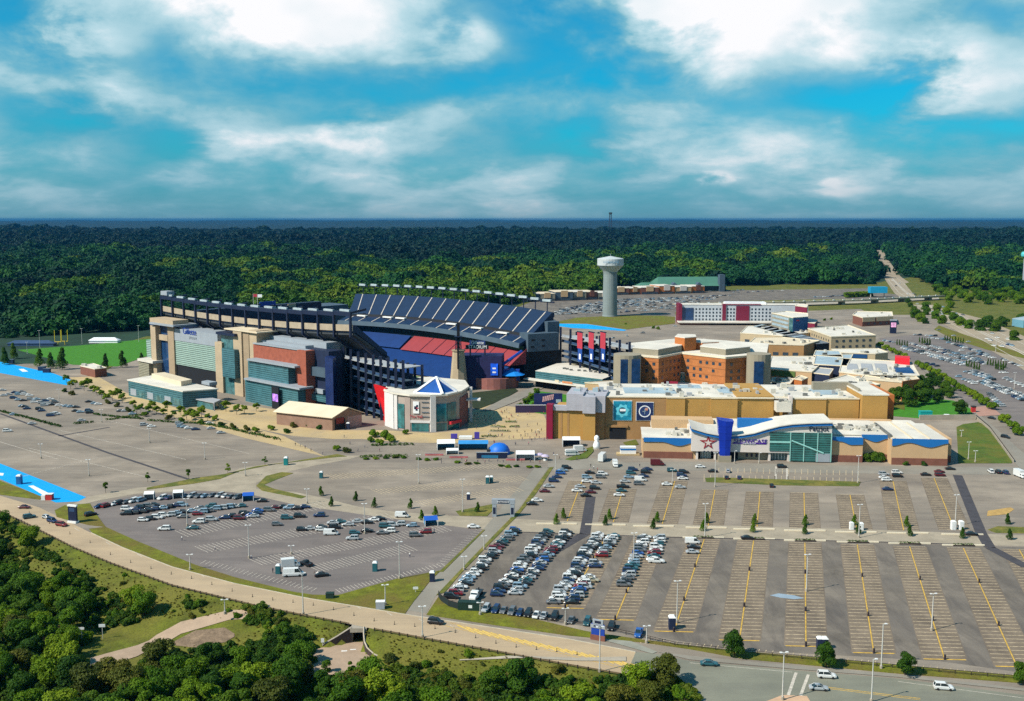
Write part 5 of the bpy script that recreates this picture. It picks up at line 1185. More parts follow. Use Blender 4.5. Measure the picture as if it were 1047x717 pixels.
# ---------------- retail blocks with white roofs
def shops(): 
    S = [
     ('shop_block', 'white roofed shop block with cluttered roof beside the hotel car park', [(757, 341), (800, 344), (833, 340), (790, 333), (764, 334)], 9, M_beige, M_roofw, 12),
     ('shop_block', 'long cream roofed shop block behind the orange brick drum', [(765, 352), (822, 353.5), (838, 349), (800, 345.5), (772, 346)], 10, M_ochd, M_rooft, 10),
     ('shop_block', 'shop block with green signboard and cream roof near the orange kiosk', [(786, 378), (830, 381), (841, 371), (833, 365), (789, 365)], 11, M_tanw, M_roofw, 8),
     ('shop_block', 'blue slate roofed shop beside the navy storefront', [(832, 373), (866, 375), (872, 363), (834, 364)], 12, M_navy2, M_sky, 2),
     ('shop_block', 'wide white roofed shop block with grey membranes and a red sign', [(858, 381), (910, 388), (940, 385), (932, 371), (862, 367)], 12, M_tanw, M_roofw, 26),
     ('shop_block', 'tan shop with orange brick corner tower beside the garden trees', [(880, 388), (922, 391.5), (940, 389), (936, 385), (884, 384)], 12, M_tanw, M_rooft, 6),
     ('shop_block', 'cream roofed shop with navy fascia below the beige office', [(854, 361), (895, 362.5), (908, 361), (898, 357), (850, 357.5)], 8, M_beige, M_roofw, 5),
     ('shop_block', 'low white roofed shop tucked behind the tan store tower', [(842, 391), (880, 397), (900, 394), (866, 384)], 14, M_greyt, M_roofw, 7),
     ('kiosk', 'orange kiosk block with cream roof in the shopping street', [(812, 388), (820, 389.5), (826, 387), (818, 384.5)], 12, M_orangep, M_rooft, 1),
     ('shop_block', 'small dark fronted shop beside the orange kiosk', [(788, 391), (808, 393), (812, 388), (790, 387)], 10, M_navy2, M_roofw, 6),
     ('shop_block', 'low white roofed shop in front of the orange drum', [(745, 392), (786, 395), (790, 389), (748, 387)], 11, M_ochd, M_rooft, 6),
     ('shop_block', 'low navy fronted shop under the slate roof', [(815, 380), (848, 384), (852, 378), (820, 375)], 10, M_navy2, M_roofg, 3),
    ]
    for n, l, px, h, m, r_, c in S:
        t, P = block(n, l, 'shop building' if n != 'kiosk' else 'kiosk', px, h, m, r_, clutter=c)
        w = Wall(P[0], P[1])
        windows(t, w, w.L * .06, w.L * .94, max(2, int(w.L / 9)), [2.6], 4.5, 2.6, M_win, off=.12, name='shopfront')
        if 'green signboard' in l: a = MB(); a.slab(w, 2, w.L * .62, 7.0, 10.8, 0, .6); a.build('green_signboard', mat('moss_green', (.1, .16, .04), .8, .08, .3), t)
        if 'red sign' in l:
            q = footprint([(915, 369.5), (930, 371), (930, 368.5), (915, 367.5)], 14); ww = Wall(q[0], q[1]); a = MB(); a.prism([tuple(p.xy) for p in q], 12, 17); sg2 = a.build('red_sign_box', mat('bright_red_sign', (.6, .01, .02), .5, .04, .3), t)
            for k in range(3): a = MB(); qq = footprint([(866 + k * 15, 378 + k), (878 + k * 15, 379 + k), (876 + k * 15, 372.5), (866 + k * 14, 372)], 12.4); a.prism([tuple(p.xy) for p in qq], 12.2, 12.7); a.build('membrane_patch', M_roofg, t)
            a = MB(); qq = footprint([(917, 381), (934, 381.5), (930, 377.5), (914, 378)], 12.6); a.prism([tuple(p.xy) for p in qq], 12.2, 14); a.build('teal_skylight', M_nvy, t)
        if 'orange brick corner' in l: w2 = Wall(P[1], P[2]); a = MB(); a.slab(w2, 0, w2.L * .98, 0, 13, 0, .5); a.build('orange_corner', M_orangep, t)
        if 'navy fascia' in l: a = MB(); a.slab(w, w.L * .2, w.L * .8, 4.6, 7.6, 0, .4); a.build('navy_fascia', M_nvy, t)
        if n == 'shop_block' and ('behind the orange brick drum' in l or 'hotel car park' in l): pass
shops()
so_, P = block('solar_canopy', 'dark solar panel canopy roof running past the navy hotel wing', 'canopy', [(770, 334), (835, 352), (848, 351), (796, 334.5), (779, 332)], 9, M_blk, M_solar, para=0)
for k in range(9):
    a = MB(); p = P[0] + (P[1] - P[0]) * ((k + .3) / 9.5); q = P[4] + (P[2] - P[4]) * ((k + .3) / 9.5); d = (q - p); m = (p + q) / 2; a.box((m.x, m.y, 9.5), (d.length * .92, 3.6, .3), math.atan2(d.y, d.x)); a.build('solar_row', M_roofg if k % 3 else M_sky, so_)
block('shop_block', 'slate roofed double gallery beside the solar canopy', 'shop building', [(832, 364), (862, 366), (858, 359.5), (834, 359)], 12, M_navy2, M_sky, clutter=2)
# ---------------- far shopping strip, lodge, water tower
strip_s = []
xs = 524
cols = [('white', M_roofw), ('tan', M_tanw), ('red brick', M_plinth), ('slate blue', M_slate), ('beige', M_beige), ('orange brick', M_orangep), ('grey', M_greyt)]
k = 0
while xs < 712:
    wd_ = RH.uniform(11, 19); f_ = (xs - 524) / 188.; yb = 309 - 5.5 * f_ if xs < 620 else 302 - 2 * (xs - 620) / 90
    cn, m = cols[(k * 3 + (k // 3)) % 7]; h = RH.uniform(9, 13)
    b0, b1 = at(xs, yb), at(xs + wd_ - .6, yb - .3)
    w = Wall(b0, b1); t = thing('strip_shop', f'{cn} shop, {ordw(k)} from the stadium end of the far retail strip', 'shop building', w.p(w.L / 2), 'far retail strip behind the water tower')
    a = MB(); a.slab(w, 0, w.L, 0, h, -40, 0); a.build('wall', m, t); a = MB(); a.slab(w, -.3, w.L + .3, h, h + .6, -40.3, .3); a.build('roof', RH.choice((M_roofw, M_rooft, M_roofw)), t)
    a = MB(); a.slab(w, w.L * .3, w.L * .7, h * .45, h + 2.2, 0, .8); a.build('entrance_gable', RH.choice((M_tanw, M_slate, M_cinw, M_plinth)), t)
    a = MB(); a.slab(w, w.L * .05, w.L * .95, .5, 3.6, 0, .4); a.build('shopfront', M_win, t)
    xs += wd_; k += 1
LW = Wall(at(668, 298.5), at(742, 298))
lod = thing('green_roof_lodge', 'long lodge store with green gabled roof at the forest edge', 'shop building', LW.p(LW.L / 2))
M_gr = mat('sage_green_roof', (0.06, 0.16, 0.11), 0.6, 0.06, 0.05)
def gable(w, s0, s1, ze, zr_, o0, o1, rm, wm, par, nm='roof'):
    a = MB(); a.slab(w, s0, s1, 0, ze, o0, o1); a.build('wall', wm, par)
    om = (o0 + o1) / 2; A = [w.p(s0 - 2, ze, o1 + 3), w.p(s1 + 2, ze, o1 + 3), w.p(s1 - 6, zr_, om), w.p(s0 + 6, zr_, om), w.p(s1 + 2, ze, o0 - 3), w.p(s0 - 2, ze, o0 - 3)]
    a = MB(); a.add(A, [(0, 1, 2, 3), (4, 5, 3, 2), (1, 4, 2), (5, 0, 3), (0, 5, 4, 1)]); return a.build(nm, rm, par)
gable(LW, 8, LW.L, 9, 22, -60, 0, M_gr, mat('dark_lodge_wall', (.03, .05, .05), .8, .1, .1), lod)
gable(LW, -22, 8, 8, 14, -30, -4, M_gr, M_slate, lod, 'side_roof')
for u in (.28, .62): 
    a = MB(); s = LW.L * u; a.add([LW.p(s - 7, 0, 5), LW.p(s + 7, 0, 5), LW.p(s + 7, 9, 5), LW.p(s, 15, 5), LW.p(s - 7, 9, 5), LW.p(s - 7, 0, -8), LW.p(s + 7, 0, -8), LW.p(s + 7, 9, -8), LW.p(s, 15, -14), LW.p(s - 7, 9, -8)], [(0, 1, 2, 3, 4), (2, 7, 8, 3), (3, 8, 9, 4), (1, 6, 7, 2), (0, 4, 9, 5)]); a.build('porch_gable', M_slate, lod)
a = MB(); a.slab(LW, LW.L * .9, LW.L * .97, 0, 27, -6, 6); a.build('stone_tower', M_slate, lod)
PW = Wall(at(655, 300.5), at(680, 300.5)); pv = thing('blue_pavilion', 'pale blue canopied pavilion by the green roofed lodge', 'shop building', PW.p(10)); a = MB(); a.slab(PW, 0, PW.L, 0, 6, -14, 0); a.build('wall', M_slate, pv); a = MB(); a.slab(PW, -2, PW.L + 2, 6, 7.5, -16, 2); a.build('canopy', mat('pale_blue_canopy', (.3, .5, .6), .6, .05, .2), pv)
tp = at(623.5, 323.5)
H_ = topz(623.5, 323.5, 262); wt = thing('water_tower', 'tall grey pedestal water tower with white faceted tank', 'water tower', tp)
a = MB(); a.lathe([(9.3, 0), (8.8, 2), (8.2, H_ * .7), (8.6, H_ * .745)], tp, 24); a.build('pedestal', mat('grey_tower_concrete', (0.19, 0.225, 0.225), 0.8, 0.06, 0.12, bands=(3.4, 0.85, 0.06)), wt, smooth=False)
a = MB(); a.lathe([(8.7, H_ * .745), (9.4, H_ * .76), (15.2, H_ * .845), (15.6, H_ * .85), (15.6, H_ * .955), (15.3, H_ * .962), (1.2, H_)], tp, 28); tk = a.build('tank', mat('white_tank_paint', (0.44, 0.47, 0.47), 0.6, 0.05, 0.1), wt)
TWW = Wall(tp + Vector((-10, -15.2, 0)), tp + Vector((10, -15.2, 0)))
text('tank_letters', 'FOXBOROUGH', TWW, 9.0, H_ * .905, 3.2, mat('pale_blue_letters', (.12, .3, .45), .6, .1, .3), wt, off=.45, squash=.8)
a = MB(); a.tube(tp + Vector((0, 0, H_)), tp + Vector((0, 0, H_ + 3)), .25, 5); a.build('vent', M_pale, wt)
# ---------------- brick pavilion near the field
pb, P = block('brick_pavilion', 'small brick pavilion with white roof beside the playing field', 'building', [(82, 374.5), (97, 378), (109, 376.5), (95, 372)], 6, M_plinth, M_roofw, para=.5, clutter=3)
# little far houses
for i, (x, y, s_2) in enumerate([(244, 250, 12), (957, 277, 16), (1036, 305, 0)]):
    if not s_2: continue
    w = Wall(at(x - s_2 / 3, y), at(x + s_2 / 3, y)); t = thing('far_building', ['small white building far off in the woods behind the stadium', 'pale green roofed building below the wooded hill'][i], 'building', w.p(w.L / 2)); k_ = w.L / 30
    a = MB(); a.slab(w, 0, w.L, 0, 16 if i == 0 else 11, -15, 0); a.build('wall', M_letw if i == 0 else M_sky, t); a = MB(); a.slab(w, -2, w.L + 2, 16 if i == 0 else 11, 20 if i == 0 else 13, -17, 2); a.build('roof', M_roofw if i == 0 else M_gr, t)
bl = footprint([(1035, 326), (1047, 328), (1075, 326), (1060, 322)], 8)
t = thing('blue_warehouse', 'pale blue warehouse at the edge of the highway', 'building', bl[0]); a = MB(); a.prism([tuple(p.xy) for p in bl], 0, 8); a.build('wall', mat('pale_blue_siding', (.12, .28, .36), .7, .06, .2), t); a = MB(); a.prism([tuple(p.xy) for p in bl], 8, 8.5); a.build('roof', M_sky, t)
# ------------------------------------------------------------------ trees, shrubs, woods
def leafmat(name, a, b, c, trans=0.34, wscale=None):
    "foliage: mixes three leaf tones by tree (and, for the woods, by stand)"
    m = bpy.data.materials.new(name); m.use_nodes = True; nt = m.node_tree; N = nt.nodes; L = nt.links; bs = N['Principled BSDF']
    bs.inputs['Roughness'].default_value = 0.7; bs.inputs['Specular IOR Level'].default_value = 0.2
    oi = N.new('ShaderNodeObjectInfo'); r = N.new('ShaderNodeValToRGB'); E = r.color_ramp.elements
    E[0].color = (*a, 1); E[1].color = (*c, 1); e = E.new(0.5); e.color = (*b, 1)
    if wscale:
        n = N.new('ShaderNodeTexNoise'); n.inputs['Scale'].default_value = wscale; n.inputs['Detail'].default_value = 5; n.inputs['Roughness'].default_value = .6
        L.new(oi.outputs['Location'], n.inputs['Vector'])
        rm = N.new('ShaderNodeMapRange'); rm.inputs[1].default_value = .33; rm.inputs[2].default_value = .67; L.new(n.outputs['Fac'], rm.inputs[0])
        mm = N.new('ShaderNodeMath'); mm.operation = 'MULTIPLY_ADD'; mm.inputs[1].default_value = .5; mm.inputs[2].default_value = 0
        L.new(oi.outputs['Random'], mm.inputs[0])
        m3 = N.new('ShaderNodeMath'); m3.operation = 'MULTIPLY_ADD'; m3.inputs[1].default_value = .72; L.new(rm.outputs[0], m3.inputs[0]); L.new(mm.outputs[0], m3.inputs[2])
        m4 = N.new('ShaderNodeMath'); m4.operation = 'SUBTRACT'; m4.inputs[1].default_value = .11; L.new(m3.outputs[0], m4.inputs[0]); fac = m4.outputs[0]
    else:
        tc = N.new('ShaderNodeTexCoord'); n = N.new('ShaderNodeTexNoise'); n.inputs['Scale'].default_value = .55; n.inputs['Detail'].default_value = 4; L.new(tc.outputs['Object'], n.inputs['Vector'])
        mm = N.new('ShaderNodeMath'); mm.operation = 'MULTIPLY_ADD'; mm.inputs[1].default_value = .75; L.new(n.outputs['Fac'], mm.inputs[0])
        m2 = N.new('ShaderNodeMath'); m2.operation = 'MULTIPLY_ADD'; m2.inputs[1].default_value = .7; m2.inputs[2].default_value = -.22; L.new(oi.outputs['Random'], m2.inputs[0]); L.new(m2.outputs[0], mm.inputs[2]); fac = mm.outputs[0]
    L.new(fac, r.inputs['Fac']); L.new(r.outputs[0], bs.inputs['Base Color'])
    tr = N.new('ShaderNodeBsdfTranslucent'); L.new(r.outputs[0], tr.inputs['Color']); ms = N.new('ShaderNodeMixShader'); ms.inputs[0].default_value = trans
    L.new(bs.outputs[0], ms.inputs[1]); L.new(tr.outputs[0], ms.inputs[2]); L.new(ms.outputs[0], N['Material Output'].inputs['Surface'])
    return m
L_deep = leafmat('deep_green_leaves', (.016, .055, .003), (.042, .105, .004), (.085, .15, .005))
L_mid = leafmat('mid_green_leaves', (.03, .085, .002), (.075, .16, .003), (.155, .23, .005))
L_lime = leafmat('lime_green_leaves', (.06, .13, .003), (.135, .22, .005), (.22, .28, .01))
L_olive = leafmat('olive_leaves', (.04, .06, .006), (.085, .1, .01), (.14, .13, .015))
L_bark = mat('bark', (.07, .05, .035), .9, .2, 2.0)
def leaf_quads(mb, rnd, c, r, n, size, squash=.8):
    for _ in range(n):
        z = rnd.uniform(-.55, 1); t = rnd.uniform(0, 6.283); q = math.sqrt(max(0, 1 - z * z)); k = rnd.uniform(.72, 1.05)
        d = Vector((q * math.cos(t), q * math.sin(t), z * squash)); p = c + d * r * k
        nn = (d + Vector((rnd.gauss(0, .45), rnd.gauss(0, .45), rnd.gauss(0, .45) + .25))).normalized()
        e = nn.cross(Vector((rnd.gauss(0, 1), rnd.gauss(0, 1), rnd.gauss(0, 1)))).normalized(); f = nn.cross(e); s = size * rnd.uniform(.55, 1.3)
        mb.add([p + e * s - f * s * .15, p + f * s * .7 + nn * s * .2, p - e * s * .9 + f * s * .1, p - f * s * .8 + nn * s * .12], [(0, 1, 2, 3)])
def crown(seed, rx, h, nl, n, size, m, base=.25, cone=False):
    "uneven crown of leaf clumps, base of the tree at z = 0"
    rnd = random.Random(seed); mb = MB()
    for i in range(nl):
        u = (i + .5) / nl
        if cone:
            z = h * (.12 + .84 * u); rr = rx * (1.0 - u * .85); t = rnd.uniform(0, 6.283); c = Vector((math.cos(t) * rr * .35, math.sin(t) * rr * .35, z)); r = rr * .75 + .2
        else:
            t = i * 2.4 + rnd.uniform(-.5, .5); z = h * (base + .12 + (.62 - .1 * base) * rnd.random()); w = 1 - ((z / h - .55) / .62) ** 2
            k = rnd.uniform(.15, .75) * max(.25, w); c = Vector((math.cos(t) * rx * k, math.sin(t) * rx * k, z)); r = rx * rnd.uniform(.3, .52)
        leaf_quads(mb, rnd, c, r, int(n / nl), size)
    return mb.mesh('crown', m)
def trunk(seed, h, r, rx, base=.25):
    rnd = random.Random(seed); mb = MB(); top = Vector((rnd.uniform(-.2, .2), rnd.uniform(-.2, .2), h * .7)); mb.tube((0, 0, -.6), top, r, 6, r * .35)
    for i in range(4):
        t = i * 1.6 + rnd.random(); z = h * (base + .05 + .1 * i); mb.tube((0, 0, z), (math.cos(t) * rx * .55, math.sin(t) * rx * .55, z + h * .2), r * .45, 5, r * .12)
    return mb.mesh('trunk', L_bark)
KIND = {}
def kind(k, *a):
    if k not in KIND: KIND[k] = a
    return KIND[k]
CROWNS = {'broad': [], 'tall': [], 'bush': [], 'cone': [], 'small': []}
def var(fam, m, seed, rx, h, nl, n, size, base=.25, cone=False):
    CROWNS[fam].append((crown(seed, rx, h, nl, n, size, m, base, cone), trunk(seed, h, max(.12, rx * .055), rx, base), rx, h, m.name.split('_leaves')[0].replace('_', ' ')))
for i, m in enumerate((L_mid, L_deep, L_mid, L_lime, L_olive, L_deep)):
    var('broad', m, 20 + i, 4.6, 8.5, 15, 5200, .29, .1); var('tall', m, 40 + i, 3.4, 10.5, 13, 4200, .29, .12)
for i, m in enumerate((L_mid, L_lime, L_olive, L_deep)):
    var('bush', m, 60 + i, 2.4, 3.2, 8, 1700, .23, 0)
for i, m in enumerate((L_deep, L_deep, L_mid)): var('cone', m, 80 + i, 2.1, 7, 9, 2000, .22, .1, True)
for i, m in enumerate((L_mid, L_lime, L_deep)): var('small', m, 90 + i, 1.6, 4.6, 7, 1200, .2, .3)
RT = random.Random(3)
def plant(name, label, cat, p, fam, sc=1.0, vi=None, group=None, zs=1.0):
    v = CROWNS[fam][vi if vi is not None else RT.randrange(len(CROWNS[fam]))]
    t = thing(name, label, cat, p, group); t.rotation_euler = (0, 0, RT.uniform(0, 6.28)); t.scale = (sc, sc, sc * zs)
    link('crown', v[0], t); link('trunk' if fam != 'bush' else 'stem', v[1], t); return t
# ---- the wooded bank below the curving road
WOODS = [(-60, 532), (0, 545), (22, 560), (50, 578), (80, 600), (112, 618), (150, 630), (205, 634), (232, 642), (262, 640), (300, 654), (322, 668), (330, 690), (400, 694), (440, 700), (520, 713), (590, 717), (640, 717), (690, 720), (712, 735), (720, 800), (-60, 800)]
GAPS = [[(78, 664), (110, 645), (150, 634), (240, 632), (262, 645), (205, 660), (165, 664), (125, 688), (95, 692)], [(15, 575), (55, 575), (70, 600), (50, 606), (22, 596)], [(322, 655), (395, 655), (396, 694), (322, 688)], [(195, 640), (240, 650), (232, 668), (180, 664)]]
PATHV = [(84, 668), (110, 658), (150, 638), (185, 634), (240, 633), (262, 638), (262, 648), (235, 650), (185, 656), (150, 664), (120, 680), (90, 686)]
def zone(x, y):
    if y < 600: return 'at the top of the wooded bank beside the curving road'
    if x < 90: return 'in the thick woods west of the sandy path' if y < 665 else 'in the lower woods at the corner beyond the sandy path'
    if x < 265: return 'just above the sandy path' if y < 645 else ('right beside the sandy path' if y < 690 else 'below the sandy path')
    if x < 330: return 'between the sandy path and the underpass'
    if x < 420: return 'in front of the underpass mouth'
    if x < 540: return 'below the grassy bank right of the underpass'
    return 'by the street corner sidewalk'
pts_ = []; cnt = {}
tries = 0
while tries < 9000 and len(pts_) < 285:
    tries += 1
    x = RT.uniform(-50, 720); y = RT.uniform(536, 790)
    if not inside((x, y), WOODS) or any(inside((x, y), G_) for G_ in GAPS): continue
    g0 = at(x, y, -5.0); z = ground_z(g0.x, g0.y); p = Vector((g0.x, g0.y, z))
    qx, qy = pxof(p.x, p.y, p.z)
    if any(inside((qx, qy), G_) for G_ in GAPS): continue
    if qy - 34 > 717: continue
    tall_ = 30 if qy > 600 else 0
    if tall_ and any(inside((qx + dx, qy - k), PATHV) for k in (6, 12, 18, 24) for dx in (-8, 0, 8)): continue
    mind = 5.4 if y > 620 else 4.6
    if any((p - q).length < mind for q in pts_): continue
    pts_.append(p)
    edge = not inside((x, y - 16), WOODS) or any(inside((x, y + 10), G_) or inside((x, y + 20), G_) or inside((x + 10, y), G_) for G_ in GAPS)
    fam = RT.choice(('bush', 'bush', 'small', 'broad')) if edge else RT.choice(('broad', 'broad', 'broad', 'tall', 'bush'))
    vi = RT.choices(range(len(CROWNS[fam])))[0]
    if fam in ('broad', 'tall') and x < 110 and y < 640: vi = RT.choice((0, 1, 2, 5, 5))
    sc = RT.uniform(.72, 1.12); tone = CROWNS[fam][vi][4]; nm = 'shrub' if fam == 'bush' else 'woodland_tree'
    size = 'small' if sc < .84 else ('tall' if sc > 1.0 else 'middling')
    word = {'broad': 'broad crowned tree', 'tall': 'tall narrow tree', 'bush': 'rounded bush', 'small': 'young tree'}[fam]
    base = f'{size} {tone} {word} {zone(qx, qy)}'
    plant(nm, base, 'shrub' if fam == 'bush' else 'tree', p, fam, sc, vi, group=base)
# several of one look in one place are told apart by their order across the picture
def number_same(prefix):
    by = {}
    for o in [o for o in COL.objects if o.parent is None and 'label' in o and o.get('group') == o['label']]: by.setdefault(o['label'], []).append(o)
    for lab, os_ in by.items():
        if len(os_) > 1:
            os_.sort(key=lambda o: pxof(*o.location)[0])
            for i, o in enumerate(os_): o['label'] = (f'{ordw(i)} from the left, ' + lab); o['group'] = prefix
        else: os_[0]['group'] = prefix
n_ = 0
while n_ < 34:                                             # scattered bushes up the open bank
    x = RT.uniform(60, 660); y = RT.uniform(560, 700); g0 = at(x, y, -1.5); d = edge_dist(g0.x, g0.y); p = Vector((g0.x, g0.y, ground_z(g0.x, g0.y) - .2)); qx, qy = pxof(*p)
    if not 3 < d < 20 or any(inside((qx, qy), G_) for G_ in GAPS[2:]) or inside((qx, qy - 6), PATHV) or inside((p.x, p.y), APRON): continue
    lab = f'small {"olive" if n_ % 3 else "green"} bush on the open grass {"left of the underpass" if qx < 345 else "right of the underpass"}'; vi = (2 if n_ % 3 else 0)
    plant('shrub', lab, 'shrub', p, 'bush', RT.uniform(.35, .85), vi, group=lab); n_ += 1
number_same('trees and bushes on the wooded bank')
def shorten():
    for o in COL.objects:
        if 'label' in o and len(o['label'].split()) > 16: o['label'] = ' '.join(o['label'].replace('in the thick woods', 'in thick woods').replace('in the lower woods at the corner', 'in lower woods').replace('at the top of the wooded bank beside', 'on the bank top by').replace('below the grassy bank right of', 'on the bank beyond').replace('middling ', '').split()[:16])
# ---- instanced stuff
def clump_source(name, m, seed, n, r, size, nl=4):
    rnd = random.Random(seed); mb = MB()
    for i in range(nl):
        t = i * 2.4; kk = rnd.uniform(.2, .62); c = Vector((math.cos(t) * r * kk, math.sin(t) * r * kk, r * rnd.uniform(.6, 1.25))); leaf_quads(mb, rnd, c, r * rnd.uniform(.36, .62), n // nl, size)
    return bpy.data.objects.new(name, mb.mesh(name, m))
def scatter(name, pts, scales, sources, label):
    me = bpy.data.meshes.new(name); me.from_pydata([tuple(p) for p in pts], [], [])
    at_ = me.attributes.new('grow', 'FLOAT', 'POINT'); at_.data.foreach_set('value', scales)
    o = link(name, me); o['kind'] = 'stuff'; o['label'] = label
    cl = bpy.data.collections.new(name + '_plants')
    for s in sources: cl.objects.link(s)
    ng = bpy.data.node_groups.new(name, 'GeometryNodeTree'); ng.interface.new_socket('Geometry', in_out='INPUT', socket_type='NodeSocketGeometry'); ng.interface.new_socket('Geometry', in_out='OUTPUT', socket_type='NodeSocketGeometry')
    N = ng.nodes; L = ng.links; gi = N.new('NodeGroupInput'); go = N.new('NodeGroupOutput')
    ci = N.new('GeometryNodeCollectionInfo'); ci.inputs['Collection'].default_value = cl; ci.inputs['Separate Children'].default_value = True; ci.inputs['Reset Children'].default_value = True
    ip = N.new('GeometryNodeInstanceOnPoints'); ip.inputs['Pick Instance'].default_value = True
    rv = N.new('FunctionNodeRandomValue'); rv.data_type = 'FLOAT_VECTOR'; rv.inputs[1].default_value = (.15, .15, 6.28)
    ri = N.new('FunctionNodeRandomValue'); ri.data_type = 'INT'
    for s in ri.inputs:
        if s.type == 'INT' and s.name == 'Max': s.default_value = len(sources) - 1
    na = N.new('GeometryNodeInputNamedAttribute'); na.data_type = 'FLOAT'; na.inputs['Name'].default_value = 'grow'
    L.new(gi.outputs[0], ip.inputs['Points']); L.new(ci.outputs[0], ip.inputs['Instance']); L.new(rv.outputs[0], ip.inputs['Rotation'])
    io = [s for s in ri.outputs if s.type == 'INT'][0]; L.new(io, ip.inputs['Instance Index'])
    L.new([s for s in na.outputs if s.enabled][0], ip.inputs['Scale']); L.new(ip.outputs[0], go.inputs[0])
    md = o.modifiers.new('scatter', 'NODES'); md.node_group = ng; return o
U1 = leafmat('undergrowth_leaves', (.015, .05, .004), (.05, .11, .006), (.13, .16, .012), wscale=.06)
us = [clump_source('undergrowth_clump', U1, 200 + i, 260, .9, .26) for i in range(4)]
up_, ug = [], []
for _ in range(26000):
    x = RT.uniform(-60, 722); y = RT.uniform(530, 800)
    if not inside((x, y + 5), WOODS) or any(inside((x, y), G_) for G_ in GAPS[:3:2]): continue
    g0 = at(x, y, -5.0); z = ground_z(g0.x, g0.y)
    qx, qy = pxof(g0.x, g0.y, z)
    if any(inside((qx, qy), G_) for G_ in (GAPS[0], GAPS[2])) or qy > 735: continue
    if noise.noise(Vector((g0.x * .07, g0.y * .07, 3))) < -.18 and qy < 660: continue
    up_.append((g0.x, g0.y, z - .3)); ug.append(RT.uniform(.5, 1.7))
    if len(up_) > 6500: break
scatter('undergrowth', up_, ug, us, 'mixed green undergrowth covering the bank between the trees')
# dry tufts on the slopes
T1 = leafmat('dry_tufts', (.08, .09, .006), (.13, .12, .012), (.18, .15, .02), wscale=.08)
ts = [clump_source('grass_tuft', T1, 230 + i, 60, .45, .2, 3) for i in range(3)]
tp_, tg = [], []
for _ in range(16000):
    x = RT.uniform(-20, 700); y = RT.uniform(525, 705)
    g0 = at(x, y, -1.0); d = edge_dist(g0.x, g0.y)
    if not (2.0 < d < 34) : continue
    z = ground_z(g0.x, g0.y)
    qx, qy = pxof(g0.x, g0.y, z)
    if inside((qx, qy), GAPS[0]) or inside((qx, qy), GAPS[2]) or inside((g0.x, g0.y), APRON): continue
    tp_.append((g0.x, g0.y, z - .15)); tg.append(RT.uniform(.35, .8))
scatter('grass_tufts', tp_, tg, ts, 'dry grass tufts on the road bank')
# ---- the forest to the horizon
def hill(x, y):
    D = math.hypot(x, y); k = min(1, max(0, (D - 3200) / 3000)); 
    h = noise.noise(Vector((x / 2600, y / 2600, 1.3))) * 42 + noise.noise(Vector((x / 900, y / 900, 4))) * 9 + 8
    far = min(1, max(0, (D - 9000) / 9000))
    return k * max(-2, h) * (1 + far * .6) + far * 34
FRONT = [(-200, 352), (0, 346), (20, 345), (150, 337), (165, 330), (300, 325), (520, 312), (560, 304), (600, 301), (640, 296), (700, 293), (760, 292.5), (800, 291), (890, 291), (905, 281), (938, 284), (950, 291), (965, 295), (1000, 297), (1047, 303), (1300, 330)]
def front(px):
    for (x0, y0), (x1, y1) in zip(FRONT[:-1], FRONT[1:]):
        if x0 <= px <= x1: return y0 + (y1 - y0) * (px - x0) / (x1 - x0)
    return 346
def on_highway(px, py, m=1.6):
    for (x0, y0), (x1, y1), w in zip(HW_C[:-1], HW_C[1:], HW_W):
        if y0 <= py <= y1: return abs(px - (x0 + (x1 - x0) * (py - y0) / (y1 - y0))) < w * m
    return False
FOR = leafmat('forest_leaves', (.001, .016, .009), (.004, .044, .011), (.022, .098, .011), trans=.15, wscale=.006)
FORD = leafmat('shade_tinted_leaves', (.001, .011, .008), (.002, .02, .013), (.004, .034, .017), trans=.1, wscale=.0016)  # cloud shade over the distant woods, put into the leaf colour
fs = [clump_source('forest_crown', FOR, 300 + i, 420, 5.6, .95, 7) for i in range(5)]
fd = [clump_source('shade_tinted_crown', FORD, 320 + i, 300, 5.6, 1.15, 6) for i in range(4)]
RF = random.Random(9)
def forest(d0, d1, sp_, sc):
    out, gs, out2, gs2 = [], [], [], []
    y = d0
    while y < d1:
        half = y * .585 + 60; x = -half
        while x < half:
            px_, py_ = x + RF.uniform(-.45, .45) * sp_, y + RF.uniform(-.45, .45) * sp_
            x += sp_
            qx, qy = pxof(px_, py_, 0)
            if qy > front(qx) or on_highway(qx, qy): continue
            if -20 < qx < 14 and 265 < qy < 270: continue
            nz_ = noise.noise(Vector((px_ / 62, py_ / 95, 5))); g_ = sc * RF.uniform(.65, 1.2) * (1 + .55 * nz_); q = (px_, py_, hill(px_, py_) - 2 + 8.5 * nz_ + 4 * noise.noise(Vector((px_ / 160, py_ / 220, 8))))
            # beyond the first leafy belt, cloud shade is painted as darker leaves
            lim = 262 + 14 * noise.noise(Vector((px_ / 500, py_ / 900, 7))) + (6 if 250 < qx < 620 else 0)
            if qy < lim: out2.append(q); gs2.append(g_)
            else: out.append(q); gs.append(g_)
        y += sp_
    return out, gs, out2, gs2
FSUN = leafmat('sun_tinted_leaves', (.012, .06, .005), (.05, .12, .006), (.115, .16, .008), trans=.2, wscale=.012)  # sunlight on the nearer woods, painted as yellower leaves
fl_ = [clump_source('sun_tinted_crown', FSUN, 340 + i, 420, 5.6, .95, 7) for i in range(4)]
FA = [[], [], [], []]
for args in ((980, 1700, 13, 2.1), (1700, 2600, 17, 2.6), (2600, 4200, 23, 3.2), (4200, 7600, 34, 4.2)):
    for i, l in enumerate(forest(*args)): FA[i] += l
sun_ = [[], []]; rest_ = [[], []]
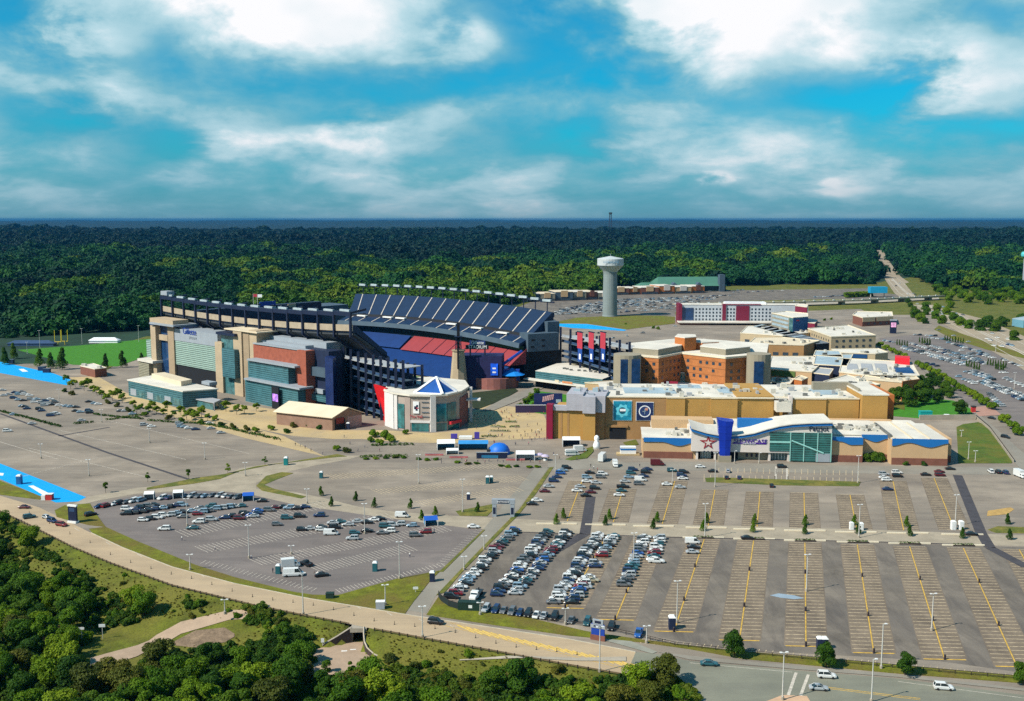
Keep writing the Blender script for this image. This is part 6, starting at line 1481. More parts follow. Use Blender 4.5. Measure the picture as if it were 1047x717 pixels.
for q, g_ in zip(FA[0], FA[1]):
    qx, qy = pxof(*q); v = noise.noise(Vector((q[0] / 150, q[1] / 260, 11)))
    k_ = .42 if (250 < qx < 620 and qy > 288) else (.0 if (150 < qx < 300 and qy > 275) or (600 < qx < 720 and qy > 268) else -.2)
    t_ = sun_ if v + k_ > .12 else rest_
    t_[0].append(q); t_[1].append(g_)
scatter('sun_tinted_woods', sun_[0], sun_[1], fl_, 'forest stands behind the stadium with sunlight put into yellow green leaf colour')
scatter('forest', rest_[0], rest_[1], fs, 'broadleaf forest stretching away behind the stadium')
scatter('shade_tinted_forest', FA[2], FA[3], fd, 'dark distant forest below the horizon, cloud shade put into its leaf colour')
hm = MB(); nr, nc = 90, 240; D0, D1 = 3300., 40000.
for j in range(nr + 1):
    D = D0 * (D1 / D0) ** (j / nr)
    for i in range(nc + 1):
        t = -.62 + 1.24 * i / nc; x, y = D * math.sin(t), D * math.cos(t)
        hm.v.append((x, y, hill(x, y) - (3 if j < 2 else 0) + (noise.noise(Vector((x / 60, y / 60, 2))) * 7 if D > 6500 else -3)))
for j in range(nr):
    for i in range(nc): a = j * (nc + 1) + i; hm.f.append((a, a + 1, a + nc + 2, a + nc + 1))
struct('hills', hm, mat('distant_woods', (.004, .018, .012), .95, .35, .004, fine=0))
# ---- planted trees
def row(items, name, fam, sc, label, cat, group, vi=None, zs=1.0, sink=0.0):
    for i, it in enumerate(items):
        x, y = it[0], it[1]; s_ = it[2] if len(it) > 2 else sc
        l = label(i) if callable(label) else (label if len(items) == 1 else f'{ordw(i)} from the left, {label}')
        plant(name, l, cat, at(x, y) - Vector((0, 0, sink * s_)), fam, s_, vi, group, zs)
row([(569, 536), (576, 530), (619, 537.5), (623, 531), (668, 541), (672, 534), (719, 543), (722.5, 535), (770, 544.5), (771.5, 536), (823, 546), (823.5, 537), (873.5, 537), (877.5, 546), (927, 538.5), (930, 548), (984, 550.5), (1030, 536), (1032, 552), (1053, 550)], 'car_park_tree', 'cone', .62, 'small dark tree in the kerb gaps of the cinema car park cross road', 'tree', 'small trees along the cross road')
row([(108, 504), (151, 493), (193, 490), (233, 484), (271, 476)], 'verge_tree', 'small', .9, 'young tree on the curved dry verge', 'tree', 'young trees on the curved verge')
row([(328, 507), (339, 518), (364, 512.5), (383, 519), (420, 520), (445, 528), (431, 532), (488.5, 524)], 'car_park_tree', 'cone', .62, 'small dark tree between staff and inner car parks', 'tree', 'small trees between the left car parks')
row([(751, 672, .72), (845, 682.5, .66), (925, 691, .6), (1046, 701, .6)], 'street_tree', 'broad', .7, 'round street tree by the fence of the lower car park', 'tree', 'street trees along the fence', vi=5, zs=1.2)
row([(41, 375, 1.9), (52, 377, 1.7), (64, 378, 2.3), (108, 377, 1.6), (125, 376, 1.8), (145, 373, 1.3), (5, 373, 1.9), (14, 367, 1.8)], 'conifer', 'cone', 1.2, 'dark conical tree between the blue paving and the playing field', 'tree', 'conifers by the playing field', zs=1.1)
row([(68, 392, .8), (77, 396, .7), (86, 400, 1.0), (95, 402, .7), (104, 407, .7), (115, 410, .9), (125, 412, .8), (136, 418, .7), (144, 422, .7), (152, 424, .75), (160, 424, .7), (167, 426, .65), (178, 428, .6), (191, 430, .8), (200, 432, .9), (212, 431, .6), (231, 421, .9), (242, 424, .8), (250, 424, .75), (262, 421, .7), (72, 398, .8), (91, 397, .9), (99, 404, .8), (109, 412, .8), (121, 408, .9), (140, 424, .7), (156, 420, .8), (171, 421, .9), (185, 425, .8), (196, 428, .8), (206, 427, .9), (220, 434, .7)], 'young_tree', 'tall', .8, 'yellow green young tree in front of the stadium wall', 'tree', 'young trees before the stadium wall', vi=3, zs=.8)
row([(66, 401), (74, 404), (110, 413), (120, 416), (131, 421), (148, 426), (172, 429), (185, 432), (206, 434), (226, 436), (238, 438), (252, 440), (261, 442), (277, 440), (293, 443), (300, 437), (317, 437), (327, 439), (344, 461), (354, 463)], 'shrub', 'bush', 1.0, 'rounded shrub in the planting bed along the tan service path', 'shrub', 'shrubs along the service path')
row([(382, 447, 1.4), (394, 449, 1.6), (400, 452, 1.2), (415, 444, .9), (379, 452, 1.0), (388, 455, 1.1)], 'shrub', 'bush', 1.2, 'yellow green bushy plant beside the round museum hall', 'shrub', 'bushes beside the museum hall', vi=1)
row([(374, 470), (384, 469.5), (394, 469), (404, 468.5), (413, 468.5), (428, 470), (437, 471), (446, 470.5), (468, 473.5), (478, 475), (487, 474.5), (512, 477), (520, 478), (528, 477.5), (541, 478.5), (549, 478)], 'planter_shrub', 'bush', .8, 'low dark planter shrub at the edge of the tan plaza', 'shrub', 'planter shrubs at the plaza edge', zs=.5)
row([(905, 419, 1.2), (914, 414, 1.3), (922, 410, 1.4), (930, 416, 1.4), (938, 408, 1.5), (944, 414, 1.3), (950, 405, 1.5), (958, 412, 1.1), (966, 403, 1.1), (971, 407, 1.0), (981, 424, 1.1), (960, 396, 1.0), (952, 392, 1.0), (940, 398, 1.2), (926, 402, 1.1)], 'garden_tree', 'broad', 1.2, 'round dark green tree in the garden beside the tan store', 'tree', 'garden trees beside the tan store', vi=1)
row([(939, 375), (945, 378), (951, 381), (958, 384), (964, 388), (970, 392), (976, 396), (982, 400), (988, 403), (994, 406), (1000, 410), (1006, 414), (1014, 419), (1027, 432), (1035, 439), (1042, 445), (900, 355), (906, 358), (912, 361), (918, 364), (925, 367)], 'roadside_shrub', 'bush', 1.7, 'yellow green shrub on the strip between side street and east car park', 'shrub', 'shrubs along the side street', vi=1)
row([(531, 420, .55), (538, 415, .6), (543, 410, .6), (549, 404, .55), (547, 418, .5)], 'terrace_tree', 'broad', .9, 'leafy tree on the lawn behind the billboard', 'tree', 'trees on the terrace lawn', vi=0)
row([(886, 472, 1.5), (892, 471.5, 1.7), (899, 471.8, 1.6)], 'recess_shrub', 'bush', 1.5, 'dark green shrub in the recess of the cinema wall', 'shrub', 'shrubs in the cinema recess', vi=3)
row([(926, 476, .75), (944.5, 476, .8)], 'wall_shrub', 'bush', .8, 'small dark shrub against the cinema end wall', 'shrub', 'shrubs at the cinema end wall', vi=3)
row([(935, 325), (941, 329), (947, 322), (956, 326), (963, 331), (968, 322), (975, 328), (982, 333), (958, 318), (946, 316), (990, 336), (972, 315)], 'highway_bush', 'broad', 1.5, 'dark green tree on the bank beyond the highway', 'tree', 'trees on the highway bank', vi=2, sink=1.6)
row([(1003, 338, 1.8), (1010, 335, 2.0), (1018, 339, 1.8), (1025, 334, 1.7), (1037, 348, 1.5), (1044, 330, 1.6)], 'highway_bush', 'broad', 1.6, 'big dark tree near the pale blue warehouse', 'tree', 'trees near the blue warehouse', vi=1, sink=1.6)
row([(958 + 6.5 * i, 299 + (i * 37 % 11) + i * .3) for i in range(15)], 'hillside_tree', 'broad', 2.0, 'dense green tree on the hillside above the highway', 'tree', 'trees on the highway hillside', vi=0, sink=1.6)
row([(955 + 5.2 * i, 288 + (i * 29 % 9)) for i in range(20)], 'hillside_tree', 'broad', 2.3, 'large green tree along the top of the highway hillside', 'tree', 'trees along the hilltop', vi=5, sink=1.6)
row([(668, 336, 1.0), (673, 337, 1.1), (760, 350, 1.0), (766, 351, .9), (843, 328, .9), (850, 327, .9), (640, 332, .7)], 'shrub', 'bush', 1.5, 'dark shrub around the hotel car park', 'shrub', 'shrubs around the hotel', vi=0)
row([(866 + 4 * i, 304.5 - .2 * i, 1.3) for i in range(7)], 'roadside_tree', 'broad', 1.2, 'low green tree along the viaduct', 'tree', 'trees along the viaduct', vi=3, sink=1.6)
row([(928, 310), (931, 314), (934, 318), (938, 322), (942, 327), (946, 331)], 'highway_hedge_tree', 'broad', 1.0, 'bluish dark tree along the highway slip', 'tree', 'trees along the highway slip', vi=5, sink=1.6)
shorten()

def hedge(label, pts, w=1.8, h=1.1):
    P = [at(x, y) for x, y in pts]; t = thing('hedge', label, 'hedge', P[0], 'low hedges of the stadium lots'); rnd = random.Random(int(pts[0][0] * 7)); mb = MB()
    for p, q in zip(P[:-1], P[1:]):
        n = int((q - p).length / 1.1)
        for i in range(n): leaf_quads(mb, rnd, p + (q - p) * (i / n) + Vector((rnd.gauss(0, .4), rnd.gauss(0, .4), h * .5)), rnd.uniform(.7, 1.25) * w * .5, 26, .34)
    mb.build('foliage', L_deep, t)
    return t
for l, pts in (('dark hedge in front of the glass annexe, end by the brick pavilion', [(96, 424), (120, 427), (148, 429)]), ('dark hedge in front of the glass annexe, middle length', [(152, 430.5), (180, 432.5), (206, 433.5)]), ('dark hedge along the service path before the brick wing', [(210, 434), (235, 439), (262, 445), (285, 450)]),
               ('long dark hedge between crowded and empty parts of the west lot', [(0, 421), (30, 428), (62, 437)]), ('short dark hedge at the end of the west lot cars', [(77, 434), (97, 432)]), ('dark hedge below the young trees of the west lot', [(110, 430), (130, 427), (148, 425)]),
               ('hedge beside the blue terrace and museum bushes', [(380, 456), (400, 455.5), (424, 455)]), ('hedge at the back of the round plaza planters', [(370, 468), (395, 467), (416, 467)])): hedge(l, pts)
# ------------------------------------------------------------------ vehicles
M_tyre = mat('tyre_rubber', (.012, .012, .012), .85, .1, 2); M_cgl = mat('car_glass', (.015, .025, .03), .08, .2, .6, spec=.8)
M_cgl2 = M_cgl
PAINT = {'white': (.62, .62, .6), 'silver': (.34, .36, .37), 'grey': (.12, .125, .13), 'black': (.012, .012, .014), 'navy': (.012, .03, .09), 'blue': (.02, .09, .3), 'red': (.16, .01, .014), 'maroon': (.09, .008, .015), 'teal': (.02, .09, .11), 'beige': (.38, .33, .22), 'pale blue': (.2, .3, .38)}
PM = {k: mat(k.replace(' ', '_') + '_car_paint', v, .28, .02, .3, spec=.55) for k, v in PAINT.items()}
RC = random.Random(21)
def loft(mb, secs, close=True):
    n = len(secs[0]); o = len(mb.v)
    for s in secs: mb.v += [tuple(p) for p in s]
    for i in range(len(secs) - 1):
        for k in range(n - 1 if not close else n): mb.f.append((o + i * n + k, o + i * n + (k + 1) % n, o + (i + 1) * n + (k + 1) % n, o + (i + 1) * n + k))
    mb.f.append(tuple(o + k for k in range(n))[::-1]); mb.f.append(tuple(o + (len(secs) - 1) * n + k for k in range(n)))
#   length stations: (x, belt height, half width) ; cabin: bottom x0,x1, roof x0,x1, roof height
SHAPES = {
 'sedan': ([(-2.35, .72, .78), (-2.2, .9, .86), (-1.5, .98, .9), (.9, .96, .9), (1.9, .82, .88), (2.3, .68, .78)], (-1.75, 1.15, -.95, .3, 1.45), 4.7),
 'hatchback': ([(-2.0, .8, .78), (-1.95, .98, .85), (-1.2, 1.0, .88), (.9, .97, .88), (1.7, .84, .86), (2.05, .7, .76)], (-1.95, 1.1, -1.6, .25, 1.5), 4.1),
 'SUV': ([(-2.3, .85, .84), (-2.25, 1.08, .92), (-1.4, 1.12, .95), (1.0, 1.08, .95), (1.95, 1.0, .93), (2.35, .8, .84)], (-2.22, 1.25, -1.95, .45, 1.78), 4.7),
 'pickup': ([(-2.8, .95, .88), (-2.75, 1.1, .96), (-.8, 1.12, .97), (1.2, 1.1, .97), (2.2, 1.05, .95), (2.75, .85, .86)], (-.85, 1.3, -.7, .6, 1.82), 5.6),
 'van': ([(-2.7, .9, .92), (-2.65, 1.1, .98), (-1.5, 1.15, 1.0), (1.4, 1.15, 1.0), (2.3, 1.0, .97), (2.65, .8, .86)], (-2.65, 2.1, -2.55, 1.3, 2.15), 5.3)}
BODY = {}; GLASS = {}
def rounded(x, w, z0, z1): return [(x, -w * .92, z0), (x, -w, z0 + .2), (x, -w, z1 - .12), (x, -w * .88, z1), (x, w * .88, z1), (x, w, z1 - .12), (x, w, z0 + .2), (x, w * .92, z0)]
def car_meshes(k):
    st, (c0, c1, r0, r1, rz), ln = SHAPES[k]; z0 = .3
    b = MB(); loft(b, [rounded(x, w, z0 if 0 < i < len(st) - 1 else z0 + .1, z) for i, (x, z, w) in enumerate(st)])
    wm = max(s[2] for s in st); zb = max(s[1] for s in st) - .05
    b.add([(r0, -wm * .72, rz), (r1, -wm * .72, rz), (r1, wm * .72, rz), (r0, wm * .72, rz), (r0 + .08, -wm * .64, rz + .07), (r1 - .12, -wm * .64, rz + .06), (r1 - .12, wm * .64, rz + .06), (r0 + .08, wm * .64, rz + .07)], [(3, 2, 1, 0), (4, 5, 6, 7), (0, 1, 5, 4), (1, 2, 6, 5), (2, 3, 7, 6), (3, 0, 4, 7)])
    for x in ((r0 + r1) / 2 - .1,):                        # side pillars
        for sy in (-1, 1): b.tube((x, sy * wm * .9, zb), (x, sy * wm * .73, rz), .06, 4)
    for sy in (-1, 1):
        b.tube((c0, sy * wm * .84, zb), (r0, sy * wm * .7, rz), .06, 4); b.tube((c1, sy * wm * .84, zb), (r1, sy * wm * .7, rz), .05, 4)
        b.box((c1 - .25, sy * (wm + .09), zb + .1), (.12, .16, .12))
    if k == 'van': b.add([(r0 - .02, -wm * .93, zb), (r1 - .9, -wm * .93, zb), (r1 - .9, -wm * .76, rz), (r0 - .02, -wm * .76, rz), (r0 - .02, wm * .93, zb), (r1 - .9, wm * .93, zb), (r1 - .9, wm * .76, rz), (r0 - .02, wm * .76, rz)], [(0, 1, 2, 3), (7, 6, 5, 4), (1, 5, 6, 2), (4, 0, 3, 7)])
    g = MB(); A = [(c0, -wm * .86, zb - .03), (c1, -wm * .86, zb - .03), (c1, wm * .86, zb - .03), (c0, wm * .86, zb - .03)]; B = [(r0, -wm * .71, rz), (r1, -wm * .71, rz), (r1, wm * .71, rz), (r0, wm * .71, rz)]
    g.add(A + B, [(3, 2, 1, 0), (4, 5, 6, 7), (0, 1, 5, 4), (1, 2, 6, 5), (2, 3, 7, 6), (3, 0, 4, 7)])
    GLASS[k] = g.mesh('windows', M_cgl)
    if k == 'pickup':                                       # open bed behind the cab
        for sy in (-1, 1): b.box((-1.8, sy * .9, 1.18), (1.9, .1, .2))
        b.box((-1.8, 0, 1.13), (1.7, 1.66, .03))
    for p in PM: me = b.mesh('body', PM[p]); BODY[(k, p)] = me
    return ln
WH = MB(); WH.tube((0, -.12, 0), (0, .12, 0), .34, 12); WH.tube((0, -.13, 0), (0, -.12, 0), .2, 8); WH.tube((0, .12, 0), (0, .13, 0), .2, 8)
WHEEL = WH.mesh('wheel', M_tyre)
LTm = {}
def lightmesh(nm, c):
    a = MB(); a.box((0, 0, 0), (.08, .34, .14)); return a.mesh(nm, mat(nm + '_lens', c, .2, .02, 1))
HEADL = lightmesh('headlight', (.7, .7, .66)); TAILL = lightmesh('taillight', (.35, .01, .01))
for k in SHAPES: car_meshes(k)
def car(k, paint, p, ang, label, group=None, cat='car', name=None, parts=True, sc=1.0):
    o = link(name or {'sedan': 'parked_car', 'hatchback': 'parked_car', 'SUV': 'parked_car', 'pickup': 'pickup_truck', 'van': 'van'}[k], BODY[(k, paint)], None, p, ang, sc)
    tag(o, label, cat, group)
    link('windows', GLASS[k], o)
    st, _, ln = SHAPES[k]; w = max(s[2] for s in st)
    if parts:
        for x in (-ln * .31, ln * .31):
            for sy in (-1, 1): link('wheel', WHEEL, o, (x, sy * (w - .1), .34))
        for sy in (-1, 1):
            link('headlight', HEADL, o, (st[-1][0] - .03, sy * w * .6, st[-1][1] - .1)); link('taillight', TAILL, o, (st[0][0] + .03, sy * w * .62, st[0][1] - .02))
    return o
def pick(): return RC.choices(['white', 'silver', 'grey', 'black', 'navy', 'blue', 'red', 'teal', 'maroon', 'pale blue', 'beige'], [24, 17, 12, 18, 9, 2.5, 1.8, 7, 1.2, 9, .8])[0]
def pk(): return RC.choices(['sedan', 'SUV', 'hatchback'], [48, 36, 16])[0]
def name_of(k): return k
# --- packed double rows of the lower car park
lat = math.atan2(LAT.y, LAT.x)
def packed(a, b, n, desc, end, flip, skip=(), paints=None):
    "n cars from photo point a (nearest) to b"
    A, B = at(*a), at(*b)
    for i in range(n):
        if i in skip: continue
        p = A + (B - A) * (i / (n - 1)) + Vector((LAT.x, LAT.y, 0)) * RC.uniform(-.4, .4); p.z = .04
        c = (paints or {}).get(i) or pick(); k = pk()
        car(k, c, p, lat + (math.pi if flip ^ (RC.random() < .25) else 0) + RC.uniform(-.03, .03), f'{c} {k}, {ordw(i)} from the {end} in the packed {desc}', 'cars packed in the lower car park')
packed((462, 612), (525.5, 543), 25, 'row beside the grassy lane', 'street end', False)
packed((507.5, 609.5), (560, 545), 24, 'first double row, west half', 'street end', False, paints={0: 'navy'})
packed((527, 608), (579.5, 546), 23, 'first double row, east half', 'street end', True)
packed((566, 617.5), (611.5, 548), 26, 'middle double row, west half', 'street end', False, paints={0: 'grey', 1: 'white', 2: 'white', 3: 'silver', 5: 'white', 6: 'silver'})
packed((584.5, 617.5), (627.5, 549.5), 25, 'middle double row, east half', 'street end', True, skip=(9, 10, 11, 14, 15), paints={5: 'red', 0: 'black'})
packed((637.5, 599.5), (659, 550.5), 17, 'short double row, west half', 'near end', False, paints={0: 'grey', 1: 'black'})
packed((666.5, 573.5), (675, 551.5), 8, 'short double row, east half', 'near end', True, paints={2: 'red', 0: 'white'})
def loose(items, desc, group, ang=None, cat='car'):
    for i, it in enumerate(items):
        x, y, c, k = it[:4]; a = (it[4] if len(it) > 4 else ang); p = at(x, y); p.z = .05
        l = it[5] if len(it) > 5 else f'{c} {k}, {ordw(i)} from the left {desc}'
        car(k, c, p, lat + a, l, group, 'van' if k == 'van' else ('pickup' if k == 'pickup' else 'car'))
V_ = rad(78)
loose([(497, 624.5, 'silver', 'SUV'), (507, 625.5, 'navy', 'SUV'), (515, 626, 'grey', 'sedan'), (523.5, 627.5, 'grey', 'SUV'), (531.5, 628.8, 'navy', 'hatchback'), (540, 629.5, 'black', 'SUV'), (548.5, 630.8, 'white', 'sedan'), (556, 631.5, 'silver', 'sedan'), (567, 632.5, 'black', 'SUV'), (584, 636, 'grey', 'sedan'), (600.5, 638, 'teal', 'SUV'), (625, 643, 'black', 'SUV'), (653, 649.5, 'blue', 'pickup')], 'nosed to the fence along the street path', 'cars along the lower fence', V_ - math.pi)
loose([(590, 589.5, 'black', 'SUV', 0, 'black SUV sticking out of the middle double row'), (605, 595, 'beige', 'sedan', 0, 'cream sedan beside the gap in the middle double row'), (598, 602, 'silver', 'SUV', 0, 'silver SUV below the gap in the middle double row'), (614, 560.5, 'black', 'sedan', 0, 'black sedan in the aisle right of the middle double row'),
       (708, 556, 'white', 'van', 0, 'white van at the cross road edge of the empty lower rows'), (709, 561, 'black', 'sedan', 0, 'black sedan just below the white van'), (708, 566, 'silver', 'sedan', 0, 'silver sedan standing alone below the white van'), (671, 575.5, 'white', 'pickup', 0, 'white pickup sticking out of the short double row'),
       (764, 551.5, 'black', 'sedan', 0, 'low black car on the cross road near the small trees'), (993, 547.5, 'black', 'sedan', 0, 'black car beside the dark patched strip on the cross road'), (484, 540, 'white', 'sedan', 0, 'white car driving at the gateway end of the cross road'), (544, 516.5, 'black', 'sedan', 0, 'black car at the lawn edge past the gateway'), (549, 513, 'white', 'sedan', 0, 'white car just beyond the black car by the gateway lawn')], '', 'single cars in the car parks')
loose([(557, 503.5, 'maroon', 'sedan'), (561, 498.5, 'silver', 'sedan'), (566, 493, 'navy', 'SUV'), (569.5, 489, 'navy', 'sedan'), (573, 485, 'blue', 'SUV'), (575.5, 482, 'pale blue', 'sedan'), (579, 479.5, 'black', 'SUV')], 'in the upper row beside the lane', 'cars in the upper car park', 0)
loose([(590, 503, 'white', 'sedan'), (593, 499, 'silver', 'sedan'), (600, 493.5, 'white', 'sedan'), (600, 489.5, 'pale blue', 'SUV'), (603, 484.5, 'black', 'sedan'), (599, 508, 'black', 'sedan'), (604, 504.5, 'maroon', 'sedan'), (608, 500.5, 'black', 'SUV'), (609.5, 495, 'silver', 'sedan'), (614, 489, 'grey', 'SUV'), (616, 486, 'white', 'SUV')], 'in the upper car park, first double row', 'cars in the upper car park', 0)
loose([(633, 507.5, 'white', 'sedan'), (635.5, 503, 'teal', 'sedan'), (637, 499, 'black', 'pickup'), (639, 493.5, 'silver', 'sedan'), (643, 489, 'pale blue', 'sedan'), (645, 485, 'teal', 'SUV'), (647, 481.5, 'navy', 'SUV'), (653, 496, 'grey', 'SUV'), (655, 492, 'white', 'van'), (658, 488, 'navy', 'sedan'), (660, 484, 'black', 'SUV'), (662, 481, 'navy', 'sedan')], 'in the upper car park, second double row', 'cars in the upper car park', 0)
loose([(687, 482.5, 'teal', 'SUV'), (698, 490.5, 'white', 'sedan'), (699, 484, 'black', 'SUV'), (697, 487.5, 'navy', 'SUV'), (682, 496.5, 'white', 'sedan'), (695.5, 499.5, 'silver', 'sedan'), (716, 478.5, 'white', 'sedan'), (729, 483, 'black', 'sedan'), (744.5, 483, 'silver', 'hatchback', 1.4), (743, 490, 'black', 'hatchback', 1.4), (756, 490, 'navy', 'hatchback', 1.4), (799.5, 478.5, 'black', 'SUV', 0), (789, 498, 'black', 'hatchback', 1.4)], 'before the pylon end of the cinema', 'cars before the cinema', 0)
loose([(903.5, 486, 'silver', 'SUV'), (904, 489.5, 'white', 'sedan'), (906.5, 492, 'white', 'sedan'), (917, 484.5, 'white', 'SUV'), (917.5, 488, 'black', 'SUV'), (907.5, 501.5, 'navy', 'sedan'), (946.5, 486.5, 'black', 'sedan'), (960.5, 483.5, 'maroon', 'sedan'), (961, 487, 'maroon', 'SUV'), (971.5, 480.5, 'black', 'sedan'), (1013, 483.5, 'white', 'SUV', 1.5), (1020.5, 484, 'black', 'SUV', 1.5), (1028, 484.5, 'navy', 'SUV', 1.5)], 'before the plain end of the cinema', 'cars before the cinema', 0)
# --- staff car park (left)
Z4 = 3.985
A1 = [(405, 230), (432, 227), (468, 220), (490, 215), (516, 212), (543, 208), (575, 204), (662, 196), (692, 194), (754, 187), (783, 187), (811, 188), (838, 187), (866, 185), (897, 186), (921, 188), (943, 190), (968, 193)]
A2 = [(515, 260), (547, 257), (517, 241), (550, 242), (577, 252), (577, 236), (603, 246), (605, 230), (627, 241), (627, 224), (660, 237), (685, 232), (715, 226), (742, 225)]
A3 = [(583, 286), (613, 281), (640, 276), (667, 268), (694, 265), (718, 258), (744, 272), (746, 253)]
A4 = [(775, 250), (800, 243), (805, 261), (825, 252), (820, 237), (850, 248), (860, 230), (878, 240), (905, 237), (930, 233), (957, 230), (980, 228)]
A5 = [(670, 322), (810, 293), (785, 318), (862, 284), (915, 276), (940, 269), (975, 279), (997, 262), (1025, 268)]
def b0(l): return [(x / Z4, 460 + y / Z4 + 1.4) for x, y in l]
def b1(l): return [(240 + x / Z4, 440 + y / Z4 + 1.4) for x, y in l]
A6 = [(110, 287), (40, 340), (75, 350), (90, 338), (95, 327), (140, 325), (160, 315), (192, 312), (222, 316), (250, 318), (285, 312), (212, 357), (265, 350), (345, 347), (172, 383)]
A7 = [(273, 404), (303, 401), (352, 395), (352, 405), (400, 378), (408, 396), (430, 372), (462, 384), (502, 372), (488, 418), (480, 441), (540, 375), (565, 365), (590, 360), (540, 410), (612, 391), (630, 411), (600, 418), (643, 387), (672, 383), (722, 388), (735, 428), (778, 415)]
GA = 'cars in the staff car park'
SUNK = {}
for lst, cv, d, an in ((A1, b0, 'along the top of the staff car park', 1.15), (A2, b0, 'in the upper cluster of the staff car park', .12), (A3, b0, 'in the slanting line of the staff car park', .12), (A4, b0, 'in the dense cluster of the staff car park', .12), (A5, b0, 'among the scattered cars of the staff car park', .12), (A6, b1, 'in the middle of the staff car park', .12), (A7, b1, 'in the staff car park by the cross road', .12)):
    its = []
    for x, y in cv(lst):
        c = pick(); k = pk(); its.append((x, y, c, k, an + RC.choice((0, math.pi)) + RC.uniform(-.06, .06)))
    its.sort()
    loose(its, d, GA)
loose([(338.5, 547, 'white', 'van', .1, 'white van with windows near the middle of the staff car park'), (411, 529, 'white', 'van', 0, 'white van on the cross road beside the small trees'), (313, 578, 'black', 'pickup', 2.4, 'black pickup beside the white camper'), (329, 589.5, 'black', 'sedan', .4, 'black car with open door near the white camper van')], '', GA)
# --- cars on the roads
loose([(25, 520, 'maroon', 'sedan', .05, 'dark red car turning at the blue paved corner'), (30, 530, 'teal', 'SUV', .7, 'teal car waiting across the curving road'), (48, 530.5, 'silver', 'hatchback', -.5, 'silver car queueing on the curving road'), (53.5, 534, 'navy', 'SUV', -.5, 'dark blue car behind the silver one on the curving road'), (63, 538, 'red', 'SUV', -.35, 'red SUV last in the queue on the curving road'), (92.5, 527.5, 'black', 'SUV', .9, 'black SUV at the staff car park entrance'), (445.5, 638, 'black', 'SUV', -.2, 'dark SUV driving on the curving road past the lane'),
       (725, 680.5, 'teal', 'sedan', -.05, 'dark teal sedan on the wide grey street'), (845, 693, 'white', 'SUV', -.07, 'white SUV waiting at the crosswalk'), (837, 705.5, 'silver', 'sedan', -.07, 'silver sedan in the near lane by the crosswalk'), (964.5, 705, 'white', 'SUV', -.1, 'white SUV driving away along the wide grey street')], '', 'cars on the roads')
# --- far car parks: one crowd of small cars
def crowd(name, spots, label, s_=1.0):
    mb = [MB() for _ in range(6)]; gl = MB(); cols_ = ['white', 'silver', 'pale blue', 'grey', 'black', 'navy']
    for x, y, a in spots:
        p = at(x, y); i = RC.choices(range(6), [26, 26, 16, 14, 10, 8])[0]; M = Matrix.Rotation(a, 3, 'Z')
        k = 'SUV' if RC.random() < .4 else 'sedan'; me = BODY[(k, cols_[i])]
        mb[i].add([p + M @ v.co for v in me.vertices], [tuple(f.vertices) for f in me.polygons]); me = GLASS[k]; gl.add([p + M @ v.co for v in me.vertices], [tuple(f.vertices) for f in me.polygons])
    me = bpy.data.meshes.new(name); vs, fs, mi = [], [], []
    for i, b in enumerate(mb + [gl]):
        o = len(vs); vs += b.v; fs += [tuple(q + o for q in f) for f in b.f]; mi += [i] * len(b.f)
    me.from_pydata(vs, [], fs)
    for c in cols_: me.materials.append(PM[c])
    me.materials.append(M_cgl)
    me.polygons.foreach_set('material_index', mi)
    o = link(name, me); o['kind'] = 'stuff'; o['label'] = label
spots = []
def line_(a, b, n, ang, miss=.12):
    for i in range(n):
        if RC.random() < miss: continue
        t = i / max(1, n - 1); spots.append((a[0] + (b[0] - a[0]) * t, a[1] + (b[1] - a[1]) * t + RC.uniform(-.15, .15), ang + RC.choice((0, math.pi)) + RC.uniform(-.05, .05)))
ea = rad(5)
for a, b, n in [((921, 356), (984, 374), 26), ((925, 355), (988, 372.5), 26), ((932, 352), (996, 371), 26), ((948, 353), (997, 368), 22), ((970, 351), (1010, 363), 18), ((983, 359), (1016, 366.5), 12), ((951, 346), (972, 348.5), 9), ((905, 349), (914, 350.5), 4), ((991, 362), (1006, 371), 8), ((995, 368), (1007, 373), 7),
                ((988, 381), (1015, 389), 12), ((994, 380), (1012, 386), 9), ((1002, 391), (1046, 410), 22), ((1008, 390), (1052, 408), 22), ((1020, 381), (1036, 383), 5), ((1028, 388), (1048, 396), 6), ((1012, 404), (1024, 416), 7), ((980, 386), (996, 393), 6), ((948, 372), (958, 375), 3), ((1025, 368), (1046, 376), 8), ((936, 343), (956, 344), 6), ((960, 338), (990, 350), 3)]: line_(a, b, n, ea)
crowd('east_lot_cars', spots, 'crowd of parked cars filling the east car park by the highway')
spots = []
for k in range(12): line_((545 + k * 7, 322.5 - k * 1.4), (612 + k * 8, 320.5 - k * 1.45), 30, .1, .25)
for k in range(8): line_((632 + k * 9, 320 - k * 2.3), (690 + k * 8, 316 - k * 1.9), 22, .1, .35)
line_((832, 304.5), (868, 302.5), 22, .1, .2); line_((700, 299.5), (760, 297), 22, .1, .4); line_((745, 300), (800, 297.5), 12, .1, .5)
crowd('far_lot_cars', spots, 'crowd of small parked cars before the far retail strip')
spots = []
for x, y in [(10, 313), (60, 322), (55, 345), (95, 355), (100, 330), (90, 320), (120, 335), (150, 350), (170, 365), (200, 370), (225, 362), (205, 350), (110, 388), (100, 380), (160, 390), (170, 397), (90, 378), (270, 378), (288, 380), (310, 382), (230, 410), (205, 417), (220, 413), (328, 402), (308, 398), (365, 405), (362, 397), (332, 437), (55, 412), (30, 480), (362, 360), (385, 367), (400, 370), (490, 398), (510, 398), (540, 410), (130, 450), (587, 455), (617, 461), (730, 449), (737, 461), (752, 463), (768, 468), (797, 473), (855, 449), (860, 469), (900, 487), (15, 335), (35, 330), (75, 330), (140, 362), (185, 358), (215, 372), (125, 350), (75, 352), (240, 375), (180, 375)]:
    spots.append((x / Z4, 320 + y / Z4 + 1.2, .3 + RC.uniform(-.1, .1)))
